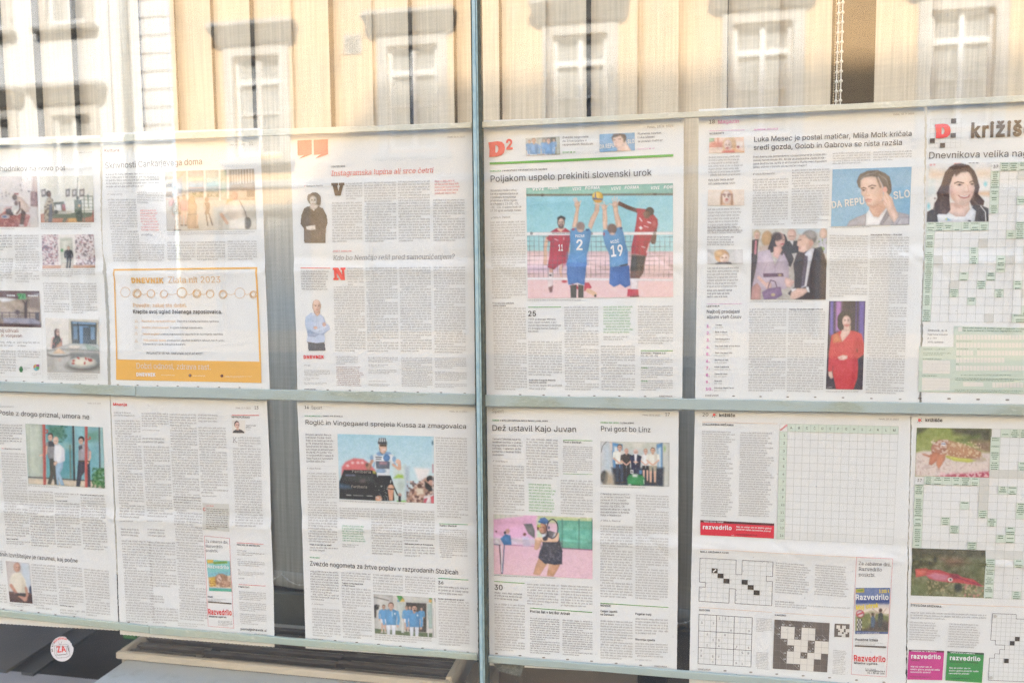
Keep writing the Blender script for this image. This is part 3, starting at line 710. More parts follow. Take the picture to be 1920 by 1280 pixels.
def pic_press(C):
    C.g((222, 218, 202), (226, 222, 208), 410, 720); C.p([(380, 780), (430, 770), (905, 770), (910, 860), (380, 860)], (196, 130, 100)); C.p([(660, 810), (740, 808), (760, 860), (660, 860)], (226, 168, 96))
    for x, w in ((400, 44), (636, 42), (698, 44), (768, 50)): C.p([(x, 542), (x+w, 532), (x+w, 604), (x+3, 612)], (120, 112, 108)); C.p([(x+10, 556), (x+w-10, 550), (x+w-10, 588), (x+12, 592)], (196, 190, 184))
    G = (112, 124, 104)
    for x in (815, 898): C.l([(x, 620), (x+4, 850)], 9, G)
    C.l([(850, 590), (858, 720)], 10, G); C.l([(810, 605), (895, 605)], 10, G); 
    for y in (640, 675, 710, 745): C.l([(790, y), (905, y)], 7, (140, 148, 126))
    C.p([(500, 770), (900, 760), (880, 800), (820, 812), (500, 815)], G); C.p([(722, 640), (790, 640), (800, 850), (750, 850), (725, 760)], (100, 112, 94)); C.e(770, 790, 28, 50, (86, 96, 82)); C.e(768, 695, 12, 14, (214, 160, 96)); C.l([(752, 425), (748, 640)], 9, (132, 136, 126))
    C.e(755, 620, 14, 18, (96, 100, 92)); C.p([(515, 665), (620, 655), (640, 750), (560, 760)], (104, 112, 98)); C.p([(540, 685), (590, 682), (600, 745), (545, 748)], (226, 222, 216)); C.p([(600, 680), (632, 680), (640, 745), (606, 745)], (166, 100, 100)); C.p([(560, 750), (700, 745), (690, 775), (560, 775)], (190, 184, 168)); C.e(545, 755, 22, 18, (76, 80, 74)); C.p([(620, 815), (660, 815), (630, 855), (606, 855)], G); C.l([(900, 745), (903, 850)], 9, (176, 92, 92))
    C.p([(455, 620), (490, 612), (515, 650), (530, 740), (505, 855), (430, 850), (428, 700)], (186, 172, 146)); C.sp((100, 84, 70), 3, .55, 2, (428, 615, 520, 855), .8); C.p([(480, 690), (505, 670), (512, 800), (500, 855), (470, 855)], (108, 112, 124)); C.e(470, 580, 24, 30, (84, 70, 62)); C.face(478, 590, 16, 24, (140, 104, 86), (60, 50, 45)); C.n(7, 2, 5)
def pic_gallery(C):
    C.fill((226, 214, 212)); C.sp((120, 104, 118), 2.2, .58, 1, (400, 970, 565, 1260), .9); C.sp((176, 110, 120), 2.2, .66, 2, (400, 970, 565, 1260), .8); C.sp((110, 96, 104), 2.2, .6, 3, (725, 970, 925, 1262), .9); C.sp((170, 120, 120), 2.2, .66, 5, (725, 970, 925, 1262), .8)
    C.p([(565, 965), (728, 965), (736, 1270), (570, 1270)], (236, 230, 222)); C.p([(582, 1005), (702, 1003), (708, 1275), (588, 1278)], (216, 216, 200)); C.p([(590, 1012), (700, 1010), (700, 1030), (592, 1032)], (190, 196, 180)); C.p([(590, 1110), (614, 1110), (614, 1136), (590, 1136)], (80, 150, 84))
    C.p([(405, 1268), (925, 1262), (925, 1300), (405, 1300)], (206, 158, 130)); C.p([(590, 1240), (710, 1240), (712, 1300), (590, 1300)], (214, 200, 180))
    C.man(664, 1082, 225, (66, 66, 74), (64, 68, 78), (212, 170, 150), (150, 120, 104), 1.15)
def pic_tables(C):
    C.g((238, 232, 222), (228, 222, 212), 500, 800); C.p([(690, 522), (990, 535), (1000, 800), (690, 770)], (224, 216, 196)); C.p([(712, 545), (970, 558), (968, 780), (722, 765)], (98, 104, 104)); C.p([(733, 590), (780, 588), (782, 728), (738, 726)], (120, 150, 178)); C.p([(793, 590), (890, 594), (888, 772), (800, 770)], (116, 160, 206)); C.p([(835, 605), (902, 608), (900, 775), (832, 770)], (86, 98, 108)); C.p([(905, 598), (955, 600), (952, 730), (908, 728)], (112, 146, 178)); C.p([(725, 548), (960, 560), (960, 578), (728, 570)], (120, 160, 200)); C.l([(782, 560), (792, 770)], 8, (70, 78, 82))
    C.p([(545, 640), (560, 620), (592, 622), (598, 690), (612, 760), (620, 815), (520, 815), (530, 730), (548, 700)], (88, 62, 56)); C.face(580, 655, 17, 32, (232, 190, 170)); C.p([(535, 710), (560, 700), (600, 702), (622, 740), (620, 815), (530, 812)], (70, 76, 66)); C.sp((200, 90, 90), 2.5, .6, 2, (530, 700, 625, 815), .7); C.l([(522, 720), (512, 800)], 16, SK); C.p([(560, 800), (610, 740), (625, 790), (590, 812)], (206, 150, 124))
    C.p([(468, 838), (700, 765), (1000, 775), (1003, 1070), (475, 1060)], (186, 182, 174)); C.p([(640, 820), (700, 768), (1000, 780), (1000, 838)], (196, 200, 194)); C.l([(468, 836), (640, 822), (1000, 842)], 12, (150, 150, 144)); C.p([(700, 860), (990, 862), (1000, 940), (700, 940)], (140, 142, 138), 3); C.p([(560, 870), (700, 860), (700, 1060), (560, 1058)], (200, 196, 190), 6)
    C.e(750, 806, 66, 16, (150, 148, 142)); C.e(748, 800, 60, 16, (226, 214, 196)); C.p([(845, 765), (960, 800), (1000, 830), (880, 830)], (160, 180, 164)); C.e(590, 875, 112, 26, (110, 108, 104), 2); C.e(592, 862, 110, 25, (206, 206, 200)); C.p([(525, 868), (560, 830), (592, 810), (620, 830), (664, 868)], (240, 204, 168), 2)
    C.e(838, 990, 168, 52, (116, 112, 106), 4); C.e(832, 962, 160, 57, (172, 174, 168)); C.e(832, 954, 150, 50, (198, 200, 194)); C.e(838, 945, 116, 44, (246, 236, 214), 2)
    for x, y in ((738, 938), (786, 912), (862, 918), (890, 925), (905, 940), (850, 962), (735, 965), (915, 930)): C.e(x, y, 14, 8, (182, 60, 60), rot=x)
    C.e(600, 930, 16, 20, (210, 176, 160), 2, .5); C.n(8, 2, 5)
def pic_terrace(C):
    C.g((196, 176, 152), (150, 128, 110), 330, 520); C.n(40, 14); C.p([(-10, 238), (400, 240), (402, 290), (180, 320), (-10, 300)], (112, 84, 84)); C.p([(-10, 308), (70, 312), (170, 325), (100, 345), (30, 352), (-10, 330)], (222, 222, 226), 2); C.p([(300, 290), (400, 262), (400, 280), (310, 305)], (186, 182, 186)); C.p([(170, 330), (400, 290), (400, 440), (250, 380)], (134, 112, 96), 6)
    C.p([(222, 325), (262, 360), (268, 340), (285, 322), (275, 365), (272, 520), (246, 520), (248, 370)], (78, 58, 58)); C.l([(-5, 455), (400, 462)], 7, (84, 66, 64)); C.l([(-5, 488), (400, 495)], 5, (84, 66, 64))
    for x in (25, 100, 185, 300): C.l([(x, 455), (x, 515)], 9, (84, 66, 64))
    C.e(178, 455, 26, 22, (90, 66, 64)); C.p([(355, 455), (390, 455), (395, 540), (355, 540)], (70, 56, 58)); C.p([(30, 508), (340, 515), (405, 555), (405, 580), (40, 570)], (150, 146, 160)); C.n(20, 10, 4, (30, 508, 405, 580)); C.p([(-10, 565), (412, 578), (412, 610), (-10, 605)], (88, 66, 68))
    C.p([(178, 268), (262, 268), (265, 325), (195, 325), (190, 290), (178, 290)], (96, 190, 110)); C.p([(225, 280), (245, 280), (245, 315), (225, 315)], (60, 140, 90)); C.n(8, 2, 6)
def pic_logo(C):
    C.fill(PAPER); C.A[:] = 0
    C.e(212, 1024, 25, 34, (150, 176, 150)); C.p([(212, 992), (235, 1040), (190, 1040)], (60, 130, 70)); C.e(212, 1046, 16, 9, (60, 130, 70))
    C.e(365, 1005, 34, 38, (120, 190, 210)); C.p([(340, 985), (365, 970), (368, 1005)], (230, 190, 60)); C.e(380, 985, 18, 18, (180, 80, 140)); C.e(380, 1010, 16, 14, (100, 180, 90)); C.e(345, 1000, 12, 12, (230, 120, 80))
def pic_square(C):
    C.g((232, 214, 190), (236, 218, 190), 620, 940); C.g((196, 188, 172), (206, 196, 178), 340, 560, 600, 1500)
    C.p([(612, 368), (830, 358), (700, 470), (615, 480)], (214, 200, 174)); C.p([(620, 488), (680, 486), (682, 516), (622, 518)], (96, 94, 90)); C.p([(682, 470), (780, 420), (782, 610), (684, 600)], (196, 204, 212)); C.p([(622, 560), (680, 560), (680, 610), (625, 610)], (150, 128, 104))
    for x0, x1, c in ((830, 985, (186, 178, 170)), (1010, 1130, (178, 186, 176)), (1150, 1205, (176, 186, 160))): C.p([(x0, 362), (x1, 352), (x1+5, 640), (x0+5, 640)], c)
    C.p([(840, 420), (985, 415), (988, 470), (842, 480)], (226, 208, 182)); C.p([(842, 460), (988, 455), (988, 520), (842, 522)], (186, 196, 196)); C.p([(1010, 425), (1140, 420), (1150, 505), (1015, 512)], (166, 206, 204)); C.p([(845, 575), (985, 560), (985, 615), (845, 615)], (130, 126, 90)); C.p([(1020, 560), (1135, 560), (1135, 612), (1020, 612)], (120, 118, 96)); C.sp((214, 200, 170), 2.5, .5, 3, (845, 560, 1140, 612), .6); C.l([(845, 525), (990, 522)], 8, (216, 150, 120)); C.l([(625, 630), (1240, 628)], 12, (226, 170, 150))
    for x in (828, 996, 1140, 1218): C.l([(x, 355), (x+6, 640)], 15, (236, 228, 216))
    C.p([(1230, 350), (1475, 340), (1475, 470), (1235, 505)], (188, 176, 158))
    for i in range(9): C.l([(1245+i*26, 348), (1250+i*26, 490)], 5, (120, 114, 106)); C.l([(1258+i*26, 348), (1263+i*26, 480)], 6, (224, 214, 198))
    C.p([(1235, 500), (1475, 470), (1475, 640), (1235, 640)], (180, 156, 132)); C.p([(1270, 545), (1475, 540), (1475, 630), (1270, 635)], (200, 176, 150)); C.p([(1400, 550), (1470, 548), (1470, 610), (1400, 612)], (130, 116, 104))
    for x, y, h, s_, p_ in ((680, 612, 170, (226, 150, 140), None), (735, 610, 330, (160, 140, 112), (200, 160, 130)), (797, 590, 300, (228, 160, 150), (220, 176, 150)), (1240, 595, 200, (226, 160, 110), None)):
        C.man(x, y, h, s_, p_, (214, 170, 140), (84, 74, 70), 1.0)
    C.p([(835, 640), (870, 600), (905, 640), (925, 700), (920, 780), (945, 915), (838, 915), (820, 850), (840, 760)], (196, 160, 124)); C.e(878, 640, 26, 44, (198, 156, 112)); C.l([(838, 780), (920, 776)], 10, (110, 96, 84)); C.l([(930, 780), (925, 880)], 14, (220, 180, 150))
    C.e(1018, 636, 20, 28, (170, 130, 100)); C.p([(995, 665), (1045, 665), (1050, 700), (1040, 770), (1055, 775), (998, 775), (1010, 710)], (150, 118, 92)); C.l([(1012, 770), (1030, 885)], 13, (110, 98, 88)); C.l([(1040, 770), (1075, 880)], 13, (110, 98, 88)); C.l([(992, 670), (990, 710), (1010, 730)], 9, (214, 170, 140))
    C.p([(1240, 650), (1330, 640), (1380, 700), (1390, 800), (1385, 922), (1235, 922), (1240, 800), (1215, 780), (1150, 780), (1190, 700)], (240, 220, 196), 1.5); C.e(1286, 600, 30, 40, (214, 150, 124)); C.l([(1160, 780), (1215, 860)], 30, (218, 168, 134)); C.l([(1330, 645), (1390, 760), (1400, 820)], 6, (100, 90, 80)); C.e(1405, 862, 38, 58, (92, 86, 80)); C.p([(1240, 840), (1385, 800), (1385, 922), (1235, 922)], (238, 228, 214), 3); C.n(7, 2, 5)
def pic_woman(C):
    br = (126, 106, 84)
    C.e(212, 710, 68, 70, (140, 122, 102), 2); C.e(160, 700, 22, 40, (152, 134, 114), 3); C.e(258, 740, 22, 46, (130, 112, 92), 3); C.face(200, 728, 36, 50, (222, 208, 190), (110, 92, 76)); C.p([(165, 770), (240, 765), (250, 800), (200, 822), (155, 795)], (216, 200, 182)); C.l([(178, 742), (200, 750), (224, 738)], 5, (244, 240, 234))
    C.p([(140, 782), (160, 780), (205, 825), (250, 782), (300, 800), (335, 870), (348, 950), (330, 1000), (318, 1010), (328, 1150), (110, 1150), (106, 1010), (70, 960), (80, 870), (108, 800)], br)
    C.p([(108, 1010), (330, 1000), (328, 1150), (110, 1150)], (132, 112, 90), 3); C.n(10, 3); C.p([(130, 985), (175, 975), (222, 970), (224, 1015), (175, 1022), (135, 1015)], (238, 224, 208)); C.l([(150, 1000), (200, 1005)], 3, (190, 170, 150)); C.p([(165, 800), (200, 824), (240, 797), (240, 790), (200, 815), (160, 790)], (228, 214, 196))
def pic_man(C):
    C.p([(120, 800), (262, 796), (272, 872), (126, 872)], (86, 92, 104)); C.l([(122, 800), (262, 800)], 14, (112, 96, 78)); C.l([(195, 815), (200, 872)], 3, (60, 64, 74))
    C.p([(150, 550), (185, 575), (228, 572), (255, 590), (275, 640), (305, 665), (305, 700), (262, 720), (268, 800), (195, 808), (108, 795), (118, 740), (98, 650), (102, 590)], (188, 204, 232))
    C.p([(120, 690), (180, 720), (250, 740), (300, 700), (260, 720), (180, 755), (125, 750)], (160, 178, 212), 2); C.p([(180, 700), (245, 660), (300, 660), (300, 680), (200, 715)], (202, 216, 240), 2); C.l([(200, 590), (192, 690)], 3, (160, 176, 208)); C.e(258, 652, 15, 18, (228, 176, 152)); C.e(185, 680, 16, 12, (228, 176, 152))
    C.p([(165, 540), (228, 540), (222, 570), (200, 585), (175, 565)], (220, 172, 148)); C.e(196, 500, 38, 54, (198, 164, 140)); C.face(198, 505, 35, 50, (234, 188, 164), (150, 110, 90), 0.15); C.e(192, 468, 28, 20, (238, 200, 180), 2); C.p([(150, 550), (180, 560), (195, 590), (160, 580)], (206, 218, 240)); C.p([(228, 560), (232, 575), (205, 590), (222, 568)], (206, 218, 240)); C.n(6, 3)
def player_back(C, x, ytop, num, sx=1.0):
    pass
def pic_volley(C):
    C.fill((148, 214, 222)); C.g((140, 206, 222), (168, 222, 226), 175, 740)
    C.n(12, 30); C.p([(37, 90), (1540, 40), (1540, 165), (37, 175)], (140, 200, 184))
    for x in range(40, 1540, 17): C.l([(x, 60), (x, 165)], 3, (120, 184, 168), 1, .5)
    C.p([(30, 158), (1540, 150), (1540, 170), (30, 178)], (116, 112, 96)); C.e(207, 168, 20, 14, (92, 84, 78)); C.e(1355, 160, 20, 12, (92, 84, 78))
    C.p([(0, 738), (1600, 742), (1600, 1300), (0, 1300)], (247, 202, 202), 1); C.p([(37, 735), (1540, 742), (1540, 1000), (37, 1000)], (244, 204, 204), 2); C.p([(37, 880), (500, 890), (500, 960), (37, 950)], (226, 196, 220), 8)
    R, B, S = (204, 60, 72), (98, 158, 214), (238, 192, 162)
    # red player 11
    C.l([(255, 600), (235, 720), (240, 860)], 36, (232, 184, 154)); C.e(238, 850, 20, 30, (226, 172, 142)); C.l([(470, 620), (478, 760)], 26, (222, 168, 140)); C.p([(400, 850), (430, 860), (410, 940), (420, 1000), (395, 1000), (380, 930)], (236, 186, 160)); C.l([(300, 890), (300, 960)], 40, (226, 168, 142)); C.p([(270, 955), (325, 955), (318, 1090), (300, 1160), (282, 1160), (262, 1090)], (236, 216, 214)); C.e(292, 985, 12, 10, (80, 74, 72)); C.p([(272, 1110), (318, 1090), (308, 1158), (285, 1160)], (130, 86, 84), 2)
    C.p([(295, 540), (350, 505), (445, 500), (500, 540), (495, 640), (470, 760), (480, 850), (400, 870), (360, 900), (330, 925), (265, 905), (280, 780), (290, 640), (250, 610)], R); C.p([(360, 520), (400, 545), (440, 510), (440, 500), (370, 500)], (236, 186, 160)); C.p([(430, 540), (500, 545), (495, 640), (460, 760), (470, 870), (420, 900), (430, 760)], (180, 48, 62), 4, .6); C.e(402, 440, 38, 62, (62, 52, 48)); C.e(405, 405, 42, 24, (62, 50, 44)); C.face(403, 452, 32, 52, (232, 188, 162), (60, 48, 42), -0.05, beard=(84, 64, 56)); C.l([(335, 612), (372, 628)], 7, (246, 236, 236)); C.l([(430, 600), (432, 620)], 8, (236, 200, 200))
    # fallen red player
    C.p([(640, 1060), (690, 1060), (720, 1110), (640, 1150)], (224, 72, 84)); C.l([(680, 1140), (750, 1180)], 46, (242, 190, 150)); C.e(755, 1195, 10, 14, (60, 54, 50)); C.e(437, 1048, 28, 14, (220, 80, 84)); C.p([(480, 1060), (560, 1080), (600, 1130), (500, 1120)], (214, 70, 80))
    # dark skinned red player
    D_ = (112, 78, 66)
    C.l([(1190, 330), (1080, 290), (1000, 252)], 40, D_); C.e(1005, 258, 30, 18, (130, 92, 78)); C.l([(1350, 440), (1350, 560), (1340, 640)], 50, D_); C.p([(1120, 770), (1270, 780), (1240, 960), (1200, 1018), (1108, 1018), (1115, 900)], (120, 84, 74)); C.p([(1125, 790), (1258, 790), (1225, 940), (1110, 938)], (72, 68, 62)); C.p([(1115, 1018), (1190, 1018), (1185, 1130), (1115, 1130)], (240, 226, 230)); C.p([(1085, 1125), (1190, 1130), (1195, 1200), (1078, 1200)], (214, 62, 76)); C.l([(1110, 1205), (1195, 1200)], 8, (80, 60, 60))
    C.p([(1170, 300), (1260, 310), (1340, 360), (1380, 410), (1385, 470), (1330, 570), (1310, 640), (1270, 785), (1190, 770), (1120, 765), (1120, 700), (1150, 560), (1170, 440), (1180, 350)], R); C.p([(1300, 400), (1380, 420), (1380, 500), (1320, 560), (1300, 640), (1265, 780), (1250, 640)], (176, 44, 60), 4, .6); C.e(1305, 332, 42, 42, (58, 46, 42)); C.face(1275, 365, 32, 40, (128, 90, 76), (50, 40, 36), -0.5, eyes=False); C.p([(1195, 495), (1215, 478), (1236, 500), (1215, 525)], (246, 240, 238)); C.l([(1285, 440), (1315, 450)], 12, (246, 240, 238)); C.l([(1250, 480), (1290, 495)], 9, (236, 200, 200)); C.l([(1205, 400), (1225, 430)], 14, (232, 214, 214)); C.e(1350, 460, 20, 30, (216, 130, 116), 2, .5)
    C.l([(1225, 690), (1258, 700)], 9, (240, 210, 210)); C.l([(1300, 660), (1275, 750)], 12, (240, 190, 190)); C.l([(1185, 640), (1190, 760)], 6, (160, 44, 56))
    # net
    for y in (588, 638, 688, 786, 832, 878, 924, 970): C.l([(40, y), (1537, y+4)], 3.5, (104, 96, 92), .5, .8)
    for i in range(31): C.l([(72+i*49.5, 580), (72+i*49.0, 1005)], 3.5, (110, 102, 98), .5, .75)
    C.p([(40, 545), (1537, 540), (1537, 570), (40, 578)], (240, 232, 230)); C.p([(37, 1005), (1537, 1022), (1537, 1045), (37, 1030)], (244, 236, 240))
    for x in (92, 714, 1353): C.e(x, 557, 13, 13, (70, 64, 62)); C.e(x, 557, 7, 7, (226, 220, 216))
    # blue player 2
    def arm(p, w0): C.l(p, w0, S)
    C.p([(545, 250), (600, 250), (585, 330), (575, 440), (550, 500), (515, 495), (535, 400), (555, 310)], S); C.p([(755, 260), (800, 262), (795, 330), (755, 420), (715, 520), (680, 480), (705, 400), (745, 330)], S)
    C.e(570, 262, 30, 34, S)
    for a_, b_ in (((552, 250), (530, 205)), ((562, 240), (545, 195)), ((574, 240), (560, 197)), ((592, 258), (606, 228)), ((790, 260), (740, 250)), ((785, 265), (800, 240)), ((780, 258), (760, 240))): C.l([a_, b_], 10, (240, 200, 178))
    C.p([(520, 505), (560, 500), (640, 530), (690, 505), (712, 540), (705, 600), (690, 700), (665, 780), (665, 870), (455, 880), (490, 770), (500, 680), (492, 600), (498, 520)], B)
    C.e(603, 492, 43, 52, (186, 158, 144)); C.e(603, 480, 40, 38, (150, 124, 114), 3); C.e(603, 530, 24, 12, (226, 180, 158), 2); C.e(528, 515, 17, 10, (196, 70, 84)); C.e(672, 520, 15, 11, (52, 76, 120))
    C.p([(470, 850), (668, 850), (655, 960), (645, 1090), (572, 1062), (478, 1085), (462, 960)], (84, 130, 206)); C.p([(470, 760), (665, 760), (668, 870), (465, 880)], (84, 144, 212), 8, .7); C.l([(478, 1082), (520, 1086), (572, 1066), (610, 1086), (640, 1086)], 7, (236, 236, 240)); C.p([(498, 1088), (562, 1080), (560, 1216), (503, 1218)], (84, 82, 70)); C.p([(580, 1078), (634, 1088), (634, 1214), (578, 1214)], (84, 82, 70)); C.l([(520, 840), (600, 790), (680, 740)], 4, (150, 196, 232), 1, .6); C.l([(500, 800), (560, 850), (540, 900)], 4, (140, 186, 226), 1, .6); C.l([(570, 900), (572, 1060)], 5, (66, 108, 186), 1, .7)
    # blue player 19
    C.p([(830, 300), (870, 300), (878, 400), (880, 510), (835, 520), (830, 400)], S); C.p([(935, 285), (985, 280), (990, 350), (1020, 430), (1025, 500), (970, 500), (955, 420)], S); C.e(848, 290, 28, 30, S); C.e(958, 262, 32, 32, S)
    for a_, b_ in (((828, 285), (802, 262)), ((848, 275), (845, 235)), ((868, 290), (886, 268)), ((838, 280), (822, 258)), ((930, 268), (900, 255)), ((940, 245), (928, 200)), ((955, 238), (950, 182)), ((968, 240), (978, 188)), ((982, 250), (1000, 215))): C.l([a_, b_], 10, (240, 200, 180))
    C.p([(835, 525), (880, 520), (920, 545), (970, 500), (1020, 490), (1045, 560), (1060, 650), (1085, 740), (1085, 870), (905, 915), (900, 780), (850, 660), (832, 590)], B); C.e(928, 512, 46, 50, (140, 112, 94)); C.e(922, 500, 44, 40, (128, 98, 80), 3); C.e(930, 562, 26, 12, (226, 180, 158), 2); C.e(1018, 505, 15, 11, (52, 76, 120)); C.e(845, 562, 8, 18, (190, 80, 90))
    C.p([(1000, 885), (1085, 862), (1085, 880), (1020, 895)], (60, 60, 60)); C.p([(905, 905), (1098, 882), (1102, 960), (1112, 1085), (1060, 1112), (1008, 1075), (945, 1105), (897, 1070), (902, 980)], (72, 116, 198)); C.l([(1000, 950), (1005, 1070)], 5, (56, 96, 178), 1, .7); C.p([(1040, 620), (1085, 740), (1085, 860), (1050, 860)], (78, 134, 196), 4, .7); C.l([(920, 840), (940, 900), (960, 850)], 4, (150, 196, 232), 1, .6)
    C.e(943, 1125, 26, 14, (244, 214, 212), 3)
    # ball
    C.e(780, 188, 56, 56, (246, 190, 64)); C.e(765, 168, 30, 26, (252, 206, 80), 3); C.p([(730, 190), (760, 200), (832, 205), (830, 220), (770, 215), (735, 215)], (84, 92, 140)); C.l([(758, 140), (755, 180), (770, 205)], 10, (92, 100, 150)); C.e(790, 228, 34, 14, (240, 160, 60), 2); C.n(7, 2, 5)
def pic_players(C):                              # blue jackets walking out
    C.g((214, 210, 200), (220, 214, 204), 465, 860); C.p([(795, 465), (1000, 478), (1010, 870), (808, 882)], (206, 202, 194)); C.p([(795, 490), (960, 530), (960, 540), (795, 500)], (130, 124, 116)); C.p([(1140, 555), (1355, 565), (1355, 870), (1140, 860)], (92, 84, 74)); C.p([(1040, 560), (1125, 555), (1130, 860), (1050, 870)], (200, 206, 196)); C.p([(1030, 540), (1450, 560), (1450, 590), (1030, 570)], (196, 190, 178), 1, 0.0)
    C.p([(1020, 480), (1400, 500), (1400, 560), (1020, 545)], (216, 212, 202)); C.p([(1040, 480), (1090, 482), (1120, 520), (1070, 550)], (96, 170, 90)); C.p([(1075, 550), (1105, 505), (1130, 545)], (240, 196, 90)); C.p([(1050, 525), (1075, 545), (1050, 550)], (90, 150, 200)); C.p([(1385, 508), (1412, 508), (1412, 565), (1385, 550)], (110, 170, 90)); C.e(1395, 540, 16, 16, (236, 170, 90))
    C.p([(1365, 575), (1412, 570), (1420, 830), (1368, 830)], (170, 190, 180)); C.p([(808, 830), (1130, 860), (1418, 880), (1418, 925), (808, 882)], (110, 124, 84)); C.n(18, 3, 2, (808, 830, 1418, 925)); C.p([(1418, 510), (1450, 512), (1460, 925), (1420, 925)], (226, 222, 214)); C.l([(1445, 512), (1448, 545)], 7, (60, 56, 54)); C.l([(1372, 740), (1375, 915)], 12, (220, 218, 212)); C.p([(1085, 720), (1115, 720), (1120, 880), (1090, 875)], (216, 214, 206)); C.l([(1425, 620), (1428, 920)], 4, (150, 150, 144))
    C.e(825, 605, 28, 30, (60, 56, 54)); C.e(845, 590, 14, 12, (120, 110, 100)); C.p([(800, 600), (825, 640), (822, 715), (800, 715)], (70, 64, 62))
    Bl, Wh = (100, 166, 220), (228, 230, 240)
    for x, y, h, w_ in ((903, 578, 300, 1.1), (1146, 588, 280, 1.0), (1180, 592, 250, .9), (1303, 608, 200, 1.05)): C.man(x, y, h, Bl, Wh, (214, 168, 142), (70, 56, 48), w_, shoes=(200, 190, 180), bare=1.3)
    C.man(982, 553, 480, Bl, Wh, (224, 176, 150), (120, 86, 66), 1.15, bare=2.6); C.man(1228, 580, 470, (96, 160, 216), Wh, (220, 172, 146), (60, 50, 46), 1.15, bare=2.6)
    C.l([(990, 640), (995, 700)], 5, (230, 236, 244)); C.e(1022, 675, 8, 10, (220, 230, 240)); C.e(1262, 690, 8, 10, (220, 230, 240)); C.e(1232, 640, 12, 9, (90, 66, 56)); C.n(7, 2, 5)
def mini_players(C):
    C.g((206, 206, 196), (212, 206, 194), 180, 350); C.p([(530, 190), (735, 180), (738, 345), (535, 350)], (160, 158, 140)); C.p([(650, 190), (700, 185), (700, 340), (655, 340)], (110, 106, 86)); C.p([(700, 180), (738, 178), (740, 345), (705, 345)], (190, 190, 170)); C.p([(535, 195), (575, 192), (578, 345), (540, 350)], (200, 202, 194))
    Bl, Wh = (130, 176, 226), (232, 232, 238)
    for x, y, h, w_ in ((455, 210, 190, 1.2), (592, 200, 190, 1.1), (682, 200, 150, 1.1)): C.man(x, y, h, Bl, Wh, (232, 186, 160), (100, 84, 74), w_)
    C.man(497, 192, 300, Bl, Wh, (236, 190, 160), (150, 116, 90), 1.2); C.man(633, 190, 300, (124, 172, 226), Wh, (232, 184, 158), (84, 70, 64), 1.2); C.n(8, 2)
def politician(C):                                # Z10 coordinates
    C.g((138, 186, 218), (134, 184, 214), 540, 1190); C.n(5, 20)
    H = (118, 104, 92)
    C.p([(510, 1192), (540, 1130), (620, 1090), (720, 1050), (780, 1000), (960, 990), (1060, 1030), (1190, 1060), (1192, 1172)], (186, 178, 180)); C.p([(720, 1180), (720, 1060), (760, 1000), (850, 1090), (945, 985), (960, 1020), (880, 1180)], (240, 238, 240)); C.l([(722, 1060), (715, 1185)], 6, (150, 144, 148)); C.p([(865, 1175), (960, 990), (1000, 1040), (960, 1100), (905, 1172)], (150, 144, 150)); C.p([(1090, 1100), (1190, 1085), (1192, 1120), (1100, 1130)], (150, 142, 148), 4)
    C.p([(760, 940), (940, 900), (950, 970), (860, 1085), (810, 1085), (760, 1010)], (236, 184, 156)); C.p([(790, 980), (930, 940), (940, 980), (860, 1080)], (216, 158, 130), 5, .7)
    C.p([(640, 650), (660, 620), (740, 585), (850, 577), (930, 610), (980, 650), (1000, 740), (1000, 810), (975, 850), (930, 820), (905, 740), (860, 650), (760, 650), (680, 670), (665, 780), (640, 760), (622, 700)], H)
    C.p([(665, 690), (700, 660), (780, 645), (860, 655), (900, 740), (910, 830), (905, 900), (860, 950), (790, 975), (735, 960), (712, 910), (700, 870), (672, 840), (662, 760)], (240, 196, 172)); C.p([(860, 700), (900, 760), (905, 890), (860, 950), (800, 972), (850, 880), (865, 800)], (224, 170, 142), 6, .8); C.e(760, 700, 60, 34, (248, 212, 192), 8, .8)
    for x0, y0, x1, y1 in ((672, 660, 760, 610), (740, 630, 850, 590), (860, 620, 960, 690), (930, 660, 985, 780)): C.l([(x0, y0), (x1, y1)], 7, (164, 150, 138), 1.2, .8)
    C.l([(840, 650), (880, 760)], 16, (90, 78, 70), 2, .8); C.l([(965, 680), (990, 790)], 14, (84, 74, 66), 2, .8)
    C.l([(668, 778), (700, 766), (722, 776)], 9, (96, 70, 58)); C.l([(750, 758), (790, 740), (830, 748)], 9, (96, 70, 58)); C.e(697, 794, 19, 8, (110, 84, 76)); C.e(793, 772, 20, 8, (110, 84, 76)); C.e(697, 793, 6, 6, (50, 40, 36)); C.e(793, 771, 6, 6, (50, 40, 36)); C.l([(735, 780), (718, 850), (745, 858), (765, 850)], 6, (214, 158, 132), 1.2); C.l([(716, 905), (742, 895), (785, 897)], 8, (190, 104, 96)); C.e(752, 915, 26, 7, (222, 140, 128), 1.5); C.p([(740, 950), (800, 972), (870, 940), (850, 960), (800, 985), (750, 968)], (206, 146, 118), 3)
    C.e(930, 790, 26, 34, (236, 168, 150)); C.p([(905, 870), (920, 820), (945, 812), (975, 850), (1010, 880), (1030, 960), (1080, 1080), (1040, 1170), (985, 1090), (950, 1000), (915, 940)], (244, 202, 180)); C.l([(925, 830), (960, 920)], 8, (220, 168, 146), 1.4); C.l([(955, 830), (990, 900)], 8, (224, 172, 150), 1.4); C.l([(912, 905), (945, 950)], 8, (216, 160, 140), 1.4); C.l([(1000, 920), (1050, 1040)], 12, (222, 168, 142), 3, .7)
    C.p([(1030, 1150), (1080, 1080), (1190, 1100), (1192, 1172), (1020, 1175)], (196, 188, 192), 2); C.l([(1090, 1110), (1050, 1170)], 8, (150, 140, 146), 1.5)
    for a_ in range(6): C.l([(650, 800), (650+32*math.cos(a_*1.05), 800+32*math.sin(a_*1.05))], 4, (190, 216, 232), 1)
    C.n(6, 2, 5)
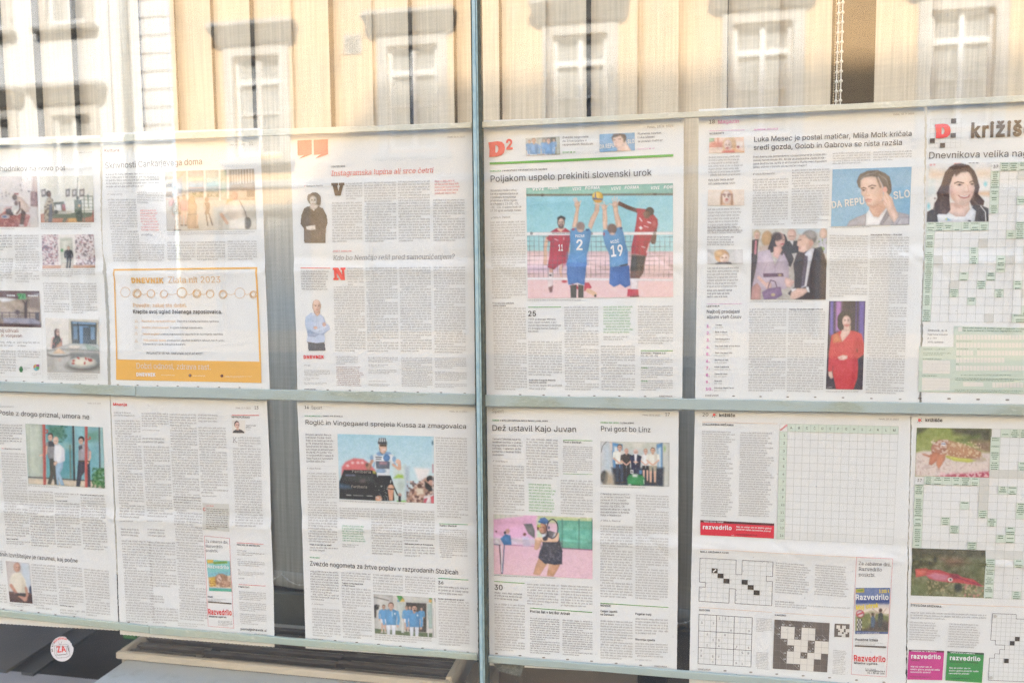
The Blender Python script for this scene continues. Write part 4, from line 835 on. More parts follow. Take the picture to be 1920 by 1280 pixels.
def mini_politician(C):
    C.fill((136, 178, 216)); C.n(5, 10)
    C.p([(1215, 190), (1235, 155), (1290, 150), (1340, 158), (1352, 190), (1345, 235), (1325, 240), (1310, 180), (1240, 185), (1225, 230)], (130, 112, 100)); C.p([(1228, 190), (1300, 170), (1325, 200), (1330, 250), (1300, 290), (1270, 290), (1240, 262), (1228, 225)], (244, 206, 184)); C.p([(1260, 315), (1275, 285), (1330, 260), (1380, 300), (1400, 318)], (240, 198, 174)); C.p([(1320, 250), (1345, 215), (1360, 250), (1400, 310), (1340, 318)], (246, 212, 194)); C.l([(1236, 212), (1252, 208)], 5, (110, 84, 74)); C.l([(1275, 205), (1298, 202)], 5, (110, 84, 74)); C.l([(1248, 268), (1266, 265)], 5, (190, 120, 110)); C.l([(1262, 215), (1252, 242), (1264, 244)], 4, (214, 164, 144)); C.n(6, 2)
def pic_couple(C):                                # Z11
    C.g((206, 200, 186), (190, 180, 166), 30, 300); C.n(30, 6); D_ = (72, 60, 58)
    C.p([(400, 35), (620, 35), (620, 60), (400, 75)], (190, 206, 214), 3); C.p([(50, 220), (100, 220), (100, 500), (50, 560)], (88, 78, 76)); C.p([(60, 120), (110, 110), (100, 230), (60, 230)], (84, 74, 72)); C.e(97, 80, 26, 34, (214, 188, 150)); C.face(97, 88, 19, 26, (226, 178, 158)); C.l([(90, 130), (85, 220)], 16, (212, 130, 140))
    C.e(175, 110, 42, 58, (212, 166, 110), 2); C.p([(110, 170), (200, 150), (200, 200), (120, 220)], (200, 176, 160), 3); C.e(360, 82, 34, 44, (232, 186, 164)); C.l([(340, 92), (378, 92)], 4, (90, 70, 60)); C.p([(310, 130), (410, 125), (430, 210), (330, 225)], (66, 62, 62)); C.p([(340, 122), (375, 126), (368, 160)], (232, 228, 226)); C.e(595, 70, 28, 40, (232, 190, 166)); C.p([(560, 110), (625, 105), (620, 225), (560, 200)], (204, 200, 214)); C.sp((120, 160, 80), 3, .6, 4, (560, 110, 625, 215), .8); C.p([(535, 180), (580, 170), (600, 210), (560, 220)], (80, 76, 70))
    # woman
    C.p([(215, 95), (260, 66), (310, 80), (330, 130), (350, 200), (375, 260), (350, 320), (310, 300), (290, 240), (240, 200), (205, 215), (180, 185), (200, 130)], (70, 52, 50)); C.e(272, 120, 38, 55, (238, 184, 166)); C.p([(225, 170), (280, 160), (290, 195), (255, 260), (220, 240)], (232, 176, 156)); C.e(248, 95, 40, 32, (74, 56, 52), 3, .9); C.l([(268, 112), (285, 108)], 5, (70, 50, 46)); C.l([(292, 118), (304, 116)], 4, (70, 50, 46)); C.l([(278, 152), (298, 148)], 7, (196, 66, 76)); C.l([(295, 128), (303, 138)], 4, (210, 150, 130))
    C.p([(105, 210), (195, 190), (235, 320), (300, 215), (335, 290), (340, 400), (325, 480), (300, 490), (230, 470), (150, 500), (100, 470), (90, 450), (60, 470), (90, 330)], (206, 184, 198)); C.l([(170, 300), (150, 360)], 6, (176, 152, 172), 2); C.l([(235, 320), (230, 370)], 4, (170, 146, 164)); C.p([(290, 220), (230, 330), (225, 322), (270, 230)], (182, 160, 176)); C.p([(145, 370), (295, 368), (298, 392), (147, 398)], (112, 78, 96)); C.e(270, 382, 14, 8, (190, 160, 110)); C.p([(60, 470), (100, 440), (130, 480), (125, 566), (50, 566)], (206, 150, 140)); C.l([(110, 400), (150, 440), (190, 480)], 24, (236, 184, 166)); C.e(185, 462, 24, 30, (238, 190, 172)); C.l([(180, 480), (200, 420), (235, 430), (250, 480)], 7, (110, 80, 96)); C.p([(135, 510), (190, 480), (275, 470), (290, 530), (240, 562), (150, 566)], (138, 102, 142)); C.n(18, 3, 7, (130, 470, 290, 566)); C.e(220, 530, 16, 12, (196, 170, 120)); C.p([(310, 400), (340, 405), (385, 430), (370, 450), (350, 475), (320, 470), (305, 430)], (238, 190, 172)); C.l([(350, 440), (384, 432)], 4, (206, 150, 136)); C.l([(335, 450), (368, 458)], 4, (206, 150, 136))
    # man
    C.p([(400, 215), (450, 205), (530, 180), (600, 220), (620, 300), (614, 566), (380, 566), (330, 520), (380, 470), (380, 380), (370, 300), (390, 240)], D_); C.p([(455, 225), (500, 180), (530, 185), (500, 300), (470, 465), (430, 480), (440, 380), (470, 260)], (230, 228, 232)); C.p([(455, 235), (478, 240), (475, 300), (455, 460), (425, 475), (440, 340)], (96, 84, 96)); C.e(490, 100, 56, 52, (150, 142, 134), 2); C.e(500, 80, 46, 32, (168, 160, 152), 4); C.p([(405, 120), (420, 85), (460, 80), (500, 120), (510, 180), (450, 215), (410, 205), (412, 170), (398, 160)], (238, 192, 170)); C.e(505, 140, 18, 28, (222, 166, 144)); C.l([(412, 122), (430, 118)], 5, (110, 84, 74)); C.l([(408, 182), (428, 180)], 5, (200, 120, 110)); C.l([(470, 90), (530, 130)], 12, (130, 122, 116), 3, .6)
    C.p([(355, 510), (400, 480), (470, 480), (480, 505), (440, 540), (380, 566), (345, 555)], (240, 194, 172)); C.p([(465, 470), (485, 468), (495, 512), (478, 510)], (232, 230, 232)); C.p([(355, 488), (390, 478), (395, 490), (360, 510)], (232, 230, 232)); C.l([(370, 530), (430, 510)], 4, (210, 156, 136)); C.l([(365, 545), (420, 530)], 4, (210, 156, 136)); C.n(7, 2, 5)
def pic_reddress(C):
    C.fill((70, 58, 66)); C.g((66, 56, 66), (82, 72, 78), 580, 1240)
    C.p([(648, 577), (672, 577), (668, 860), (640, 820)], (110, 96, 190), 3); C.p([(690, 577), (732, 577), (722, 800), (684, 800)], (186, 124, 196), 4); C.p([(862, 577), (905, 577), (898, 930), (858, 800)], (104, 88, 176), 4); C.l([(843, 577), (838, 790)], 9, (96, 80, 150), 2)
    R = (226, 66, 70)
    C.p([(655, 830), (720, 800), (760, 790), (830, 800), (880, 820), (900, 900), (902, 970), (860, 1000), (850, 1010), (855, 1060), (850, 1150), (820, 1238), (690, 1238), (665, 1120), (665, 1060), (660, 1110), (630, 1100), (635, 960)], R); C.p([(840, 830), (900, 900), (900, 970), (850, 1000), (840, 1100), (815, 1238), (790, 1238), (815, 1080), (820, 950)], (200, 50, 58), 4, .7); C.p([(665, 830), (705, 812), (732, 880), (665, 890)], (232, 128, 84), 1.5); C.n(20, 2, 3, (662, 815, 732, 892))
    C.e(752, 715, 52, 60, (60, 44, 44)); C.e(726, 750, 26, 44, (60, 44, 44)); C.p([(748, 750), (792, 750), (795, 795), (745, 795)], (232, 186, 166)); C.e(770, 690, 36, 34, (72, 54, 50)); C.face(768, 728, 32, 44, (240, 196, 180), (70, 50, 46), .05); C.l([(752, 756), (770, 762), (788, 755)], 6, (200, 70, 80)); C.p([(735, 790), (800, 785), (790, 820), (735, 882), (720, 830)], (238, 194, 176)); C.l([(797, 760), (796, 785)], 4, (226, 200, 150)); C.l([(845, 935), (848, 955)], 7, (80, 30, 40))
    C.p([(700, 995), (740, 978), (775, 985), (775, 1005), (745, 1018), (712, 1015)], (240, 200, 182)); C.p([(632, 1105), (658, 1100), (668, 1150), (650, 1160), (632, 1135)], (238, 194, 176)); C.l([(735, 1000), (700, 1010)], 3, (200, 60, 66)); C.l([(620, 1225), (660, 1220)], 4, (220, 214, 210)); C.n(7, 2, 5)
def pic_kitchen(C):                                # Z9
    C.g((248, 206, 180), (248, 216, 196), 240, 430); C.p([(125, 250), (185, 248), (185, 295), (125, 300)], (164, 206, 168)); C.l([(232, 245), (232, 330)], 12, (206, 110, 96), 2); C.p([(150, 300), (300, 300), (280, 350), (130, 350)], (232, 140, 116), 5); C.l([(130, 352), (290, 350)], 8, (214, 110, 92)); C.p([(445, 295), (535, 295), (530, 370), (450, 370)], (246, 226, 214), 3); C.e(474, 358, 16, 14, (170, 90, 90)); C.l([(200, 250), (196, 300)], 5, (226, 120, 104)); C.l([(410, 390), (545, 425)], 12, (240, 150, 80), 4, .7)
    C.e(370, 300, 70, 66, (240, 196, 140), 2); C.e(310, 350, 20, 60, (238, 190, 140), 3); C.e(425, 350, 22, 60, (232, 180, 130), 3); C.face(350, 335, 46, 66, (250, 212, 192), (180, 120, 90), -.1); C.p([(300, 400), (420, 395), (440, 430), (270, 432)], (232, 130, 120), 2); C.e(342, 374, 16, 8, (206, 90, 100)); C.n(8, 3)
def pic_blond(C):
    C.fill((242, 222, 204)); C.n(5, 10); C.p([(262, 1055), (258, 960), (270, 900), (300, 870), (375, 870), (405, 900), (412, 980), (425, 1055)], (232, 180, 140), 2); C.face(335, 960, 52, 88, (250, 220, 200), (140, 90, 70)); C.l([(275, 930), (272, 1050)], 12, (120, 84, 66), 2, .8); C.l([(402, 930), (398, 1050)], 12, (120, 84, 66), 2, .8); C.e(337, 985, 18, 10, (184, 80, 84)); C.e(305, 926, 20, 8, (130, 80, 80), 1.5); C.e(368, 926, 20, 8, (130, 80, 80), 1.5)
def pic_bob(C):
    C.fill((208, 202, 194)); C.p([(245, 145), (287, 145), (288, 233), (250, 233)], (224, 218, 212), 4); C.e(166, 186, 42, 38, (236, 176, 110), 2); C.face(180, 200, 26, 30, (250, 212, 186), (180, 110, 70)); C.e(150, 170, 28, 18, (240, 190, 130), 2); C.p([(120, 233), (150, 220), (215, 222), (225, 233)], (100, 90, 88)); C.n(6, 2)
def pic_smile(C):                                  # Z12
    C.g((232, 228, 222), (236, 232, 226), 607, 1260); C.p([(150, 700), (330, 720), (360, 760), (160, 780), (130, 740)], (240, 204, 170), 10); C.p([(640, 700), (800, 690), (800, 760), (650, 770)], (240, 210, 180), 10); C.p([(120, 790), (190, 800), (200, 960), (110, 980)], (222, 228, 226), 5); C.e(742, 845, 16, 22, (110, 200, 220), 3); C.e(122, 1090, 14, 30, (120, 206, 224), 3); C.p([(640, 930), (790, 930), (790, 975), (650, 960)], (236, 190, 150), 6); C.e(145, 638, 10, 8, (236, 110, 110), 2); C.e(182, 636, 10, 8, (236, 130, 120), 2); C.p([(400, 615), (470, 612), (470, 622), (400, 628)], (230, 130, 110), 2)
    for x in (575, 610, 650): C.e(x, 614, 12, 6, (100, 90, 84))
    K = (84, 62, 56)
    C.p([(100, 1260), (105, 1150), (160, 1120), (230, 1150), (230, 1260)], (70, 62, 60)); C.p([(590, 1060), (700, 1080), (772, 1110), (775, 1255), (610, 1258)], (74, 66, 64)); C.l([(690, 1085), (740, 1150), (745, 1250)], 9, (240, 238, 236)); C.p([(215, 1180), (330, 1150), (560, 1160), (600, 1080), (640, 1140), (625, 1255), (225, 1258)], (228, 232, 238)); C.p([(300, 1230), (325, 1212), (372, 1240), (330, 1245)], (120, 180, 220), 1.5); C.e(318, 1228, 12, 8, (220, 210, 90)); C.l([(605, 1100), (640, 1130)], 14, (70, 70, 84)); C.l([(560, 1245), (580, 1250)], 14, (70, 70, 76))
    C.p([(360, 1050), (560, 1040), (575, 1120), (520, 1200), (420, 1200), (340, 1150)], (240, 200, 182)); C.p([(380, 1060), (520, 1075), (570, 1010), (565, 1060), (500, 1100), (420, 1100)], (214, 164, 144), 5)
    C.p([(300, 720), (350, 660), (410, 628), (480, 622), (560, 640), (620, 700), (650, 770), (678, 880), (660, 950), (730, 1030), (720, 1080), (650, 1070), (590, 1080), (560, 1000), (600, 900), (500, 700), (400, 740), (350, 860), (350, 1000), (360, 1130), (320, 1175), (230, 1170), (170, 1120), (190, 1050), (220, 1000), (210, 940), (260, 850)], K)
    C.p([(360, 850), (380, 770), (440, 720), (520, 700), (580, 730), (615, 800), (628, 880), (610, 960), (570, 1040), (490, 1080), (420, 1060), (370, 990), (355, 920)], (242, 202, 182)); C.e(500, 770, 70, 40, (250, 222, 206), 8, .8); C.p([(365, 870), (400, 960), (420, 1050), (370, 990), (352, 930)], (220, 168, 146), 6, .8); C.e(590, 930, 22, 50, (230, 180, 160), 6, .7); C.e(410, 930, 34, 26, (246, 190, 176), 8, .7)
    C.p([(405, 735), (450, 690), (530, 680), (545, 705), (470, 720), (420, 760)], K, 3); C.p([(560, 700), (610, 740), (640, 850), (625, 870), (600, 780)], K, 3)
    C.l([(405, 838), (440, 822), (505, 835)], 11, (84, 62, 54)); C.l([(570, 828), (600, 812), (625, 822)], 10, (84, 62, 54)); C.e(458, 853, 30, 10, (150, 116, 106), 1.2); C.e(460, 853, 11, 9, (60, 46, 44)); C.e(598, 846, 24, 9, (150, 116, 106), 1.2); C.e(598, 846, 10, 8, (60, 46, 44)); C.l([(548, 860), (560, 925), (535, 935), (515, 928)], 7, (216, 158, 138), 2)
    C.p([(440, 965), (500, 975), (575, 960), (560, 990), (510, 1003), (465, 990)], (190, 100, 96)); C.p([(455, 966), (510, 976), (562, 963), (548, 981), (510, 987), (470, 980)], (250, 248, 244)); C.p([(480, 690), (520, 650), (530, 660), (520, 720)], (110, 84, 74), 3, .6)
    C.sp((110, 86, 78), 4, .6, 3, (180, 950, 350, 1170), .6); C.l([(330, 700), (290, 800), (250, 930)], 8, (112, 88, 78), 3, .6); C.l([(180, 1060), (185, 1120)], 6, (200, 190, 184), 2, .5); C.l([(610, 1020), (650, 1060)], 7, (160, 140, 130), 3, .5); C.n(7, 2, 5)
def pic_arrest(C):                                 # Zg
    C.g((190, 214, 206), (170, 206, 204), 310, 900); C.p([(275, 312), (470, 320), (475, 900), (310, 890)], (196, 206, 188)); C.n(10, 20); C.l([(318, 320), (325, 890)], 4, (150, 160, 146), 1, .7)
    C.p([(500, 325), (790, 338), (808, 915), (510, 900)], (112, 178, 186)); C.p([(530, 330), (700, 335), (720, 430), (690, 500), (600, 460), (540, 420)], (84, 136, 116), 6); C.sp((60, 110, 96), 4, .55, 2, (520, 330, 740, 520), .7); C.p([(700, 530), (790, 540), (800, 600), (700, 590)], (150, 190, 180), 8); C.p([(640, 600), (800, 620), (805, 900), (660, 890)], (90, 160, 172), 10); C.p([(820, 340), (1080, 352), (1090, 930), (830, 915)], (140, 196, 206)); C.p([(930, 400), (1080, 390), (1090, 500), (960, 510)], (104, 160, 140), 8); C.p([(850, 560), (1085, 600), (1090, 920), (850, 900)], (116, 180, 190), 12); C.p([(1100, 355), (1125, 355), (1145, 960), (1110, 940)], (150, 196, 196))
    C.p([(305, 905), (1145, 945), (1150, 1017), (310, 970)], (226, 206, 178)); C.n(14, 4, 3, (305, 905, 1150, 1017)); C.l([(310, 895), (1140, 940)], 12, (84, 78, 74)); C.l([(803, 338), (818, 925)], 22, (70, 72, 72)); C.l([(1087, 352), (1095, 800)], 13, (66, 72, 76)); C.l([(770, 550), (778, 900)], 12, (120, 120, 96), 2)
    # officers
    def trous(p, c): C.p(p, c)
    C.p([(540, 690), (615, 690), (625, 800), (635, 978), (600, 975), (590, 880), (560, 975), (522, 970), (550, 860)], (92, 88, 80)); C.p([(505, 520), (560, 495), (600, 520), (605, 690), (530, 695), (520, 640), (500, 620)], (150, 146, 146)); C.p([(530, 510), (560, 500), (598, 515), (595, 560), (530, 560)], (80, 80, 86)); C.l([(512, 560), (505, 640), (440, 660)], 18, (232, 182, 156)); C.e(555, 455, 30, 42, (90, 70, 60)); C.face(552, 465, 24, 34, (230, 182, 156), (90, 70, 60), -.3)
    C.p([(605, 720), (700, 715), (690, 800), (660, 850), (710, 985), (670, 985), (640, 900), (655, 982), (628, 980), (615, 880)], (156, 190, 218)); C.p([(600, 550), (650, 530), (705, 580), (712, 715), (640, 745), (590, 715), (592, 620)], (240, 240, 244)); C.p([(680, 590), (712, 600), (710, 715), (660, 740)], (214, 216, 226), 3); C.e(615, 490, 30, 38, (240, 204, 180)); C.face(613, 505, 26, 38, (240, 200, 176), (200, 170, 150), -.3); C.p([(588, 735), (620, 720), (632, 740), (612, 770), (590, 765)], (234, 186, 160))
    C.p([(860, 710), (985, 720), (990, 820), (995, 1000), (950, 1000), (935, 830), (900, 880), (878, 1000), (838, 995), (850, 860)], (74, 74, 84)); C.p([(865, 550), (905, 530), (960, 550), (1000, 620), (985, 720), (865, 708), (862, 620)], (170, 164, 170)); C.p([(862, 560), (900, 545), (905, 580), (870, 600)], (80, 80, 90)); C.l([(990, 620), (990, 680), (965, 740)], 20, (232, 182, 156)); C.e(893, 485, 32, 36, (56, 50, 50)); C.face(888, 505, 24, 32, (228, 178, 152), (50, 44, 44), -.3); C.l([(870, 718), (985, 722)], 12, (90, 84, 60))
    C.l([(482, 322), (490, 968)], 32, (190, 84, 76)); C.l([(475, 322), (482, 968)], 8, (212, 110, 98)); C.l([(945, 348), (948, 1005)], 30, (196, 84, 76)); C.l([(938, 348), (940, 1005)], 8, (214, 110, 98)); C.l([(500, 415), (520, 410), (525, 385), (505, 380)], 12, (206, 80, 72)); C.l([(965, 485), (990, 475), (985, 455)], 12, (206, 80, 72))
    for x, y, r_ in ((1080, 850, 50), (1110, 820, 40), (1060, 900, 45), (1100, 960, 55), (1060, 950, 40), (1130, 900, 35)): C.e(x, y, r_, r_*.55, (92, 148, 84), 3); 
    C.sp((50, 104, 56), 3, .5, 6, (1010, 790, 1150, 1017), .7); C.n(7, 2, 5)
def pic_officer(C):                                # Z14
    C.g((206, 192, 184), (220, 212, 206), 945, 1120); C.p([(120, 950), (172, 958), (185, 1110), (130, 1100)], (206, 216, 226), 6); C.p([(50, 1120), (190, 1130), (190, 1192), (58, 1182)], (92, 68, 62)); C.l([(52, 1128), (188, 1140)], 4, (130, 96, 84)); C.e(178, 1110, 10, 22, (70, 80, 104))
    C.p([(75, 1020), (100, 1008), (118, 1012), (145, 1050), (158, 1110), (150, 1132), (85, 1130), (80, 1090), (60, 1085), (58, 1050)], (238, 226, 204)); C.p([(130, 1040), (158, 1110), (150, 1130), (120, 1128)], (222, 206, 180), 3); C.l([(66, 1085), (95, 1130), (135, 1160)], 17, (206, 142, 116)); C.l([(150, 1100), (158, 1140), (148, 1165)], 14, (206, 142, 116)); C.e(145, 1165, 13, 13, (212, 150, 124)); C.e(100, 982, 20, 27, (214, 166, 140)); C.face(101, 984, 17, 26, (220, 166, 140), (180, 160, 150), .3); C.p([(85, 1130), (150, 1130), (150, 1150), (100, 1145)], (66, 58, 58)); C.n(8, 2)
def pic_face13(C):                                 # Zh
    C.p([(1160, 353), (1168, 330), (1200, 312), (1240, 315), (1270, 335), (1278, 355)], (96, 90, 90)); C.e(1202, 270, 26, 34, (74, 64, 60)); C.face(1207, 282, 22, 32, (228, 180, 160), (70, 56, 50), .2); C.p([(1195, 312), (1225, 308), (1222, 325), (1200, 325)], (214, 166, 146))
def pic_cover_beach(C):                            # Z15
    C.g((140, 206, 196), (120, 200, 196), 838, 900); C.p([(80, 905), (200, 900), (204, 1000), (90, 996)], (120, 190, 206)); C.p([(82, 930), (200, 920), (204, 985), (90, 980)], (236, 196, 160), 2); C.e(150, 940, 34, 30, (190, 140, 100), 2); C.e(168, 962, 32, 18, (214, 160, 124), 2); C.e(140, 935, 14, 20, (240, 196, 168)); C.sp((140, 96, 70), 2, .6, 1, (120, 905, 200, 980), .6); C.p([(90, 930), (118, 926), (126, 972), (96, 975)], (242, 196, 70), 2); C.sp((190, 120, 40), 2, .5, 3, (90, 925, 125, 975), .8); C.p([(78, 840), (110, 838), (110, 856), (80, 858)], (240, 190, 60)); C.p([(110, 850), (182, 846), (182, 858), (112, 862)], (120, 170, 60), 1); C.p([(88, 985), (205, 990), (205, 1003), (90, 998)], (80, 186, 150)); C.n(10, 2)
def pic_cyclist(C):                                # Zi
    C.g((168, 214, 232), (206, 230, 236), 355, 900); C.n(6, 25)
    C.p([(1225, 710), (1400, 722), (1350, 850), (1270, 840)], (240, 232, 230), 4); C.p([(1010, 700), (1140, 680), (1150, 1060), (1000, 1060)], (206, 222, 216), 5); C.p([(1015, 820), (1060, 780), (1110, 790), (1120, 822)], (160, 200, 70), 3); C.p([(1130, 700), (1175, 700), (1180, 1060), (1140, 1060)], (170, 186, 200), 5); C.e(1090, 900, 30, 50, (186, 200, 190), 4); C.p([(1050, 1060), (1140, 1060), (1140, 1080), (1050, 1080)], (140, 210, 90), 3)
    C.p([(455, 790), (460, 700), (500, 650), (590, 612), (690, 622), (770, 680), (820, 740), (820, 790)], (232, 112, 112), 3)
    for x in (575, 633, 680, 520): C.e(x, 660 if x != 520 else 690, 16, 13, (244, 200, 196), 2)
    C.p([(482, 735), (780, 738), (830, 760), (860, 900), (870, 1062), (433, 1040), (432, 860)], (58, 58, 56)); C.p([(495, 775), (800, 790), (810, 870), (470, 850)], (72, 74, 74), 5); C.p([(432, 880), (540, 900), (560, 930), (433, 925)], (80, 104, 130), 5); C.p([(500, 785), (600, 787), (600, 797), (500, 795)], (120, 130, 170), 2); C.e(682, 850, 30, 18, (104, 90, 88), 3); C.l([(512, 1000), (560, 1003)], 7, (220, 220, 214)); C.l([(585, 1003), (690, 1008)], 7, (200, 200, 196), .8, .8); C.l([(730, 1010), (790, 1012)], 7, (210, 210, 206)); C.p([(790, 740), (822, 755), (822, 775), (795, 770)], (190, 186, 80), 2)
    # crowd
    C.p([(1150, 1040), (1180, 960), (1260, 880), (1340, 820), (1432, 800), (1435, 1088), (1150, 1078)], (186, 140, 118), 3); C.sp((110, 80, 74), 4, .5, 1, (1150, 850, 1435, 1080), .8); C.sp((232, 196, 176), 4, .55, 5, (1150, 850, 1435, 1080), .8); C.e(1395, 830, 38, 36, (50, 42, 44)); C.e(1400, 870, 26, 30, (206, 154, 134)); C.p([(1340, 850), (1400, 900), (1430, 950), (1380, 960), (1340, 910)], (62, 62, 60), 2); C.e(1285, 905, 24, 24, (110, 80, 66)); C.p([(1250, 930), (1320, 930), (1330, 990), (1260, 1000)], (226, 206, 180), 3); C.p([(1330, 1010), (1435, 990), (1435, 1088), (1330, 1085)], (236, 224, 226), 2); C.p([(1335, 1040), (1370, 1030), (1350, 1086), (1325, 1085)], (220, 90, 104)); C.p([(1400, 1020), (1435, 1000), (1435, 1088), (1405, 1086)], (224, 96, 106)); C.l([(1418, 380), (1422, 1000)], 8, (220, 226, 226), 2, .7); C.e(1418, 450, 8, 22, (90, 120, 130)); C.l([(1422, 680), (1425, 760)], 10, (206, 110, 120), 2)
    # rider
    C.p([(850, 790), (980, 795), (1010, 880), (1020, 1060), (940, 1062), (830, 1060), (815, 960), (830, 860)], (40, 40, 38)); C.e(905, 1000, 30, 50, (56, 54, 50), 3); C.l([(1010, 900), (1055, 1000)], 12, (44, 44, 42)); C.e(985, 925, 34, 38, (236, 180, 146)); C.p([(950, 940), (1015, 940), (1005, 1060), (965, 1060)], (226, 160, 126)); C.e(855, 1040, 36, 34, (228, 166, 132)); C.l([(950, 930), (1015, 938)], 10, (50, 48, 46)); C.sp((220, 220, 214), 2, .7, 3, (815, 880, 950, 1060), .7); C.l([(985, 845), (980, 870)], 10, (226, 226, 220)); C.e(1078, 1000, 18, 20, (200, 150, 130), 2); C.p([(1065, 1010), (1090, 1010), (1090, 1075), (1062, 1075)], (70, 60, 62))
    C.p([(800, 580), (860, 545), (950, 548), (1020, 585), (1040, 680), (1000, 700), (975, 660), (970, 795), (845, 795), (820, 700), (800, 650), (755, 640), (765, 600)], (236, 240, 244)); C.e(870, 565, 40, 22, (124, 164, 206)); C.e(940, 560, 45, 16, (124, 164, 206)); C.e(780, 610, 18, 32, (130, 170, 210)); C.e(1018, 620, 20, 30, (130, 170, 210)); C.e(1020, 680, 16, 22, (124, 166, 210)); C.e(880, 745, 50, 30, (150, 182, 216), 2); C.e(938, 608, 37, 37, (92, 140, 200)); C.p([(822, 640), (972, 645), (968, 722), (830, 720)], (104, 110, 122)); C.p([(860, 645), (945, 648), (942, 680), (862, 678)], (170, 130, 140), 2); C.l([(825, 600), (885, 602)], 10, (84, 80, 80)); C.l([(828, 622), (880, 624)], 10, (84, 80, 80)); C.l([(810, 660), (800, 700)], 12, (120, 160, 206), 2); C.l([(848, 772), (965, 778)], 14, (226, 232, 240))
    C.l([(785, 640), (745, 720)], 30, (206, 150, 120)); C.e(745, 700, 30, 34, (196, 138, 110)); C.l([(1010, 680), (1065, 725)], 26, (226, 172, 142)); C.l([(1075, 720), (1072, 650)], 34, (226, 170, 140)); C.e(1058, 645, 24, 26, (236, 184, 156)); C.e(730, 680, 16, 20, (120, 90, 76))
    C.p([(855, 470), (940, 470), (942, 520), (920, 560), (895, 568), (872, 550), (858, 520)], (230, 182, 156)); C.e(892, 440, 50, 42, (226, 228, 230)); 
    for dx in (-30, -10, 10, 30): C.l([(892+dx, 402), (892+dx*1.25, 440)], 8, (60, 60, 62))
    C.p([(845, 440), (940, 440), (942, 462), (848, 462)], (70, 70, 74), 1.5); C.p([(860, 462), (940, 464), (935, 490), (905, 486), (870, 490)], (84, 70, 56)); C.l([(895, 520), (925, 522)], 7, (236, 226, 220)); C.l([(862, 500), (870, 550), (895, 570)], 5, (110, 100, 96)); C.n(7, 2, 5)
def pic_tennis(C):                                 # Zd
    C.fill((240, 190, 214)); C.n(10, 40); C.p([(63, 50), (300, 60), (300, 100), (63, 100)], (214, 216, 200), 3)
    for x in range(80, 250, 40): C.l([(x, 55), (x, 92)], 8, (188, 200, 186), 2)
    C.p([(63, 95), (230, 75), (410, 65), (400, 300), (63, 250)], (238, 176, 212), 3); C.p([(410, 65), (830, 80), (830, 130), (410, 120)], (200, 214, 150), 4); C.sp((246, 240, 200), 8, .55, 2, (560, 65, 830, 120), .7); C.p([(560, 100), (830, 108), (830, 330), (560, 322)], (116, 196, 168)); C.p([(405, 90), (480, 90), (470, 260), (405, 260)], (206, 226, 190), 4)
    for x in (600, 728, 830): C.l([(x, 95), (x, 325)], 8, (84, 130, 116), 1.5)
    C.sp((90, 170, 146), 8, .6, 5, (560, 110, 830, 320), .4); C.p([(300, 130), (365, 128), (388, 180), (390, 240), (335, 200)], (130, 126, 122), 1.5); C.p([(63, 230), (400, 240), (400, 290), (63, 285)], (226, 210, 232), 4); C.l([(150, 288), (480, 310), (830, 328)], 7, (160, 84, 130), 1.5); C.p([(63, 285), (480, 310), (830, 335), (830, 555), (63, 515)], (244, 196, 210)); C.p([(120, 300), (480, 320), (480, 400), (140, 400)], (240, 186, 216), 20, .6)
    C.p([(75, 240), (110, 240), (120, 285), (80, 285)], (226, 220, 230), 2); C.p([(120, 240), (160, 205), (200, 215), (208, 290), (148, 290)], (76, 130, 190), 1.5); C.e(175, 185, 18, 18, (200, 150, 130), 2); C.e(155, 195, 10, 10, (70, 66, 70)); C.e(310, 208, 12, 11, (130, 80, 70), 1.5); C.p([(290, 225), (335, 225), (360, 300), (300, 300)], (206, 196, 226), 3); C.e(86, 187, 6, 6, (110, 60, 70))
    C.l([(70, 285), (118, 290)], 8, (130, 140, 160)); C.l([(112, 290), (128, 510)], 10, (120, 96, 106)); C.l([(150, 290), (134, 510)], 9, (110, 120, 150)); C.l([(128, 300), (130, 500)], 8, (236, 236, 240))
    # player
    C.p([(420, 390), (500, 420), (470, 460), (425, 527), (375, 520), (395, 450)], (230, 172, 132)); C.p([(500, 430), (590, 430), (560, 490), (530, 537), (480, 530)], (222, 162, 122)); C.p([(470, 430), (520, 440), (500, 480)], (244, 206, 170), 5, .6)
    C.p([(430, 330), (480, 320), (600, 345), (598, 440), (540, 445), (485, 435), (470, 440), (415, 390)], (76, 76, 88)); C.p([(465, 200), (500, 180), (560, 200), (580, 240), (590, 300), (605, 345), (540, 355), (430, 340), (450, 280), (445, 240)], (84, 84, 94)); C.p([(540, 200), (572, 200), (572, 250), (520, 250)], (196, 206, 220), 3); C.p([(440, 195), (480, 190), (470, 240), (445, 230)], (210, 214, 222), 2); C.sp((120, 122, 134), 3, .6, 2, (430, 260, 600, 430), .5)
    C.l([(560, 210), (555, 250), (480, 250), (430, 245)], 32, (240, 190, 156)); C.p([(425, 230), (445, 255), (420, 320), (400, 332), (382, 320), (390, 270), (405, 235)], (236, 182, 148)); C.e(412, 248, 24, 18, (240, 190, 160)); C.e(470, 240, 20, 16, (70, 68, 80)); C.e(450, 165, 30, 42, (104, 70, 60)); C.face(446, 162, 25, 38, (222, 160, 130), (90, 60, 50), -.2); C.e(470, 175, 14, 30, (150, 100, 80), 2, .8); C.p([(418, 115), (430, 85), (465, 78), (492, 100), (490, 130), (450, 118)], (84, 124, 186)); C.l([(418, 112), (470, 128)], 10, (64, 100, 160)); C.e(412, 158, 8, 22, (120, 76, 60))
    C.e(420, 147, 14, 9, (200, 214, 90)); C.e(524, 166, 42, 72, (226, 196, 180), 2, .22, rot=.15); 
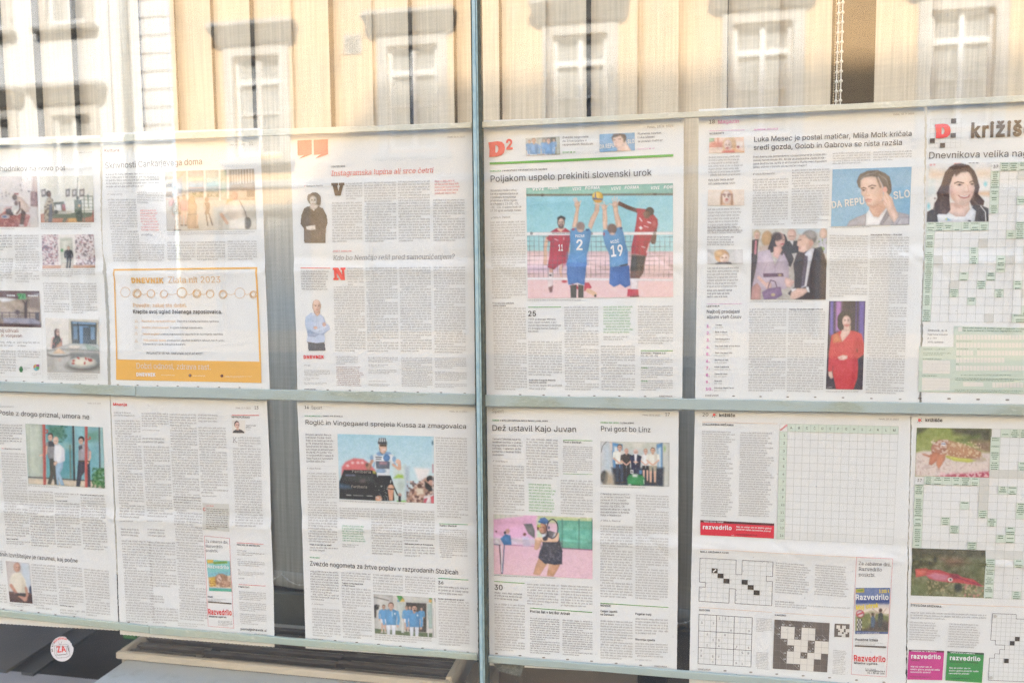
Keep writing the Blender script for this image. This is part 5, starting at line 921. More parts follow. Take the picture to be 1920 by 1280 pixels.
    t = np.linspace(0, 6.3, 30); C.l([(524+42*math.cos(a_), 166+72*math.sin(a_)) for a_ in t], 8, (66, 66, 78)); C.l([(490, 215), (460, 240)], 14, (60, 60, 70)); C.e(497, 160, 7, 12, (60, 70, 110)); C.n(7, 2, 5)
def pic_train(C):                                  # Ze8
    C.g((206, 204, 190), (196, 200, 196), 455, 640); C.p([(300, 455), (1070, 475), (900, 620), (450, 600)], (206, 206, 190), 4); C.p([(600, 470), (780, 475), (740, 580), (640, 580)], (226, 222, 206), 4); C.p([(300, 470), (460, 500), (470, 620), (440, 860), (310, 900), (300, 560)], (90, 150, 206), 2); C.p([(335, 530), (385, 540), (380, 620), (340, 650)], (226, 232, 236), 3); C.p([(970, 500), (1080, 475), (1080, 860), (985, 900)], (96, 152, 206), 2); C.p([(1000, 560), (1035, 545), (1035, 840), (1000, 850)], (206, 226, 240), 3); C.l([(1058, 480), (1062, 850)], 14, (70, 110, 160), 3)
    C.p([(460, 580), (990, 590), (990, 800), (460, 800)], (196, 206, 206), 8); C.p([(120, 450), (300, 452), (330, 1100), (125, 1100)], (206, 206, 206)); C.p([(265, 450), (305, 450), (310, 590), (275, 590)], (232, 206, 190), 3); C.p([(190, 520), (260, 500), (300, 960), (200, 900)], (196, 214, 226), 10); C.l([(220, 455), (160, 520), (140, 610)], 9, (110, 110, 106)); C.p([(1060, 470), (1170, 475), (1160, 1135), (1060, 1120)], (200, 200, 190), 2); C.l([(1085, 480), (1080, 1120)], 20, (220, 214, 196), 4); C.e(1090, 565, 14, 36, (150, 190, 120), 3)
    C.p([(300, 850), (1080, 850), (1070, 1130), (330, 1110)], (60, 66, 76), 4); C.e(190, 990, 62, 100, (92, 92, 90), 2); C.p([(230, 900), (320, 960), (335, 1105), (200, 1100)], (190, 170, 140), 8)
    C.man(420, 497, 590, (246, 240, 226), (70, 80, 100), (228, 176, 150), (90, 74, 64), 1.15, 'front'); C.man(520, 557, 520, (74, 68, 66), (60, 60, 62), (226, 172, 150), (200, 160, 140), 1.1, 'front'); C.man(808, 563, 510, (240, 238, 236), (60, 60, 64), (232, 180, 156), (200, 140, 110), 1.05, 'front', bare=1.2); C.man(915, 545, 550, (246, 238, 220), (176, 166, 140), (228, 176, 148), (90, 76, 66), 1.15, 'front', bare=1.3)
    C.man(660, 568, 560, (56, 62, 86), (60, 66, 92), (236, 190, 170), (226, 200, 186), 1.25, 'none'); C.p([(635, 640), (685, 640), (665, 800), (652, 800)], (236, 236, 240)); C.p([(620, 760), (660, 745), (705, 765), (660, 785)], (238, 190, 166)); C.l([(640, 612), (680, 612)], 5, (120, 90, 80))
    C.p([(530, 1010), (560, 955), (640, 940), (760, 960), (795, 1010), (780, 1115), (540, 1110)], (72, 160, 92), 2); C.n(26, 6, 3, (530, 940, 795, 1115)); C.p([(610, 945), (690, 950), (680, 985), (620, 985)], (232, 232, 232), 3); C.p([(580, 880), (625, 880), (625, 935), (582, 935)], (220, 224, 224)); C.e(603, 910, 12, 12, (60, 60, 62)); C.p([(712, 885), (755, 885), (755, 945), (712, 945)], (90, 140, 180)); C.e(570, 1105, 26, 14, (190, 200, 206)); C.l([(780, 1030), (785, 1090)], 10, (200, 230, 200)); C.n(8, 2, 5)
def pic_cuttle(C):                                 # Zm
    C.g((150, 160, 80), (160, 170, 90), 195, 420); C.p([(137, 195), (240, 195), (180, 240), (137, 255)], (90, 94, 66), 5); C.p([(450, 195), (806, 200), (800, 330), (640, 310), (600, 270), (470, 250)], (92, 90, 70), 8); C.p([(480, 300), (700, 250), (720, 290), (560, 330)], (110, 120, 70), 6); C.p([(620, 310), (800, 320), (795, 420), (700, 400)], (150, 120, 96), 8); C.n(16, 6)
    C.p([(120, 420), (200, 400), (800, 420), (785, 640), (120, 630)], (226, 206, 194), 4); C.sp((200, 170, 160), 4, .6, 2, (120, 420, 800, 620), .5); C.p([(300, 635), (420, 612), (600, 600), (700, 590), (785, 585), (785, 640)], (196, 80, 100), 4); C.sp((240, 190, 190), 3, .55, 8, (300, 585, 785, 640), .8)
    C.p([(390, 430), (470, 400), (640, 480), (750, 470), (600, 505), (470, 490), (400, 460)], (214, 214, 90), 2); C.p([(640, 480), (720, 440), (755, 490), (690, 500)], (196, 176, 150), 3)
    C.p([(330, 310), (400, 300), (520, 330), (640, 370), (710, 410), (715, 450), (640, 470), (520, 465), (400, 440), (350, 420)], (206, 160, 116), 2)
    for i in range(26): C.l([(400+i*12, 335+i*3), (396+i*12, 440+i*1.5)], 5, (168, 96, 66), 1.2, .7)
    C.sp((236, 206, 160), 3, .6, 4, (400, 320, 710, 465), .7); C.p([(280, 340), (340, 300), (420, 320), (400, 400), (330, 440), (270, 420), (265, 370)], (190, 130, 104), 2); C.sp((236, 210, 190), 3, .5, 6, (265, 300, 420, 440), .7); C.p([(300, 410), (345, 420), (330, 480), (270, 530), (245, 520), (255, 460), (200, 440), (185, 425), (250, 440)], (214, 130, 96), 2); C.p([(335, 430), (395, 430), (390, 480), (335, 565), (312, 520), (320, 460)], (218, 138, 100), 2); C.e(376, 340, 22, 18, (220, 220, 226)); C.l([(360, 338), (392, 340)], 6, (60, 64, 100)); C.n(10, 2, 5)
def pic_squid(C):                                  # Zn
    C.g((92, 90, 60), (130, 130, 86), 80, 520); C.n(50, 9); C.p([(340, 160), (520, 165), (620, 210), (420, 230)], (150, 100, 80), 10, .6); C.p([(560, 200), (750, 180), (745, 400), (640, 330)], (110, 116, 70), 10, .6); C.sp((190, 170, 120), 3, .6, 2, (220, 370, 740, 520), .7); C.sp((206, 130, 120), 4, .62, 7, (560, 380, 740, 520), .7); C.p([(85, 360), (220, 390), (230, 510), (85, 496)], (110, 120, 70), 10, .7); C.p([(95, 80), (755, 100), (752, 150), (95, 140)], (84, 78, 62), 10, .7); C.e(505, 430, 36, 38, (64, 70, 56), 4)
    C.p([(122, 262), (220, 255), (240, 268), (340, 270), (440, 305), (500, 310), (540, 335), (640, 355), (720, 415), (620, 400), (500, 385), (420, 382), (330, 370), (250, 350), (220, 320), (130, 335)], (206, 72, 72), 1.5); C.p([(125, 265), (230, 262), (225, 318), (132, 332)], (216, 96, 80), 2); C.p([(225, 320), (300, 295), (420, 320), (400, 370), (300, 360)], (206, 120, 140), 4); C.p([(430, 305), (500, 312), (530, 350), (450, 345)], (150, 46, 72), 3); C.l([(530, 350), (700, 408)], 10, (150, 50, 74), 2); C.e(436, 358, 22, 18, (226, 222, 206)); C.e(438, 358, 9, 9, (50, 50, 50)); C.l([(160, 280), (380, 320)], 4, (236, 150, 140), 1.5, .6); C.n(10, 2, 5)
def pic_cover_family(C):                           # Zl
    C.g((96, 116, 170), (240, 220, 200), 387, 600); C.p([(1460, 387), (1770, 387), (1768, 480), (1458, 480)], (110, 128, 176), 4); C.p([(1458, 480), (1768, 480), (1766, 530), (1458, 530)], (66, 84, 150), 3); C.p([(1460, 400), (1535, 390), (1538, 428), (1460, 430)], (240, 196, 60)); C.p([(1470, 405), (1528, 400), (1528, 418), (1470, 420)], (120, 160, 70)); C.e(1660, 600, 90, 40, (250, 226, 200), 8, .8)
    C.p([(1456, 640), (1600, 600), (1765, 640), (1755, 800), (1456, 800)], (126, 130, 70), 5); C.sp((170, 160, 90), 5, .55, 1, (1456, 620, 1765, 780), .6); C.p([(1570, 750), (1640, 680), (1760, 690), (1755, 780), (1460, 782)], (92, 78, 66), 5); C.p([(1455, 775), (1755, 785), (1752, 803), (1455, 803)], (70, 90, 150))
    C.e(1614, 625, 12, 14, (110, 80, 66)); C.p([(1600, 640), (1630, 640), (1636, 690), (1628, 745), (1600, 745), (1595, 690)], (84, 100, 120)); C.l([(1600, 650), (1585, 600)], 8, (206, 170, 150)); C.l([(1630, 650), (1640, 600)], 8, (206, 170, 150)); C.e(1684, 590, 16, 18, (90, 66, 56)); C.p([(1665, 610), (1705, 610), (1710, 680), (1690, 740), (1665, 740), (1660, 670)], (76, 78, 70)); C.l([(1668, 615), (1612, 575)], 9, (200, 170, 150)); C.l([(1702, 615), (1738, 572)], 9, (200, 170, 150)); C.e(1500, 620, 38, 34, (214, 70, 80)); C.e(1500, 620, 30, 26, (236, 220, 214)); C.l([(1478, 628), (1522, 610)], 16, (206, 70, 80))
    for i in range(4):
        for j in range(5): C.p([(1472+i*11, 665+j*21), (1483+i*11, 665+j*21), (1483+i*11, 686+j*21), (1472+i*11, 686+j*21)], (70, 64, 60) if (i+j) % 2 else (226, 220, 206), .5)
    C.n(10, 2, 5)
# ------------------------------------------------------------------ the twelve pages
DATE = 'Petek, 15. 9. 2023'
# ---- page 10 (cut by the left frame edge)
A = Page('cut off culture page with exhibition photographs, leftmost in the upper row', [(-115, 262), (-90, 500), (-75, 732)], [(188, 254), (190, 420), (195, 500), (200, 600), (203, 736)], 0, 0, [(-100, 512), (200, 505)], 11, (0, 0.0012))
Z(0, 250, 5.12)
A.T('lhodnikov na novo pot', -8, 366, 632, 357, 47, 'lead'); A.T(DATE, 760, 192, 885, 188, 10, 'gray')
A.photo((-10, 415), (358, 413), (373, 898), (-5, 900), pic_prayer); A.photo((382, 413), (895, 408), (908, 853), (395, 858), pic_press)
A.B(-10, 908, 225, 910, 925); A.B(396, 866, 880, 868, 924, pitch=20, name='caption')
A.B(-60, 972, 118, 970, 1132, c='lead', pitch=27, name='lead_text'); A.B(-80, 1198, 126, 1196, 1425, blx=-76); A.B(145, 972, 376, 970, 1435, blx=158)
A.photo((402, 972), (905, 970), (921, 1290), (412, 1298), pic_gallery)
Z(0, 500, 5.3333)
A.B(430, 20, 960, 24, 102, pitch=21, name='caption'); A.B(437, 154, 690, 157, 460, blx=446); A.B(710, 158, 970, 157, 472, blx=722)
A.photo((452, 510), (985, 527), (1003, 1065), (475, 1053), pic_tables); A.B(478, 1058, 982, 1074, 1128, pitch=20, name='caption')
A.photo((-10, 238), (395, 242), (411, 606), (-5, 598), pic_terrace); A.T('7', 182, 318, 222, 319, 44, 'adgreen', .03); A.T('GODINA', 75, 296, 160, 297, 17, 'white', .03, lay=.0012); A.T('BISNJAKI', 285, 296, 385, 299, 14, 'white', .03, lay=.0012)
A.T('bolj uživali', -26, 652, 188, 656, 33, 'rust'); A.T('s in vonjavah', -14, 700, 224, 706, 33, 'rust')
A.B(-50, 738, 155, 742, 802); A.B(-50, 828, 160, 835, 1072, blx=-46); A.B(175, 742, 400, 745, 806); A.B(180, 833, 405, 842, 908)
A.photo((180, 975), (405, 975), (405, 1060), (180, 1060), pic_logo, cut=True, name='emblem', step=1.0); A.B(245, 1000, 303, 1003, 1035, pitch=14); A.B(320, 1055, 415, 1060, 1090, pitch=14)
A.L(-5, 1096, 432, 1108, 1.6, 'hair'); A.L(414, 400, 434, 1108, 1.6, 'hair'); A.marks([(62, 1136), (243, 1143), (428, 1152), (617, 1160), (803, 1168), (990, 1176)], 2.4)
# ---- page 11
B = Page('culture page headed Kultura above a big orange framed advertisement', [(193, 250), (191, 380), (193, 470), (202, 520), (206, 620), (207, 742)], [(486, 240), (492, 360), (497, 500), (502, 620), (507, 745)], 0, 0, [(190, 513), (520, 507)], 12, (0.0012, 0))
Z(190, 250, 5.12)
B.T('Kultura', 35, 181, 178, 178, 27, 'rust', .018, True); B.T(DATE, 1232, 119, 1380, 112, 11, 'gray'); B.T('11', 1420, 117, 1455, 115, 33, 'gray'); B.B(40, 236, 208, 232, 252, pitch=14)
B.T('Skrivnosti Cankarjevega doma', 45, 341, 970, 300, 58, 'lead')
B.B(45, 384, 552, 372, 530, blx=56, c='lead', pitch=29, name='lead_text'); B.L(62, 560, 330, 557, 1.4, 'hair'); B.T('Tadeja Lukman', 85, 594, 205, 590, 13, 'text'); B.L(66, 592, 74, 582, 3, 'ink')
B.B(68, 628, 333, 626, 1235, blx=122); B.B(345, 556, 605, 565, 674, blx=350); B.B(375, 730, 562, 730, 942, blx=388, c='salmon', pitch=27, rag=.15); B.B(390, 958, 580, 960, 992)
B.photo((612, 368), (1468, 340), (1490, 922), (630, 938), pic_square); B.B(632, 948, 1476, 936, 982, pitch=20, name='caption')
B.B(374, 1044, 500, 1042, 1056); B.B(372, 1062, 612, 1062, 1228, blx=366); B.B(635, 1036, 905, 1036, 1222, blx=640); B.B(925, 1034, 1197, 1032, 1224, blx=922); B.B(1218, 1028, 1494, 1026, 1220, blx=1222)
Z(200, 490, 5.332)
ad = B.Q([[(75, 76), (1508, 57), (1509, 75), (76, 93)], [(75, 93), (90, 92), (112, 978), (98, 978)], [(1491, 75), (1509, 75), (1546, 1000), (1529, 1000)], [(98, 978), (1546, 1000), (1552, 1212), (97, 1182)]], 'orange', 'advertisement')
B.T('DNEVNIK', 258, 213, 578, 214, 46, 'orange', .045); B.T('Zlata nit 2023', 625, 214, 1143, 213, 62, 'porange', -.004, True)
RQ = []
def seg_(x0, y0, x1, y1, w):
    l_ = math.hypot(x1-x0, y1-y0); nx, ny = -(y1-y0)/l_*w/2, (x1-x0)/l_*w/2; RQ.append([(x0+nx, y0+ny), (x1+nx, y1+ny), (x1-nx, y1-ny), (x0-nx, y0-ny)])
for x, y, r_, m_ in ((190, 307, 48, 1), (312, 322, 42, 4), (447, 322, 40, 2), (578, 325, 38, 2), (755, 312, 50, 2), (905, 320, 42, 4), (1040, 325, 39, 2), (1168, 328, 41, 3), (1335, 320, 50, 1), (1470, 330, 36, 4)):
    for k_ in range(m_):
        rr = r_*(1-.13*k_); ox, oy = 3*math.sin(k_*2+x), 3*math.cos(k_*3+x); T_ = [(x+ox+rr*math.cos(a_), y+oy+rr*1.03*math.sin(a_)) for a_ in np.linspace(0, 6.2832, 25)]
        for p_, q_ in zip(T_[:-1], T_[1:]): seg_(*p_, *q_, 4.2)
for x0, x1 in ((355, 410), (618, 705), (805, 865), (945, 1000), (1208, 1290), (1385, 1434)): seg_(x0, 325, (x0+x1)/2, 334, 3.5); seg_((x0+x1)/2, 334, x1, 320, 3.5)
B.Q(RQ, 'porange', 'ring_ornament', .0010)
B.T('Povejte, zakaj ste dobri.', 268, 455, 805, 455, 36, 'porange', .004, True); B.T('Krepite svoj ugled želenega zaposlovalca.', 272, 519, 1158, 522, 37, 'ink', .012, True)
for (a, xa, xb, b, xc, xd, y) in (('Nacionalna reprezentativnost:', 360, 697, 'Zlata nit je največja nacionalna raziskava.', 708, 1128, 605), ('Graditev prepoznavnosti', 362, 628, 'in ugleda dobrega zaposlovalca.', 640, 965, 668),
                                  ('Celovit pogled', 368, 525, 'na razvoj organizacije in zaposlenih ter spremljanje napredka.', 533, 1168, 733), ('Velik medijski doseg:', 375, 600, 'predstavitev uspešnih podjetij in njihovih dobrih praks', 610, 1180, 795)):
    B.T(a, xa, y, xb, y+1, 19, 'porange', .01, name='small_print'); B.T(b, xc, y+1, xd, y+2, 18, 'lead', name='small_print')
B.T('v Dnevnikovi rubriki Zaposlitve & kariera.', 375, 833, 795, 836, 18, 'lead')
for y in (595, 655, 718, 795):
    B.L(285, y+12, 318, y+10, 2.5, 'porange'); B.L(290, y-12, 300, y+8, 2.5, 'porange'); B.L(302, y-16, 314, y+8, 2.5, 'porange')
B.T('PRIJAVITE SE NA: DNEVNIK.SI/ZLATANIT', 403, 926, 963, 933, 23, 'ink')
B.T('Dobri odnosi, zdrava rast.', 302, 1068, 1045, 1080, 54, 'lbox', -.002, True, lay=.0014); B.T('DNEVNIK', 303, 1143, 495, 1146, 32, 'white', .045, lay=.0014)
B.B(550, 1128, 775, 1130, 1143, c='white', pitch=13); B.B(868, 1133, 1100, 1136, 1150, c='white', pitch=13); B.B(1185, 1140, 1460, 1144, 1160, c='white', pitch=13)
B.dots([(838, 1138), (1155, 1143)], 2.9, 'ddark'); B.T('f', 834, 1146, 842, 1146, 15, 'white', .02, lay=.0014)
B.marks([(115, 1230), (313, 1235), (512, 1240), (715, 1245), (918, 1250), (1125, 1255), (1333, 1259)], 2.4)
# ---- opinion page
C = Page('opinion page with two big red quotation marks', [(543, 250), (547, 360), (551, 500), (556, 640), (558, 750)], [(889, 235), (889, 400), (890, 600), (892, 762)], 0, 0, [(540, 503), (900, 503)], 13, (0.0004, 0.0010))
Z(550, 240, 5.334)
C.P([(42, 126), (184, 121), (186, 263), (56, 312), (110, 273), (45, 276)], 'salmon', 'quotation_mark'); C.P([(203, 120), (347, 114), (347, 263), (218, 308), (274, 266), (207, 270)], 'salmon', 'quotation_mark')
C.T(DATE, 1545, 101, 1712, 97, 16, 'gray'); C.T('CENTER ROG', 378, 396, 520, 391, 16, 'ink', .012); C.T('Instagramska lupina ali srce četrti', 378, 480, 1400, 447, 50, 'salmon', -.004, True, .17)
C.P([(380, 551), (448, 549), (448, 575), (440, 577), (452, 632), (466, 577), (456, 575), (456, 549), (512, 548), (512, 573), (499, 575), (475, 677), (418, 678), (394, 578), (382, 577)], 'brown', 'drop_capital')
C.T('Mateja A. Hrastar', 133, 588, 298, 583, 16, 'text', 0, True); C.L(112, 588, 122, 574, 3, 'red')
C.photo((60, 625), (352, 620), (352, 1155), (60, 1155), pic_woman, cut=True, step=1.0)
C.B(525, 547, 690, 542, 722); C.B(388, 740, 690, 736, 1148, blx=395); C.B(712, 538, 1028, 532, 1146, blx=722); C.B(1050, 528, 1365, 522, 1142, blx=1058); C.B(1400, 712, 1715, 708, 1138, blx=1404); C.B(1415, 522, 1712, 512, 672, c='salmon', pitch=28, rag=.25)
Z(550, 460, 4.414)
C.T('JOŽE P. DAMIJAN', 327, 55, 482, 53, 12, 'red', .005, False, .15); C.T('Kdo bo Nemčijo rešil pred samouničenjem?', 330, 122, 1330, 111, 39, 'text', -.004, True, .17)
C.L(65, 187, 312, 189, 5, 'red'); C.B(68, 204, 312, 206, 372, blx=74, c='lead', pitch=21, rag=.15, name='lead_text')
C.P([(333, 185), (378, 185), (408, 245), (408, 203), (396, 202), (396, 185), (438, 184), (438, 200), (428, 202), (430, 287), (398, 287), (364, 226), (366, 268), (378, 270), (378, 287), (335, 287), (335, 270), (344, 268), (342, 203), (333, 202)], 'red', 'drop_capital')
C.B(450, 181, 583, 180, 335); C.B(337, 335, 590, 335, 880, blx=350); C.B(603, 181, 862, 176, 884, blx=617); C.B(882, 178, 1140, 174, 884, blx=892); C.B(1165, 174, 1424, 174, 890, blx=1172)
C.photo((85, 440), (312, 440), (312, 875), (90, 875), pic_man, cut=True, step=1.0); C.T('DNEVNIK', 88, 935, 258, 934, 25, 'red', .045)
for q in ((90, 982, 165, 984, 998, None), (92, 1026, 305, 1030, 1080, 94), (92, 1090, 215, 1092, 1116, None), (92, 1128, 280, 1132, 1152, None), (355, 912, 535, 914, 986, 358), (620, 920, 866, 922, 968, None), (622, 982, 785, 984, 1006, None), (622, 1022, 855, 1026, 1062, None), (625, 1116, 840, 1120, 1128, None), (625, 1140, 800, 1144, 1164, None), (1172, 924, 1432, 928, 1016, 1176), (1175, 1040, 1437, 1046, 1118, 1178), (1175, 1138, 1438, 1142, 1176, None)):
    C.B(q[0], q[1], q[2], q[3], q[4], blx=q[5], pitch=15)
C.B(897, 922, 1152, 926, 1168, blx=900, pitch=13.5, c='text'); C.B(357, 996, 592, 1002, 1162, blx=362, pitch=15, c='rust', rag=.2)
C.T('DNEVNIK', 95, 1194, 188, 1196, 10, 'gray', .03); C.marks([(287, 1193), (470, 1198), (655, 1203), (845, 1208), (1033, 1213), (1225, 1215), (1420, 1222)], 2.6)
# ---- D2 front page
D = Page('front page with the red D and 2 emblem and a large volleyball photograph', [(905, 226), (904, 330), (904, 500), (905, 600), (907, 765)], [(1282, 214), (1282, 380), (1281, 560), (1279, 770)], 0, 0, [(900, 500), (1285, 494)], 14, (0.0016, 0.0002))
Z(900, 220, 4.923)
D.D(78, 228, 154, 142, 'salmon', .06); D.T('2', 243, 297, 303, 292, 88, 'salmon', .03, True)
D.photo((420, 192), (735, 178), (740, 343), (425, 355), mini_players); D.photo((1103, 158), (1428, 143), (1430, 308), (1105, 323), mini_politician)
D.T('DA REPU', 1108, 292, 1240, 278, 36, 'lbox', .02, lay=.0014); D.T('SLO', 1362, 244, 1426, 240, 36, 'lbox', .02, lay=.0014)
D.T('Zvezde nogometa', 762, 196, 1000, 189, 19); D.T('za žrtve poplav v', 762, 230, 985, 223, 19); D.T('razprodanih Stožicah', 762, 263, 1043, 254, 19); D.T('ŠPORT ● 16', 762, 332, 880, 328, 13, 'green', .02)
D.T('Rumene novice:', 1457, 162, 1677, 154, 19); D.T('Luka Mesec', 1457, 196, 1615, 190, 19); D.T('je postal matičar', 1457, 233, 1687, 221, 19); D.T('MAGAZIN ● 18', 1457, 300, 1610, 295, 11, 'pink'); D.T(DATE, 1545, 103, 1785, 92, 19, 'gray')
D.Q([(90, 418), (1785, 342), (1785, 364), (90, 438)], 'green', 'green_bar'); D.T('ODBOJKA', 92, 505, 195, 501, 13, 'green', .02); D.T('/ EVROPSKO PRVENSTVO ZA MOŠKE', 205, 501, 622, 486, 14, 'ink', .01)
D.T('Poljakom uspelo prekiniti slovenski urok', 100, 598, 1585, 539, 58)
Z(640, 0, 2.977)
D.TL(['Slovenska moška odboj-', 'karska reprezentanca je', 'v polfinalu evropskega', 'prvenstva v Rimu izgubi-', 'la s Poljsko z 1:3 (23, -21,', '-20, -21). V soboto bodo ob', '17.30 igrali za tretje mesto.'], 833, 1070, 18.7, [985, 987, 975, 987, 990, 1005, 1007], 12, slope=-.02)
D.L(836, 1196, 1020, 1193, 1, 'hair'); D.T('Miha A. Štamcar', 850, 1220, 945, 1215, 10.5, 'text', 0, True); D.L(838, 1222, 844, 1213, 2, 'ink')
Z(880, 420, 3.369)
D.B(134, -16, 352, -22, 474, blx=147); D.T('Prva dva niza odločale', 148, 504, 283, 504, 9, 'ink', .015); D.T('lastne napake', 150, 519, 232, 519, 9, 'ink', .015); D.B(150, 523, 357, 525, 1048, blx=161)
D.T('Nataradenci: Poljak Wilfredo Leon, danje v bodisi je bil nerešljiva uganka za slovensko odbojko', 370, 484, 920, 481, 8.5, 'text') if False else D.B(370, 474, 918, 472, 489, pitch=14, name='caption')
D.L(372, 525, 580, 523, 4); D.T('25', 373, 581, 422, 581, 32, 'ink', .01, True)
D.TL(['TOČK je dosegel Wilfredo', 'Leon, največ na tekmi, v slo-', 'venski reprezentanci sta jih po', '15 dosegla Klemen Čebulj in', 'Rok Možič.'], 373, 606, 19, [545, 552, 580, 562, 440], 11)
D.B(373, 736, 585, 738, 958, blx=376); D.T('Poškodba Gregorja Ropreta', 378, 988, 545, 989, 9, 'ink', .015); D.T('dokončno odločila', 378, 1003, 488, 1004, 9, 'ink', .015); D.B(378, 1008, 587, 1010, 1048, blx=379)
D.B(600, 518, 815, 517, 1050, blx=606); D.B(848, 516, 1042, 515, 692, c='green', pitch=17.5, rag=.15); D.B(848, 706, 1000, 705, 736, c='text'); D.B(832, 764, 1046, 765, 1052, blx=836); D.B(1065, 514, 1286, 513, 760, blx=1067)
D.L(1083, 799, 1286, 799, 4.5); D.T('Slovenija – Poljska 1:3', 1083, 819, 1238, 819, 10, 'ink', .015); D.T('(23, -21, -20, -21)', 1083, 836, 1190, 836, 10, 'ink', .01); D.B(1084, 848, 1285, 850, 888, pitch=14); D.B(1084, 898, 1286, 900, 974, pitch=14); D.B(1084, 980, 1286, 982, 1052, pitch=14)
for y in (901, 984): D.T('Slovenija:', 1084, y+9, 1128, y+9, 8, 'green', .02)
D.marks([(322, 1076), (470, 1078), (630, 1081), (790, 1083), (948, 1085), (1110, 1087)], 2.6); D.T('DNEVNIK', 1200, 1090, 1283, 1091, 9, 'gray', .02)
Z(980, 335, 5.448)
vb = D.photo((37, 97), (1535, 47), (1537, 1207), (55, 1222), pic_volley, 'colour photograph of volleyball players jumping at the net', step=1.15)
for st, a, b, y0, y1 in (('VIVI', 95, 215, 122, 118), ('FORMA', 258, 368, 112, 108), ('VIVI', 505, 595, 122, 117), ('FORMA', 638, 788, 112, 105), ('VIVI', 900, 1000, 118, 112), ('FORMA', 1042, 1188, 108, 102), ('VIVI', 1306, 1395, 112, 106), ('FOR', 1440, 1533, 104, 100)):
    D.T(st, a, y0, b, y1, 28, 'white', .03, False, .15, 'photograph_lettering', .0014)
for st, a, b, y0, y1, cp in (('2', 548, 612, 727, 727, 102), ('19', 905, 1028, 795, 782, 108), ('11', 366, 412, 735, 735, 62), ('POZAR', 540, 632, 600, 598, 26), ('MOŽIČ', 900, 985, 662, 652, 28)): D.T(st, a, y0, b, y1, cp, 'white', .02, name='photograph_lettering', lay=.0014)
D.T('CEV EuroVolley 2023', 302, 566, 490, 566, 16, 'lead', .01, False, .1, 'photograph_lettering', .0014)
# ---- page 18
E_ = Page('magazine page 18 showing a man before blue and a woman in red', [(1310, 205), (1309, 380), (1306, 560), (1303, 775)], [(1735, 190), (1734, 300), (1731, 480), (1728, 600), (1724, 780)], 0, 0, [(1305, 492), (1730, 480)], 15, (0.0002, 0.0014))
Z(1280, 0, 2.977)
E_.T('18', 148, 692, 179, 690, 21); E_.T('Magazin', 195, 692, 315, 686, 20, 'pink', 0.006, True); E_.T(DATE, 1175, 645, 1290, 640, 9, 'gray'); E_.L(148, 732, 347, 727, 2, 'pink'); E_.T('MODROSTI', 150, 752, 230, 748, 8.5, 'ink', .015); E_.T('RUMENE NOVICE', 398, 730, 532, 724, 8, 'pink', .015)
E_.T('Luka Mesec je postal matičar, Miša Molk kričala', 398, 793, 1276, 760, 28); E_.T('sredi gozda, Golob in Gabrova se nista razšla', 396, 839, 1222, 810, 28)
for i, (st, xb) in enumerate((('Pred dvema sila pomembnima vprašanjema se je znašel slo-', 803), ('venski narod minule dni. Ali sta se predsednik vlade in nje-', 797), ('gova družica res razšla in ali Damjana Murka med dopustom', 803), ('lahko vidimo v trenirki ali razvlečeni majici?', 692))):
    E_.T(st, 393, 883+19*i, xb, 883+19*i-.038*(xb-393), 11.5, 'lead', name='lead_text')
E_.B(838, 852, 1048, 845, 922); E_.B(1065, 844, 1280, 838, 902); E_.T('Iztok Klemenčič', 406, 978, 515, 973, 10, 'text', 0, True); E_.L(393, 978, 399, 968, 2, 'ink'); E_.L(393, 955, 590, 949, .8, 'hair')
E_.B(392, 998, 590, 993, 1262, blx=388); E_.B(610, 946, 820, 939, 1254, blx=606)
E_.B(146, 873, 342, 866, 988, blx=142, pitch=17, rag=.1); E_.B(143, 998, 318, 992, 1038, c='lead', pitch=16, rag=.2); E_.B(141, 1163, 340, 1158, 1300, blx=138, pitch=17, rag=.1)
Z(1310, 220, 6.4)
E_.photo((128, 250), (540, 240), (549, 425), (122, 432), pic_kitchen); E_.photo((112, 872), (545, 868), (545, 1058), (108, 1062), pic_blond)
Z(1500, 220, 5.817)
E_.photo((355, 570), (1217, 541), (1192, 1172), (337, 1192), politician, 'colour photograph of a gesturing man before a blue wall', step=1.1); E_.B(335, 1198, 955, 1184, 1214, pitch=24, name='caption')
E_.T('DA REPU', 348, 992, 702, 945, 72, 'lbox', .02, name='photograph_lettering', lay=.0014); E_.T('SLO', 1020, 893, 1200, 868, 78, 'lbox', .02, name='photograph_lettering', lay=.0014)
# the head and hand stand in front of the lettering
def _over(C): politician(C); C.A[:] = 0; C.A[(C.X > 690) & (C.X < 760)] = 1
Z(1300, 420, 3.097)
E_.photo((83, 148), (287, 146), (288, 233), (82, 235), pic_bob)
E_.B(82, 12, 285, 8, 62, pitch=17, rag=.1); E_.B(80, 70, 250, 70, 128, c='lead', pitch=16, rag=.2); E_.B(82, 250, 284, 246, 372, blx=78, pitch=17, rag=.1); E_.B(80, 378, 244, 376, 432, c='lead', pitch=16, rag=.2)
E_.L(78, 464, 282, 462, 2, 'pink'); E_.T('LESTVICA', 78, 482, 152, 480, 9, 'ink', .015); E_.T('Najbolj prodajani', 78, 517, 269, 516, 19, 'ink'); E_.T('albumi vseh časov', 78, 548, 279, 547, 19, 'ink')
for i, (st, xb) in enumerate((('Thriller', 168), ('Back in Black', 197), ('The Bodyguard', 210), ('The Dark Side of the Moon', 270), ('Their Greatest Hits', 226), ('Bat Out of Hell', 203), ('Hotel California', 206), ('Come On Over', 198), ('Rumours', 166), ('Saturday Night Fever', 235))):
    y = 600+i*40.4; x = 77-i*.6; E_.T('%d.' % (i+1), x, y+1, x+(40 if i == 9 else 22), y+1, 16.5, 'pink', .025); E_.T(st, 127-i*.6, y-10, xb, y-10, 8, 'ink', .006); E_.B(126-i*.6, y-5, xb+28, y-5, y+8, c='pale', pitch=12)
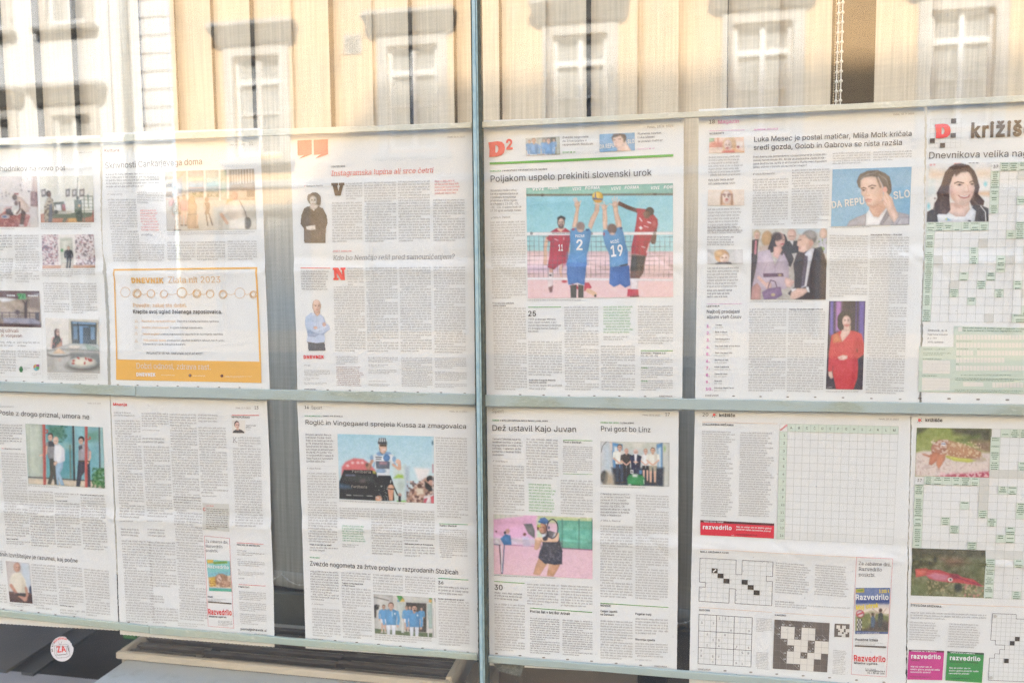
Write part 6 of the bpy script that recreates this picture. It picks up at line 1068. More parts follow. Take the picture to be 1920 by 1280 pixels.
E_.B(792, 60, 1013, 64, 424, blx=789); E_.T('Neurejena frizura – škandal', 1030, 67, 1212, 66, 9, 'ink', .015); E_.B(1030, 72, 1254, 72, 984, blx=1000); E_.B(325, 488, 540, 487, 972, blx=319); E_.T('Alenka Bratušek osvaja vrhove', 555, 498, 750, 498, 9, 'ink', .015); E_.B(554, 502, 766, 504, 974, blx=541)
E_.T('DNEVNIK', 70, 998, 148, 998, 9, 'gray', .02); E_.marks([(233, 997), (390, 1000), (547, 1002), (706, 1003), (868, 1006), (1033, 1011), (1200, 1015)], 2.8)
Z(1395, 420, 4.0)
E_.photo((60, 38), (625, 32), (612, 567), (48, 567), pic_couple, step=1.15); E_.B(45, 574, 515, 574, 590, pitch=16, name='caption'); E_.photo((638, 577), (910, 577), (888, 1240), (612, 1235), pic_reddress, step=1.15); E_.B(612, 1244, 884, 1246, 1262, pitch=16, name='caption')
# ---- page 19, crossword
F_ = Page('crossword page with big pink D emblem and portrait of a smiling dark haired woman', [(1737, 190), (1735, 300), (1733, 480), (1729, 620), (1725, 780)], [(2190, 175), (2170, 790)], 0, 0, [(1730, 492), (2180, 480)], 16, (0.0016, 0))
Z(1720, 200, 5.82)
G6 = F_.grid((142, 143), (477, 130), (467, 447), (130, 453), 6, 6, .35, 'line', {'kgray': [(4, 0), (4, 3), (0, 4), (2, 5)]}); F_.D(188, 192, 172, 158, 'red', .02)
F_.T('križišče', 578, 338, 1395, 305, 150, 'brown', .035); F_.T('Dnevnikova velika nagradna križanka', 125, 570, 1938, 530, 72, 'ink')
F_.photo((125, 622), (800, 607), (775, 1255), (95, 1262), pic_smile, 'portrait photograph of a smiling woman with dark curls', step=1.0)
Z(0, 0, 1)
cl = [(7, r, 1, 1) for r in range(1, 6)]+[(c, 0, 1, 1) for c in range(8, 13)]+[(0, r, 1, 1) for r in range(7, 19)]+[(c, 7, 1, 1) for c in range(1, 7)]
cl += [(10, 4, 1, 1), (5, 10, 1, 2), (4, 13, 1, 1), (3, 15, 1, 1), (5, 16, 1, 1), (6, 14, 1, 1), (7, 13, 1, 1), (8, 11, 1, 2), (8, 15, 1, 1), (9, 8, 1, 1), (10, 7, 1, 2), (10, 14, 1, 1), (10, 18, 2, 1), (11, 17, 1, 1), (11, 10, 1, 1)]
cg = [(10, 1, 1, 1), (3, 14, 1, 1), (9, 11, 1, 1), (6, 9, 1, 1), (1, 11, 1, 1), (7, 18, 1, 1), (11, 15, 1, 1)]
pc = {(c, r) for c in range(7) for r in range(7)}
F_.Q([(1857, 305.5), (1945, 304), (1932, 604), (1728, 602.5), (1737, 419), (1853, 416)], 'fgreen') if False else None
Gx = F_.grid((1741.8, 307), (1943, 303.6), (1930, 604.5), (1728, 602.5), 12, 19, .45, 'line', {'cgreen': cl, 'cgray': cg}, skip=pc, ext=10)
def clues(pg, G, nc, nr, lst, seed=3):
    rr = random.Random(seed); Q = []
    for c_, r_, cw, rh in lst:
        for k_ in range(int(4*rh)):
            if rr.random() < .22: continue
            v = (r_+(k_+.62)/4.0*1.0)/nr; hw = rr.uniform(.22, .42)*cw; x = c_+cw/2-hw; e_ = c_+cw/2+hw
            while x < e_:
                w_ = rr.uniform(.05, .12)
                Q.append([G(x/nc, v-.055/nr), G(min(x+w_, e_)/nc, v-.055/nr), G(min(x+w_, e_)/nc, v+.055/nr), G(x/nc, v+.055/nr)]); x += w_+.035
    P = np.array(Q).reshape(-1, 2); pg.put('clue_print', P, np.arange(len(P)).reshape(-1, 4), .0012, ink('tgreen'), kind='stuff')
clues(F_, Gx, 22, 19, [q for q in cl if q[0] < 12])
p37 = Gx(7.5/22, .5/19); F_.letters([('37', p37)], 0.0042, 'ink', 0, 'puzzle_number')
Z(1710, 400, 3.459)
F_.Q([(45, 862), (270, 866), (268, 1160), (40, 1155)], 'fgreen', 'coupon_ground'); F_.Q([(270, 730), (800, 742), (790, 1172), (266, 1160)], 'fgreen', 'coupon_ground')
F_.Q([(68, 952), (246, 954), (244, 1038), (66, 1036)], 'lbox', 'answer_box', .0010); F_.Q([(64, 1065), (243, 1067), (242, 1146), (62, 1144)], 'lbox', 'answer_box', .0010)
F_.T('Dnevnik, d. d.', 103, 764, 228, 765, 13, 'ink'); F_.T('Nagradne križanke', 101, 788, 230, 789, 9, 'ink'); F_.T('p. p. 713', 100, 813, 158, 813, 10, 'ink'); F_.T('1001 Ljubljana', 100, 838, 200, 839, 10, 'ink')
for x0, y, n_ in ((285, 787, 20), (285, 838, 20), (285, 888, 5), (420, 889, 14), (285, 935, 14), (283, 987, 20), (520, 1096, 9)):
    F_.Q([[(x0+22.5*i, y), (x0+22.5*i+19, y+.5), (x0+22.5*i+19, y+32), (x0+22.5*i, y+31.5)] for i in range(n_)], 'lbox', 'letter_boxes', .0010)
for x0, y0, x1 in ((290, 828, 420), (290, 878, 390), (420, 878, 460), (285, 926, 350), (282, 977, 345), (70, 880, 250), (68, 943, 262), (62, 1051, 258), (315, 1048, 800)): F_.B(x0, y0-5, x1, y0-4, y0+6, c='tgreen', pitch=11)
F_.T('Nagradni kupon za sodelovanje v nagradni križanki Dnevnika.', 328, 745, 830, 755, 9, 'tgreen', .01); F_.T('DA, želim sodelovati v mesečnem nagradnem žrebanju.', 328, 763, 712, 768, 9, 'tgreen', .01)
F_.B(280, 1062, 800, 1072, 1084, c='tgreen', pitch=9); F_.B(275, 1136, 800, 1148, 1158, c='tgreen', pitch=9); F_.B(70, 900, 250, 902, 920, c='tgreen', pitch=9); F_.Q([(330, 1092), (462, 1095), (462, 1122), (330, 1119)], 'lbox', 'answer_box', .0010); F_.Q([(298, 735), (322, 736), (322, 765), (298, 764)], 'lbox', 'answer_box', .0010)
for y in (975, 997, 1019): F_.L(72, y, 240, y+1, 1, 'hair'); F_.L(70, y+112, 238, y+113, 1, 'hair')
F_.marks([(50, 1197), (238, 1200), (427, 1205), (618, 1208)], 4)
# ---- page 12
G_ = Page('cut off crime news page with policemen and a prisoner, leftmost in the lower row', [(-100, 730), (-80, 960), (-60, 1165)], [(205, 737), (211, 860), (216, 1000), (219, 1100), (222.5, 1182)], 0, 0, [(-100, 948), (220, 972)], 17, (0, 0.0008), 0.0008)
Z(0, 740, 5.817)
G_.B(-40, 118, 188, 120, 136, c='lead', pitch=16); G_.T('Posle z drogo priznal, umora ne', -10, 217, 978, 264, 52, 'ink'); G_.T(DATE, 960, 97, 1100, 101, 14, 'gray'); G_.B(-120, 308, 246, 322, 536, blx=-128, c='lead', pitch=30, name='lead_text'); G_.T('Blanka Dornik', 55, 591, 230, 598, 14, 'lead', .01); G_.L(18, 582, 45, 584, 5, 'rline')
G_.photo((275, 312), (1125, 352), (1150, 1017), (308, 972), pic_arrest, 'photograph of two officers leading a bald man in a white shirt', step=1.1); G_.B(310, 974, 836, 1008, 998, pitch=26, name='caption')
Z(0, 740, 3.0476)
G_.B(8, 326, 145, 331, 805, blx=38); G_.T('Novi zapleti', 42, 822, 108, 825, 6.5, 'ink', .02); G_.B(40, 828, 176, 833, 852); G_.B(165, 543, 304, 549, 864, blx=184); G_.B(315, 555, 452, 560, 586); G_.T('Priznal napad', 318, 606, 386, 608, 6.5, 'ink', .02); G_.B(318, 612, 455, 617, 872, blx=330); G_.T('Dve leti za kmetijo in umor', 462, 572, 597, 577, 7, 'ink', .02); G_.B(462, 580, 602, 586, 884, blx=480)
G_.T('dnih izvršiteljev je razumel, kaj počne', -2, 917, 445, 958, 23, 'ink'); G_.B(-20, 884, 64, 888, 892, c='lead', pitch=9)
G_.photo((35, 945), (170, 958), (188, 1190), (58, 1180), pic_officer); G_.B(58, 1184, 172, 1194, 1206, pitch=9, name='caption'); G_.B(-30, 940, 16, 944, 1030); G_.B(-30, 1074, 38, 1080, 1200, blx=-22); G_.B(182, 960, 317, 971, 1220, blx=200); G_.B(330, 973, 468, 984, 1192, blx=343); G_.T('Odklonila zagovor', 345, 1203, 426, 1210, 7, 'ink', .02); G_.B(345, 1218, 488, 1230, 1250); G_.B(482, 988, 621, 1000, 1262, blx=495)
G_.marks([(22, 1220), (125, 1227), (223, 1240), (320, 1253), (425, 1265)], 2.6)
# ---- page 13
H = Page('opinion page 13 headed Mnenja in red with a small red framed advertisement', [(207.5, 737), (213, 860), (218, 1000), (221, 1100), (225, 1189)], [(500, 740), (505, 860), (509, 1000), (513, 1100), (515, 1213)], 0, 0, [(205, 968), (512, 988)], 18, (0.0006, 0.0002), 0.0008)
Z(200, 740, 4.922)
H.T('Mnenja', 65, 98, 192, 100, 25, 'red', .022, True); H.T('13', 1366, 130, 1402, 131, 28); H.T(DATE, 1195, 126, 1330, 129, 15, 'gray'); H.L(1157, 186, 1408, 188, 5, 'red'); H.T('NEPRESLIŠANO', 1157, 210, 1323, 215, 16, 'ink', .015)
H.Q([(1158, 232), (1278, 233), (1280, 356), (1160, 354)], 'lbox', 'portrait_ground', .0006); H.photo((1158, 232), (1280, 233), (1280, 356), (1160, 354), pic_face13, cut=True, step=.8); H.T('Ajad Drogra', 1288, 285, 1380, 287, 12, 'text', .01); H.T('Bilima', 1288, 304, 1335, 305, 12, 'text', .01); H.B(1290, 312, 1360, 314, 326, pitch=13)
H.B(70, 150, 286, 154, 200, c='text', pitch=27, rag=.2, name='lead_text'); H.B(848, 172, 1062, 178, 254, c='text', pitch=27, rag=.2, name='lead_text'); H.B(335, 388, 566, 394, 446, c='text', pitch=27, rag=.1, name='lead_text')
H.B(78, 226, 312, 231, 460, blx=92); H.B(96, 462, 326, 467, 1130, blx=128); H.B(325, 160, 570, 164, 296); H.B(332, 314, 516, 320, 330); H.B(345, 466, 582, 472, 1124, blx=378); H.B(583, 168, 828, 174, 1000, blx=622); H.B(850, 290, 1102, 296, 910, blx=878); H.B(882, 922, 1046, 926, 938); H.B(1215, 382, 1418, 386, 480); H.T('K', 1168, 438, 1208, 439, 50, 'text', -.01, True); H.B(1168, 482, 1422, 488, 1210, blx=1194); H.B(132, 1150, 315, 1155, 1166); H.B(380, 1148, 560, 1154, 1164)
H.Q([(885, 995), (1130, 1005), (1135, 1258), (890, 1240)], 'cgray', 'grey_box', .0006); H.B(918, 1014, 1070, 1020, 1030, c='red', pitch=14); H.B(920, 1040, 1122, 1048, 1236, blx=926, c='lead', pitch=20); H.T('C', 890, 1068, 912, 1070, 30, 'red', .01)
Z(0, 720, 2.286)
H.B(520, 612, 602, 617, 650, c='text', pitch=12, rag=.15, name='lead_text'); H.B(635, 614, 716, 619, 652, c='text', pitch=12, rag=.15, name='lead_text'); H.B(523, 664, 647, 669, 1018, blx=545); H.B(640, 670, 752, 675, 866, blx=650); H.B(646, 899, 708, 903, 934, c='text', pitch=12, rag=.15, name='lead_text'); H.B(655, 952, 766, 957, 1024, blx=658); H.B(745, 476, 862, 482, 1008, blx=776); H.B(765, 1016, 880, 1024, 1034)
H.marks([(553, 1018), (633, 1031), (712, 1037), (883, 1055), (970, 1062)], 2.6)
Z(360, 740, 2.723)
for a in (((65, 718), (193, 730)), ((193, 730), (215, 1188)), ((215, 1188), (85, 1178)), ((85, 1178), (65, 718))): H.L(*a[0], *a[1], 1.5, 'rline')
H.T('Za zabavne dni,', 72, 751, 187, 757, 14, 'lead', -.004, True); H.T('Razvedrilo', 72, 776, 158, 780, 14, 'lead', -.004, True); H.T('poskrbi.', 72, 798, 135, 801, 14, 'lead', -.004, True)
H.photo((75, 837), (195, 846), (205, 1002), (90, 998), pic_cover_beach, step=1.0); H.T('Razvedrilo', 83, 880, 190, 886, 17, 'white', .02, lay=.0013); H.T('Mami', 84, 1030, 109, 1031, 8, 'ink', .02); H.B(86, 1034, 175, 1039, 1050, pitch=7); H.Q([(84, 1050), (203, 1060), (203, 1067), (84, 1057)], 'kgray', 'dark_band')
H.T('Razvedrilo', 87, 1117, 205, 1122, 27, 'red', .02); H.T('Miselne uganke.', 90, 1131, 180, 1136, 8, 'ink', .015, True); H.B(135, 1148, 207, 1152, 1176, c='lead', pitch=8)
H.L(230, 752, 368, 760, 2, 'red'); H.T('PRILIKE IN NEPRILIKE', 232, 766, 350, 772, 7.5, 'ink', .015); H.B(232, 788, 300, 792, 796, c='ink', pitch=8); H.B(233, 797, 372, 805, 818, pitch=8.5); H.B(234, 832, 262, 834, 840, c='ink', pitch=8); H.B(235, 841, 372, 850, 870, pitch=8.5); H.B(236, 886, 266, 888, 894, c='ink', pitch=8); H.B(237, 896, 372, 904, 918, pitch=8.5); H.B(238, 928, 284, 931, 938, pitch=8)
H.L(240, 965, 378, 973, 2, 'red'); H.T('PREBLISKI', 240, 980, 295, 983, 7.5, 'ink', .015); H.B(242, 998, 379, 1006, 1044, blx=243, pitch=9); H.B(244, 1052, 380, 1062, 1100, blx=245, pitch=9); H.B(246, 1110, 382, 1120, 1168, blx=248, pitch=9); H.T('pisma@dnevnik.si', 250, 1197, 383, 1206, 12, 'ink', .012); H.T('DNEVNIK', 322, 1222, 385, 1228, 7, 'gray', .02)
# ---- page 16
I_ = Page('sport page 16 with a cyclist raising his arms before a blue sky', [(557, 745), (562, 860), (567, 1000), (570, 1100), (572.5, 1215)], [(891, 750), (893, 900), (895.5, 1050), (897, 1236)], 0, 0, [(560, 985), (900, 1003)], 19, (0.0002, 0.0012))
Z(560, 750, 5.647)
I_.T('16', 68, 88, 112, 89, 31, 'ink', .008); I_.T('Šport', 137, 92, 253, 94, 33, 'text', -.004, True); I_.T(DATE, 1600, 125, 1778, 128, 15, 'gray'); I_.T('KOLESARSTVO', 70, 171, 235, 173, 13, 'green2', .02); I_.T('/ DIRKA PO ŠPANIJI', 245, 172, 468, 176, 14, 'ink', .01)
I_.T('Roglič in Vingegaard sprejela Kussa za zmagovalca', 78, 253, 1773, 300, 47)
I_.TL(['Belgijski šampion Remco', 'Evenepoel (Soudal-Quick', 'Step) je na zadnji gorski eta-', 'pi 78. kolesarske dirke po', 'Španiji prišel do tretje eta-', 'pne zmage na letošnji špan-', 'ski pentlji. Pri Jumbo-Vis-', 'mi so prenehali z napadi in', 'Sepp Kuss je z nasmehom', 'prečkal ciljno črto.'], 78, 369, 31.3, [348, 350, 380, 355, 367, 380, 358, 372, 365, 285], 20, slope=.02, lean=1.2)
I_.L(88, 690, 400, 696, 1.3, 'hair'); I_.T('Urban Pučnik', 113, 724, 243, 727, 16, 'text', 0, True); I_.L(93, 724, 102, 710, 3, 'ink')
cy_ = I_.photo((413, 355), (1430, 382), (1435, 1090), (432, 1045), pic_cyclist, 'colour photograph of a cyclist with raised fists', step=1.1); I_.B(433, 1050, 1388, 1094, 1072, pitch=24, name='caption')
for st, a, b, y0, y1, cp in (('Fertiberia', 568, 768, 764, 770, 28), ('Fertiberia', 562, 728, 923, 928, 26)): I_.T(st, a, y0, b, y1, cp, 'gray', .02, name='photograph_lettering', lay=.0013)
I_.B(92, 758, 402, 764, 1500, blx=112); I_.B(1453, 384, 1784, 394, 1238, blx=1472)
Z(480, 720, 2.285)
I_.T('Priori, ki se ji jih ne zaleči', 232, 687, 325, 690, 6, 'ink', .02); I_.B(232, 692, 354, 696, 714); I_.B(360, 524, 488, 528, 577, blx=361); I_.B(372, 599, 478, 604, 672, c='green2', pitch=11, rag=.1); I_.B(372, 680, 442, 683, 697, pitch=9); I_.B(495, 528, 626, 532, 728, blx=499); I_.B(633, 535, 766, 540, 672, blx=635); I_.T('Velikanska prednost Evenepoela', 637, 684, 760, 689, 6, 'ink', .02); I_.B(637, 690, 767, 694, 738, blx=638)
I_.L(785, 596, 908, 601, 2.2, 'green2'); I_.T('Vuelta v številkah', 787, 607, 860, 610, 7.5, 'ink', .015); I_.B(787, 616, 906, 621, 742, blx=789, pitch=9)
Z(560, 1030, 5.647)
I_.T('NOGOMET', 122, 82, 232, 88, 12, 'green2', .02); I_.T('Zvezde nogometa za žrtve poplav v razprodanih Stožicah', 125, 162, 1690, 261, 48)
I_.B(128, 210, 426, 228, 534, blx=134, c='lead', pitch=28, name='lead_text'); I_.B(455, 226, 766, 245, 330, blx=457); I_.T('Trojanja tvorita Matjaž Kek', 460, 354, 688, 368, 14, 'ink', .02); I_.T('in Fabio Capello', 460, 378, 600, 387, 14, 'ink', .02); I_.B(460, 390, 768, 410, 932, blx=474); I_.T('Jože Okorn', 162, 577, 265, 583, 14, 'text'); I_.L(142, 576, 150, 564, 3, 'ink'); I_.L(138, 548, 435, 566, 1.3, 'hair'); I_.B(143, 608, 440, 626, 916, blx=152)
I_.B(790, 246, 1105, 268, 450, blx=793); I_.B(1130, 270, 1448, 290, 458, blx=1132); I_.L(1478, 298, 1800, 317, 7, 'green2'); I_.T('36', 1478, 360, 1535, 363, 34, 'ink', .008, True); I_.B(1480, 374, 1800, 394, 474, c='lead', pitch=29, name='lead_text'); I_.T('Pester spremljevalni program', 1480, 522, 1755, 534, 14, 'ink', .02); I_.B(1482, 528, 1806, 546, 1008, blx=1490)
I_.photo((795, 465), (1448, 510), (1460, 928), (808, 882), pic_players, step=1.1); I_.B(808, 884, 1412, 926, 956, pitch=23, name='caption')
I_.T('DNEVNIK', 150, 948, 265, 954, 12, 'gray', .02); I_.marks([(388, 958), (617, 977), (847, 996), (1078, 1015), (1313, 1036), (1552, 1055), (1792, 1077)], 2.8); I_.dots([(150, 955), (222, 960), (488, 982), (1150, 1037), (1475, 1058), (1727, 1085)], .8)
# ---- page 17
J = Page('sport page 17 with a tennis player on a pink court', [(908, 755), (909, 900), (910, 1080), (913, 1246)], [(1273, 762), (1272, 900), (1271, 1080), (1269, 1266)], 0, 0, [(905, 1003), (1275, 1022)], 20, (0.0012, 0.0002))
Z(880, 720, 2.285)
J.T('Šport', 98, 121, 148, 122, 14.5, 'text', -.004, True); J.T(DATE, 742, 134, 817, 136, 6.5, 'gray'); J.T('17', 839, 135, 858, 136, 14); J.T('TENIS', 98, 157, 127, 157.5, 6.5, 'green', .02); J.T('/ WTA ZAVAROVALNICA SAVA LJUBLJANA', 132, 157.5, 337, 160, 6.5, 'ink', .015); J.T('Dež ustavil Kajo Juvan', 100, 198, 458, 204, 24)
J.T('HOKEJ NA LEDU', 562, 166, 641, 168, 6.5, 'green', .02); J.T('/ LIGA ICEHL', 645, 168, 707, 169, 6.5, 'ink', .015); J.T('Prvi gost bo Linz', 565, 200, 776, 205, 22)
J.TL(['Tamara Zidanšek se je na', 'teniškem turnirju v Ljublja-', 'ni prepričljivo uvrstila v če-', 'trtfinale, v katerem se bo', 'pomerila z Rusinjo Eriko', 'Andrejevo.'], 100, 237, 13.4, [220, 228, 229, 222, 222, 150], 8.3, slope=.02)
J.L(100, 316, 238, 320, .7, 'hair'); J.T('Uroš Šemrov', 113, 331, 165, 333, 7, 'text', 0, True); J.L(102, 330, 107, 323, 1.4, 'ink'); J.B(103, 342, 236, 347, 549, blx=105); J.B(244, 229, 381, 234, 404, blx=246); J.L(402, 238, 528, 241, 2.2); J.T('Tivoli v številkah', 402, 250, 480, 252, 7.5, 'ink', .015); J.B(402, 261, 529, 265, 376, blx=401, pitch=9); J.L(402, 382, 528, 385, 1.6); J.B(255, 421, 372, 426, 546, blx=256, c='green', pitch=12, rag=.1); J.B(392, 405, 529, 410, 557, blx=393)
J.TL(['Z današnjo tekmo proti Lin-', 'zu, ki se bo v dvorani Tivoli', 'začela ob 19.15, hokejisti', 'Olimpije začenjajo letošnjo', 'sezono v ligi ICEHL. Ob', 'ljubljanski ekipi bo v njej še', 'dvanajst klubov iz Avstrije,', 'Italije in Madžarske.'], 562, 472, 12.9, [691, 689, 672, 684, 665, 689, 686, 652], 8, slope=.02)
J.T('Miha A. Štamcar', 573, 585, 648, 588, 7, 'text', 0, True); J.L(563, 585, 568, 578, 1.4, 'ink'); J.B(562, 601, 700, 606, 911, blx=562); J.B(714, 470, 855, 475, 918, blx=712)
Z(1110, 770, 8)
J.photo((130, 450), (1165, 475), (1158, 1135), (128, 1102), pic_train, step=1.0); J.B(130, 1112, 1105, 1146, 1142, pitch=32, name='caption')
Z(910, 950, 4.129)
tn_ = J.photo((63, 52), (830, 80), (830, 555), (68, 515), pic_tennis, 'colour photograph of a tennis player swinging her racket', step=1.1); J.B(70, 517, 660, 548, 532, pitch=17, name='caption')
J.L(70, 572, 305, 588, 4.5); J.T('30', 72, 637, 135, 640, 40, 'ink', .008, True); J.B(72, 650, 286, 664, 716, c='lead', pitch=21, name='lead_text'); J.B(72, 740, 307, 752, 1110, blx=75); J.B(325, 585, 566, 598, 755, blx=326); J.B(587, 596, 831, 608, 768, blx=587)
J.L(348, 778, 828, 812, 5); J.T('Prvi bo šel v boj Bor Artnak', 348, 812, 657, 832, 20, 'ink', .015); J.B(348, 848, 576, 862, 1130, blx=349, c='lead', pitch=18); J.B(598, 864, 831, 878, 1144, blx=599, c='lead', pitch=18)
J.L(890, 740, 1418, 772, 5); J.T('NOVICE', 892, 765, 972, 768, 16, 'ink', .015); J.T('Celjani izgubili', 892, 808, 1022, 813, 15, 'ink', .015); J.T('na Danskem', 892, 833, 998, 838, 15, 'ink', .015); J.T('Pogačar tretji', 1162, 828, 1285, 835, 15, 'ink', .015); J.T('Slovenija izpadla', 1162, 1025, 1313, 1033, 15, 'ink', .015); J.B(892, 868, 1140, 880, 1172, blx=893); J.B(1162, 850, 1416, 862, 980, blx=1162); J.B(1162, 1043, 1414, 1054, 1156, blx=1162); J.B(1160, 1168, 1338, 1178, 1186, c='pale', pitch=17)
J.marks([(88, 1130), (270, 1145), (453, 1160), (637, 1175), (823, 1188), (1013, 1205), (1203, 1220)], 3); J.T('DNEVNIK', 1310, 1231, 1408, 1238, 11, 'gray', .02); J.dots([(135, 1153), (325, 1167), (575, 1190), (1341, 1251), (1115, 1233)], .8)
# ---- page 20
K = Page('puzzle page 20 with an empty letter grid, sudoku and kakuro', [(1303, 768), (1300, 900), (1296, 1080), (1292, 1280)], [(1707, 775), (1705, 900), (1702, 1080), (1698, 1330)], 0, 0, [(1295, 1024), (1705, 1046)], 21, (0.0002, 0.0012))
def minilogo(pg, x, y, s_):
    pg.D(x, y, 5.2*s_, 5.2*s_, 'red'); pg.dots([(x+6.3*s_, y-.4*s_), (x+6.6*s_, y+4.2*s_), (x-.6*s_, y+6.3*s_), (x+3.3*s_, y+7.3*s_)], .8, 'ink')
Z(1300, 760, 4.571)
K.T('20', 78, 89, 128, 89, 28); minilogo(K, 167, 66, 4.3); K.T('križišče', 222, 93, 358, 94, 25, 'ink', .022); K.T(DATE, 1590, 120, 1757, 124, 14, 'gray'); K.L(75, 138, 722, 153, 2.6, 'oline'); K.T('ITALIJANSKA KRIŽANKA', 78, 167, 345, 172, 16, 'ink', .015)
K.B(75, 210, 372, 218, 948, blx=64, pitch=20.5, rag=.25, c='text'); K.B(403, 220, 707, 228, 946, blx=388, pitch=20.5, rag=.25, c='text')
GK = K.grid((740, 152), (1757, 177), (1710, 1188), (715, 1140), 15, 15, .45, 'line', {'cgreen': [(1, 0, 14, 1), (0, 1, 1, 14)]})
K.letters([(ch, GK((i+1.5)/15, .5/15)) for i, ch in enumerate('ABCČDEFGHIJKLM')], .0034, 'lead'); K.letters([(str(i+1), GK(.62/15, (i+1.5)/15)) for i in range(14)], .0034, 'lead', name='grid_numbers')
K.T('Razvedrilo', 748, 214, 806, 168, 14, 'red', .03)
K.Q([(60, 978), (693, 1007), (692, 1027), (60, 998)], 'ddark', 'advertisement_band'); K.Q([(60, 998), (692, 1027), (690, 1138), (60, 1108)], 'adred', 'advertisement'); K.T('VSAK DRUGI TOREK', 88, 995, 258, 1002, 10, 'white', .02, lay=.0013); K.T('razvedrilo', 82, 1053, 328, 1062, 33, 'white', .03, lay=.0013); K.T('Naj za oster um in bistro glavo', 367, 1041, 667, 1055, 14, 'white', .015, False, .15, lay=.0013); K.T('poskrbi naša razvedrilo prava!', 367, 1063, 662, 1079, 14, 'white', .015, False, .15, lay=.0013); K.T('razvedrilo@dnevnik.si', 365, 1106, 545, 1114, 11, 'ddark', .015, lay=.0013); K.B(325, 1104, 385, 1107, 1118, c='white', pitch=11)
Z(1300, 1020, 4.8)
K.L(58, 36, 1470, 108, 2.6, 'oline'); K.T('MALA KRIŽANKA 5100', 62, 68, 317, 78, 15, 'ink', .015)
sk = {(6, 0), (6, 1), (6, 2), (11, 3), (0, 5), (5, 6), (5, 7), (5, 8)}
GM = K.grid((60, 120), (716, 153), (704, 548), (50, 508), 12, 9, .4, 'line', {'ink': [(2, 2), (3, 3), (4, 4), (7, 4), (8, 5), (9, 6)]}, thick=1, skip=sk)
K.L(176, 248, 204, 224, 9, 'white'); 
K.letters([(str(n_+1), GM((c_+.22)/12, (r_+.25)/9)) for n_, (c_, r_) in enumerate([(0, 0), (1, 0), (2, 0), (3, 0), (4, 0), (5, 0), (7, 0), (8, 0), (9, 0), (10, 0), (11, 0), (0, 1), (7, 1), (0, 2), (3, 2), (7, 2), (0, 3), (2, 3), (4, 3), (6, 3), (0, 4), (3, 4), (5, 4), (8, 4), (11, 4), (1, 5), (4, 5), (7, 5), (9, 5), (0, 6), (6, 6), (8, 6), (10, 6), (0, 7), (6, 7), (9, 7), (0, 8), (6, 8)])], .0012, 'ink')
K.B(742, 152, 1057, 176, 434, blx=735, pitch=21, rag=.15); K.B(1095, 172, 1418, 196, 452, blx=1088, pitch=21, rag=.15); K.B(735, 498, 976, 514, 520, c='lead', pitch=20); K.B(735, 522, 1406, 560, 562, pitch=19)
K.L(48, 562, 705, 607, 2.6, 'oline'); K.T('SUDOKU', 52, 594, 148, 598, 15, 'ink', .015); K.L(733, 608, 1407, 652, 2.6, 'oline'); K.T('KAKURO', 733, 638, 832, 643, 15, 'ink', .015)
GS = K.grid((50, 625), (530, 655), (518, 1100), (42, 1068), 9, 9, .4, 'line', thick=3)
K.letters([(str(n_), GS((c_+.5)/9, (r_+.5)/9)) for r_, c_, n_ in ((0, 3, 1), (0, 4, 3), (1, 0, 3), (1, 2, 7), (2, 5, 6), (2, 8, 9), (3, 1, 6), (3, 4, 9), (4, 2, 1), (4, 3, 5), (5, 1, 2), (5, 3, 4), (5, 6, 7), (5, 8, 6), (6, 0, 6), (6, 7, 5), (6, 8, 8), (7, 0, 8), (7, 2, 5), (7, 3, 7), (8, 2, 3), (8, 6, 9), (8, 7, 1))], .0033, 'lead', name='sudoku_digits')
K.B(568, 656, 708, 666, 782, blx=565, pitch=14.5); K.B(565, 960, 686, 970, 1116, blx=561, pitch=14.5, rag=.1); K.B(1260, 942, 1387, 952, 1164, blx=1250, pitch=14.5, rag=.1)
wc = [(1, 1), (2, 1), (4, 1), (5, 1), (1, 2), (2, 2), (4, 2), (5, 2), (2, 3), (3, 3), (4, 3), (6, 3), (7, 3), (3, 4), (4, 4), (6, 4), (7, 4), (2, 5), (3, 5), (5, 5), (6, 5), (2, 6), (3, 6), (4, 6), (5, 6), (4, 7), (5, 7)]
kc = [(730, 672), (1225, 703), (1203, 1147), (715, 1113)]
K.Q(kc, 'kgray', 'kakuro_ground', .0007); GQ = K.grid(*kc, 8, 8, .3, 'gray', {'lbox': wc})
K.letters([(s_, GQ(c_/8, r_/8)) for s_, c_, r_ in (('10', 1.3, .72), ('19', 2.3, .72), ('11', 4.3, .72), ('4', 5.3, .72), ('4', .75, 1.3), ('16', .7, 2.3), ('6', 3.75, 1.3), ('9', 3.75, 2.3), ('13', 3.3, 2.75), ('7', 6.3, 2.75), ('12', 7.3, 2.72), ('12', 1.7, 3.3), ('13', 5.7, 3.3), ('4', 2.75, 4.3), ('14', 2.3, 4.75), ('5', 5.75, 4.3), ('10', 5.3, 4.75), ('16', 1.7, 5.3), ('4', 4.75, 5.3), ('11', 4.3, 5.75), ('23', 1.7, 6.3), ('3', 3.75, 7.3))], .0022, 'white', .012, 'kakuro_digits')
Q = []
for c_, r_ in ((1, 0), (2, 0), (4, 0), (5, 0), (0, 1), (0, 2), (3, 1), (3, 2), (6, 2), (7, 2), (1, 3), (5, 3), (2, 4), (5, 4), (1, 5), (4, 5), (1, 6), (3, 7)):
    p, q = GQ(c_/8, r_/8), GQ((c_+1)/8, (r_+1)/8); e_ = (q-p)/np.hypot(*(q-p)); n_ = np.array([-e_[1], e_[0]])*.00012; Q.append([p-n_, q-n_, q+n_, p+n_])
K.Q(np.array(Q), 'hair', 'kakuro_diagonals', .0011, True)
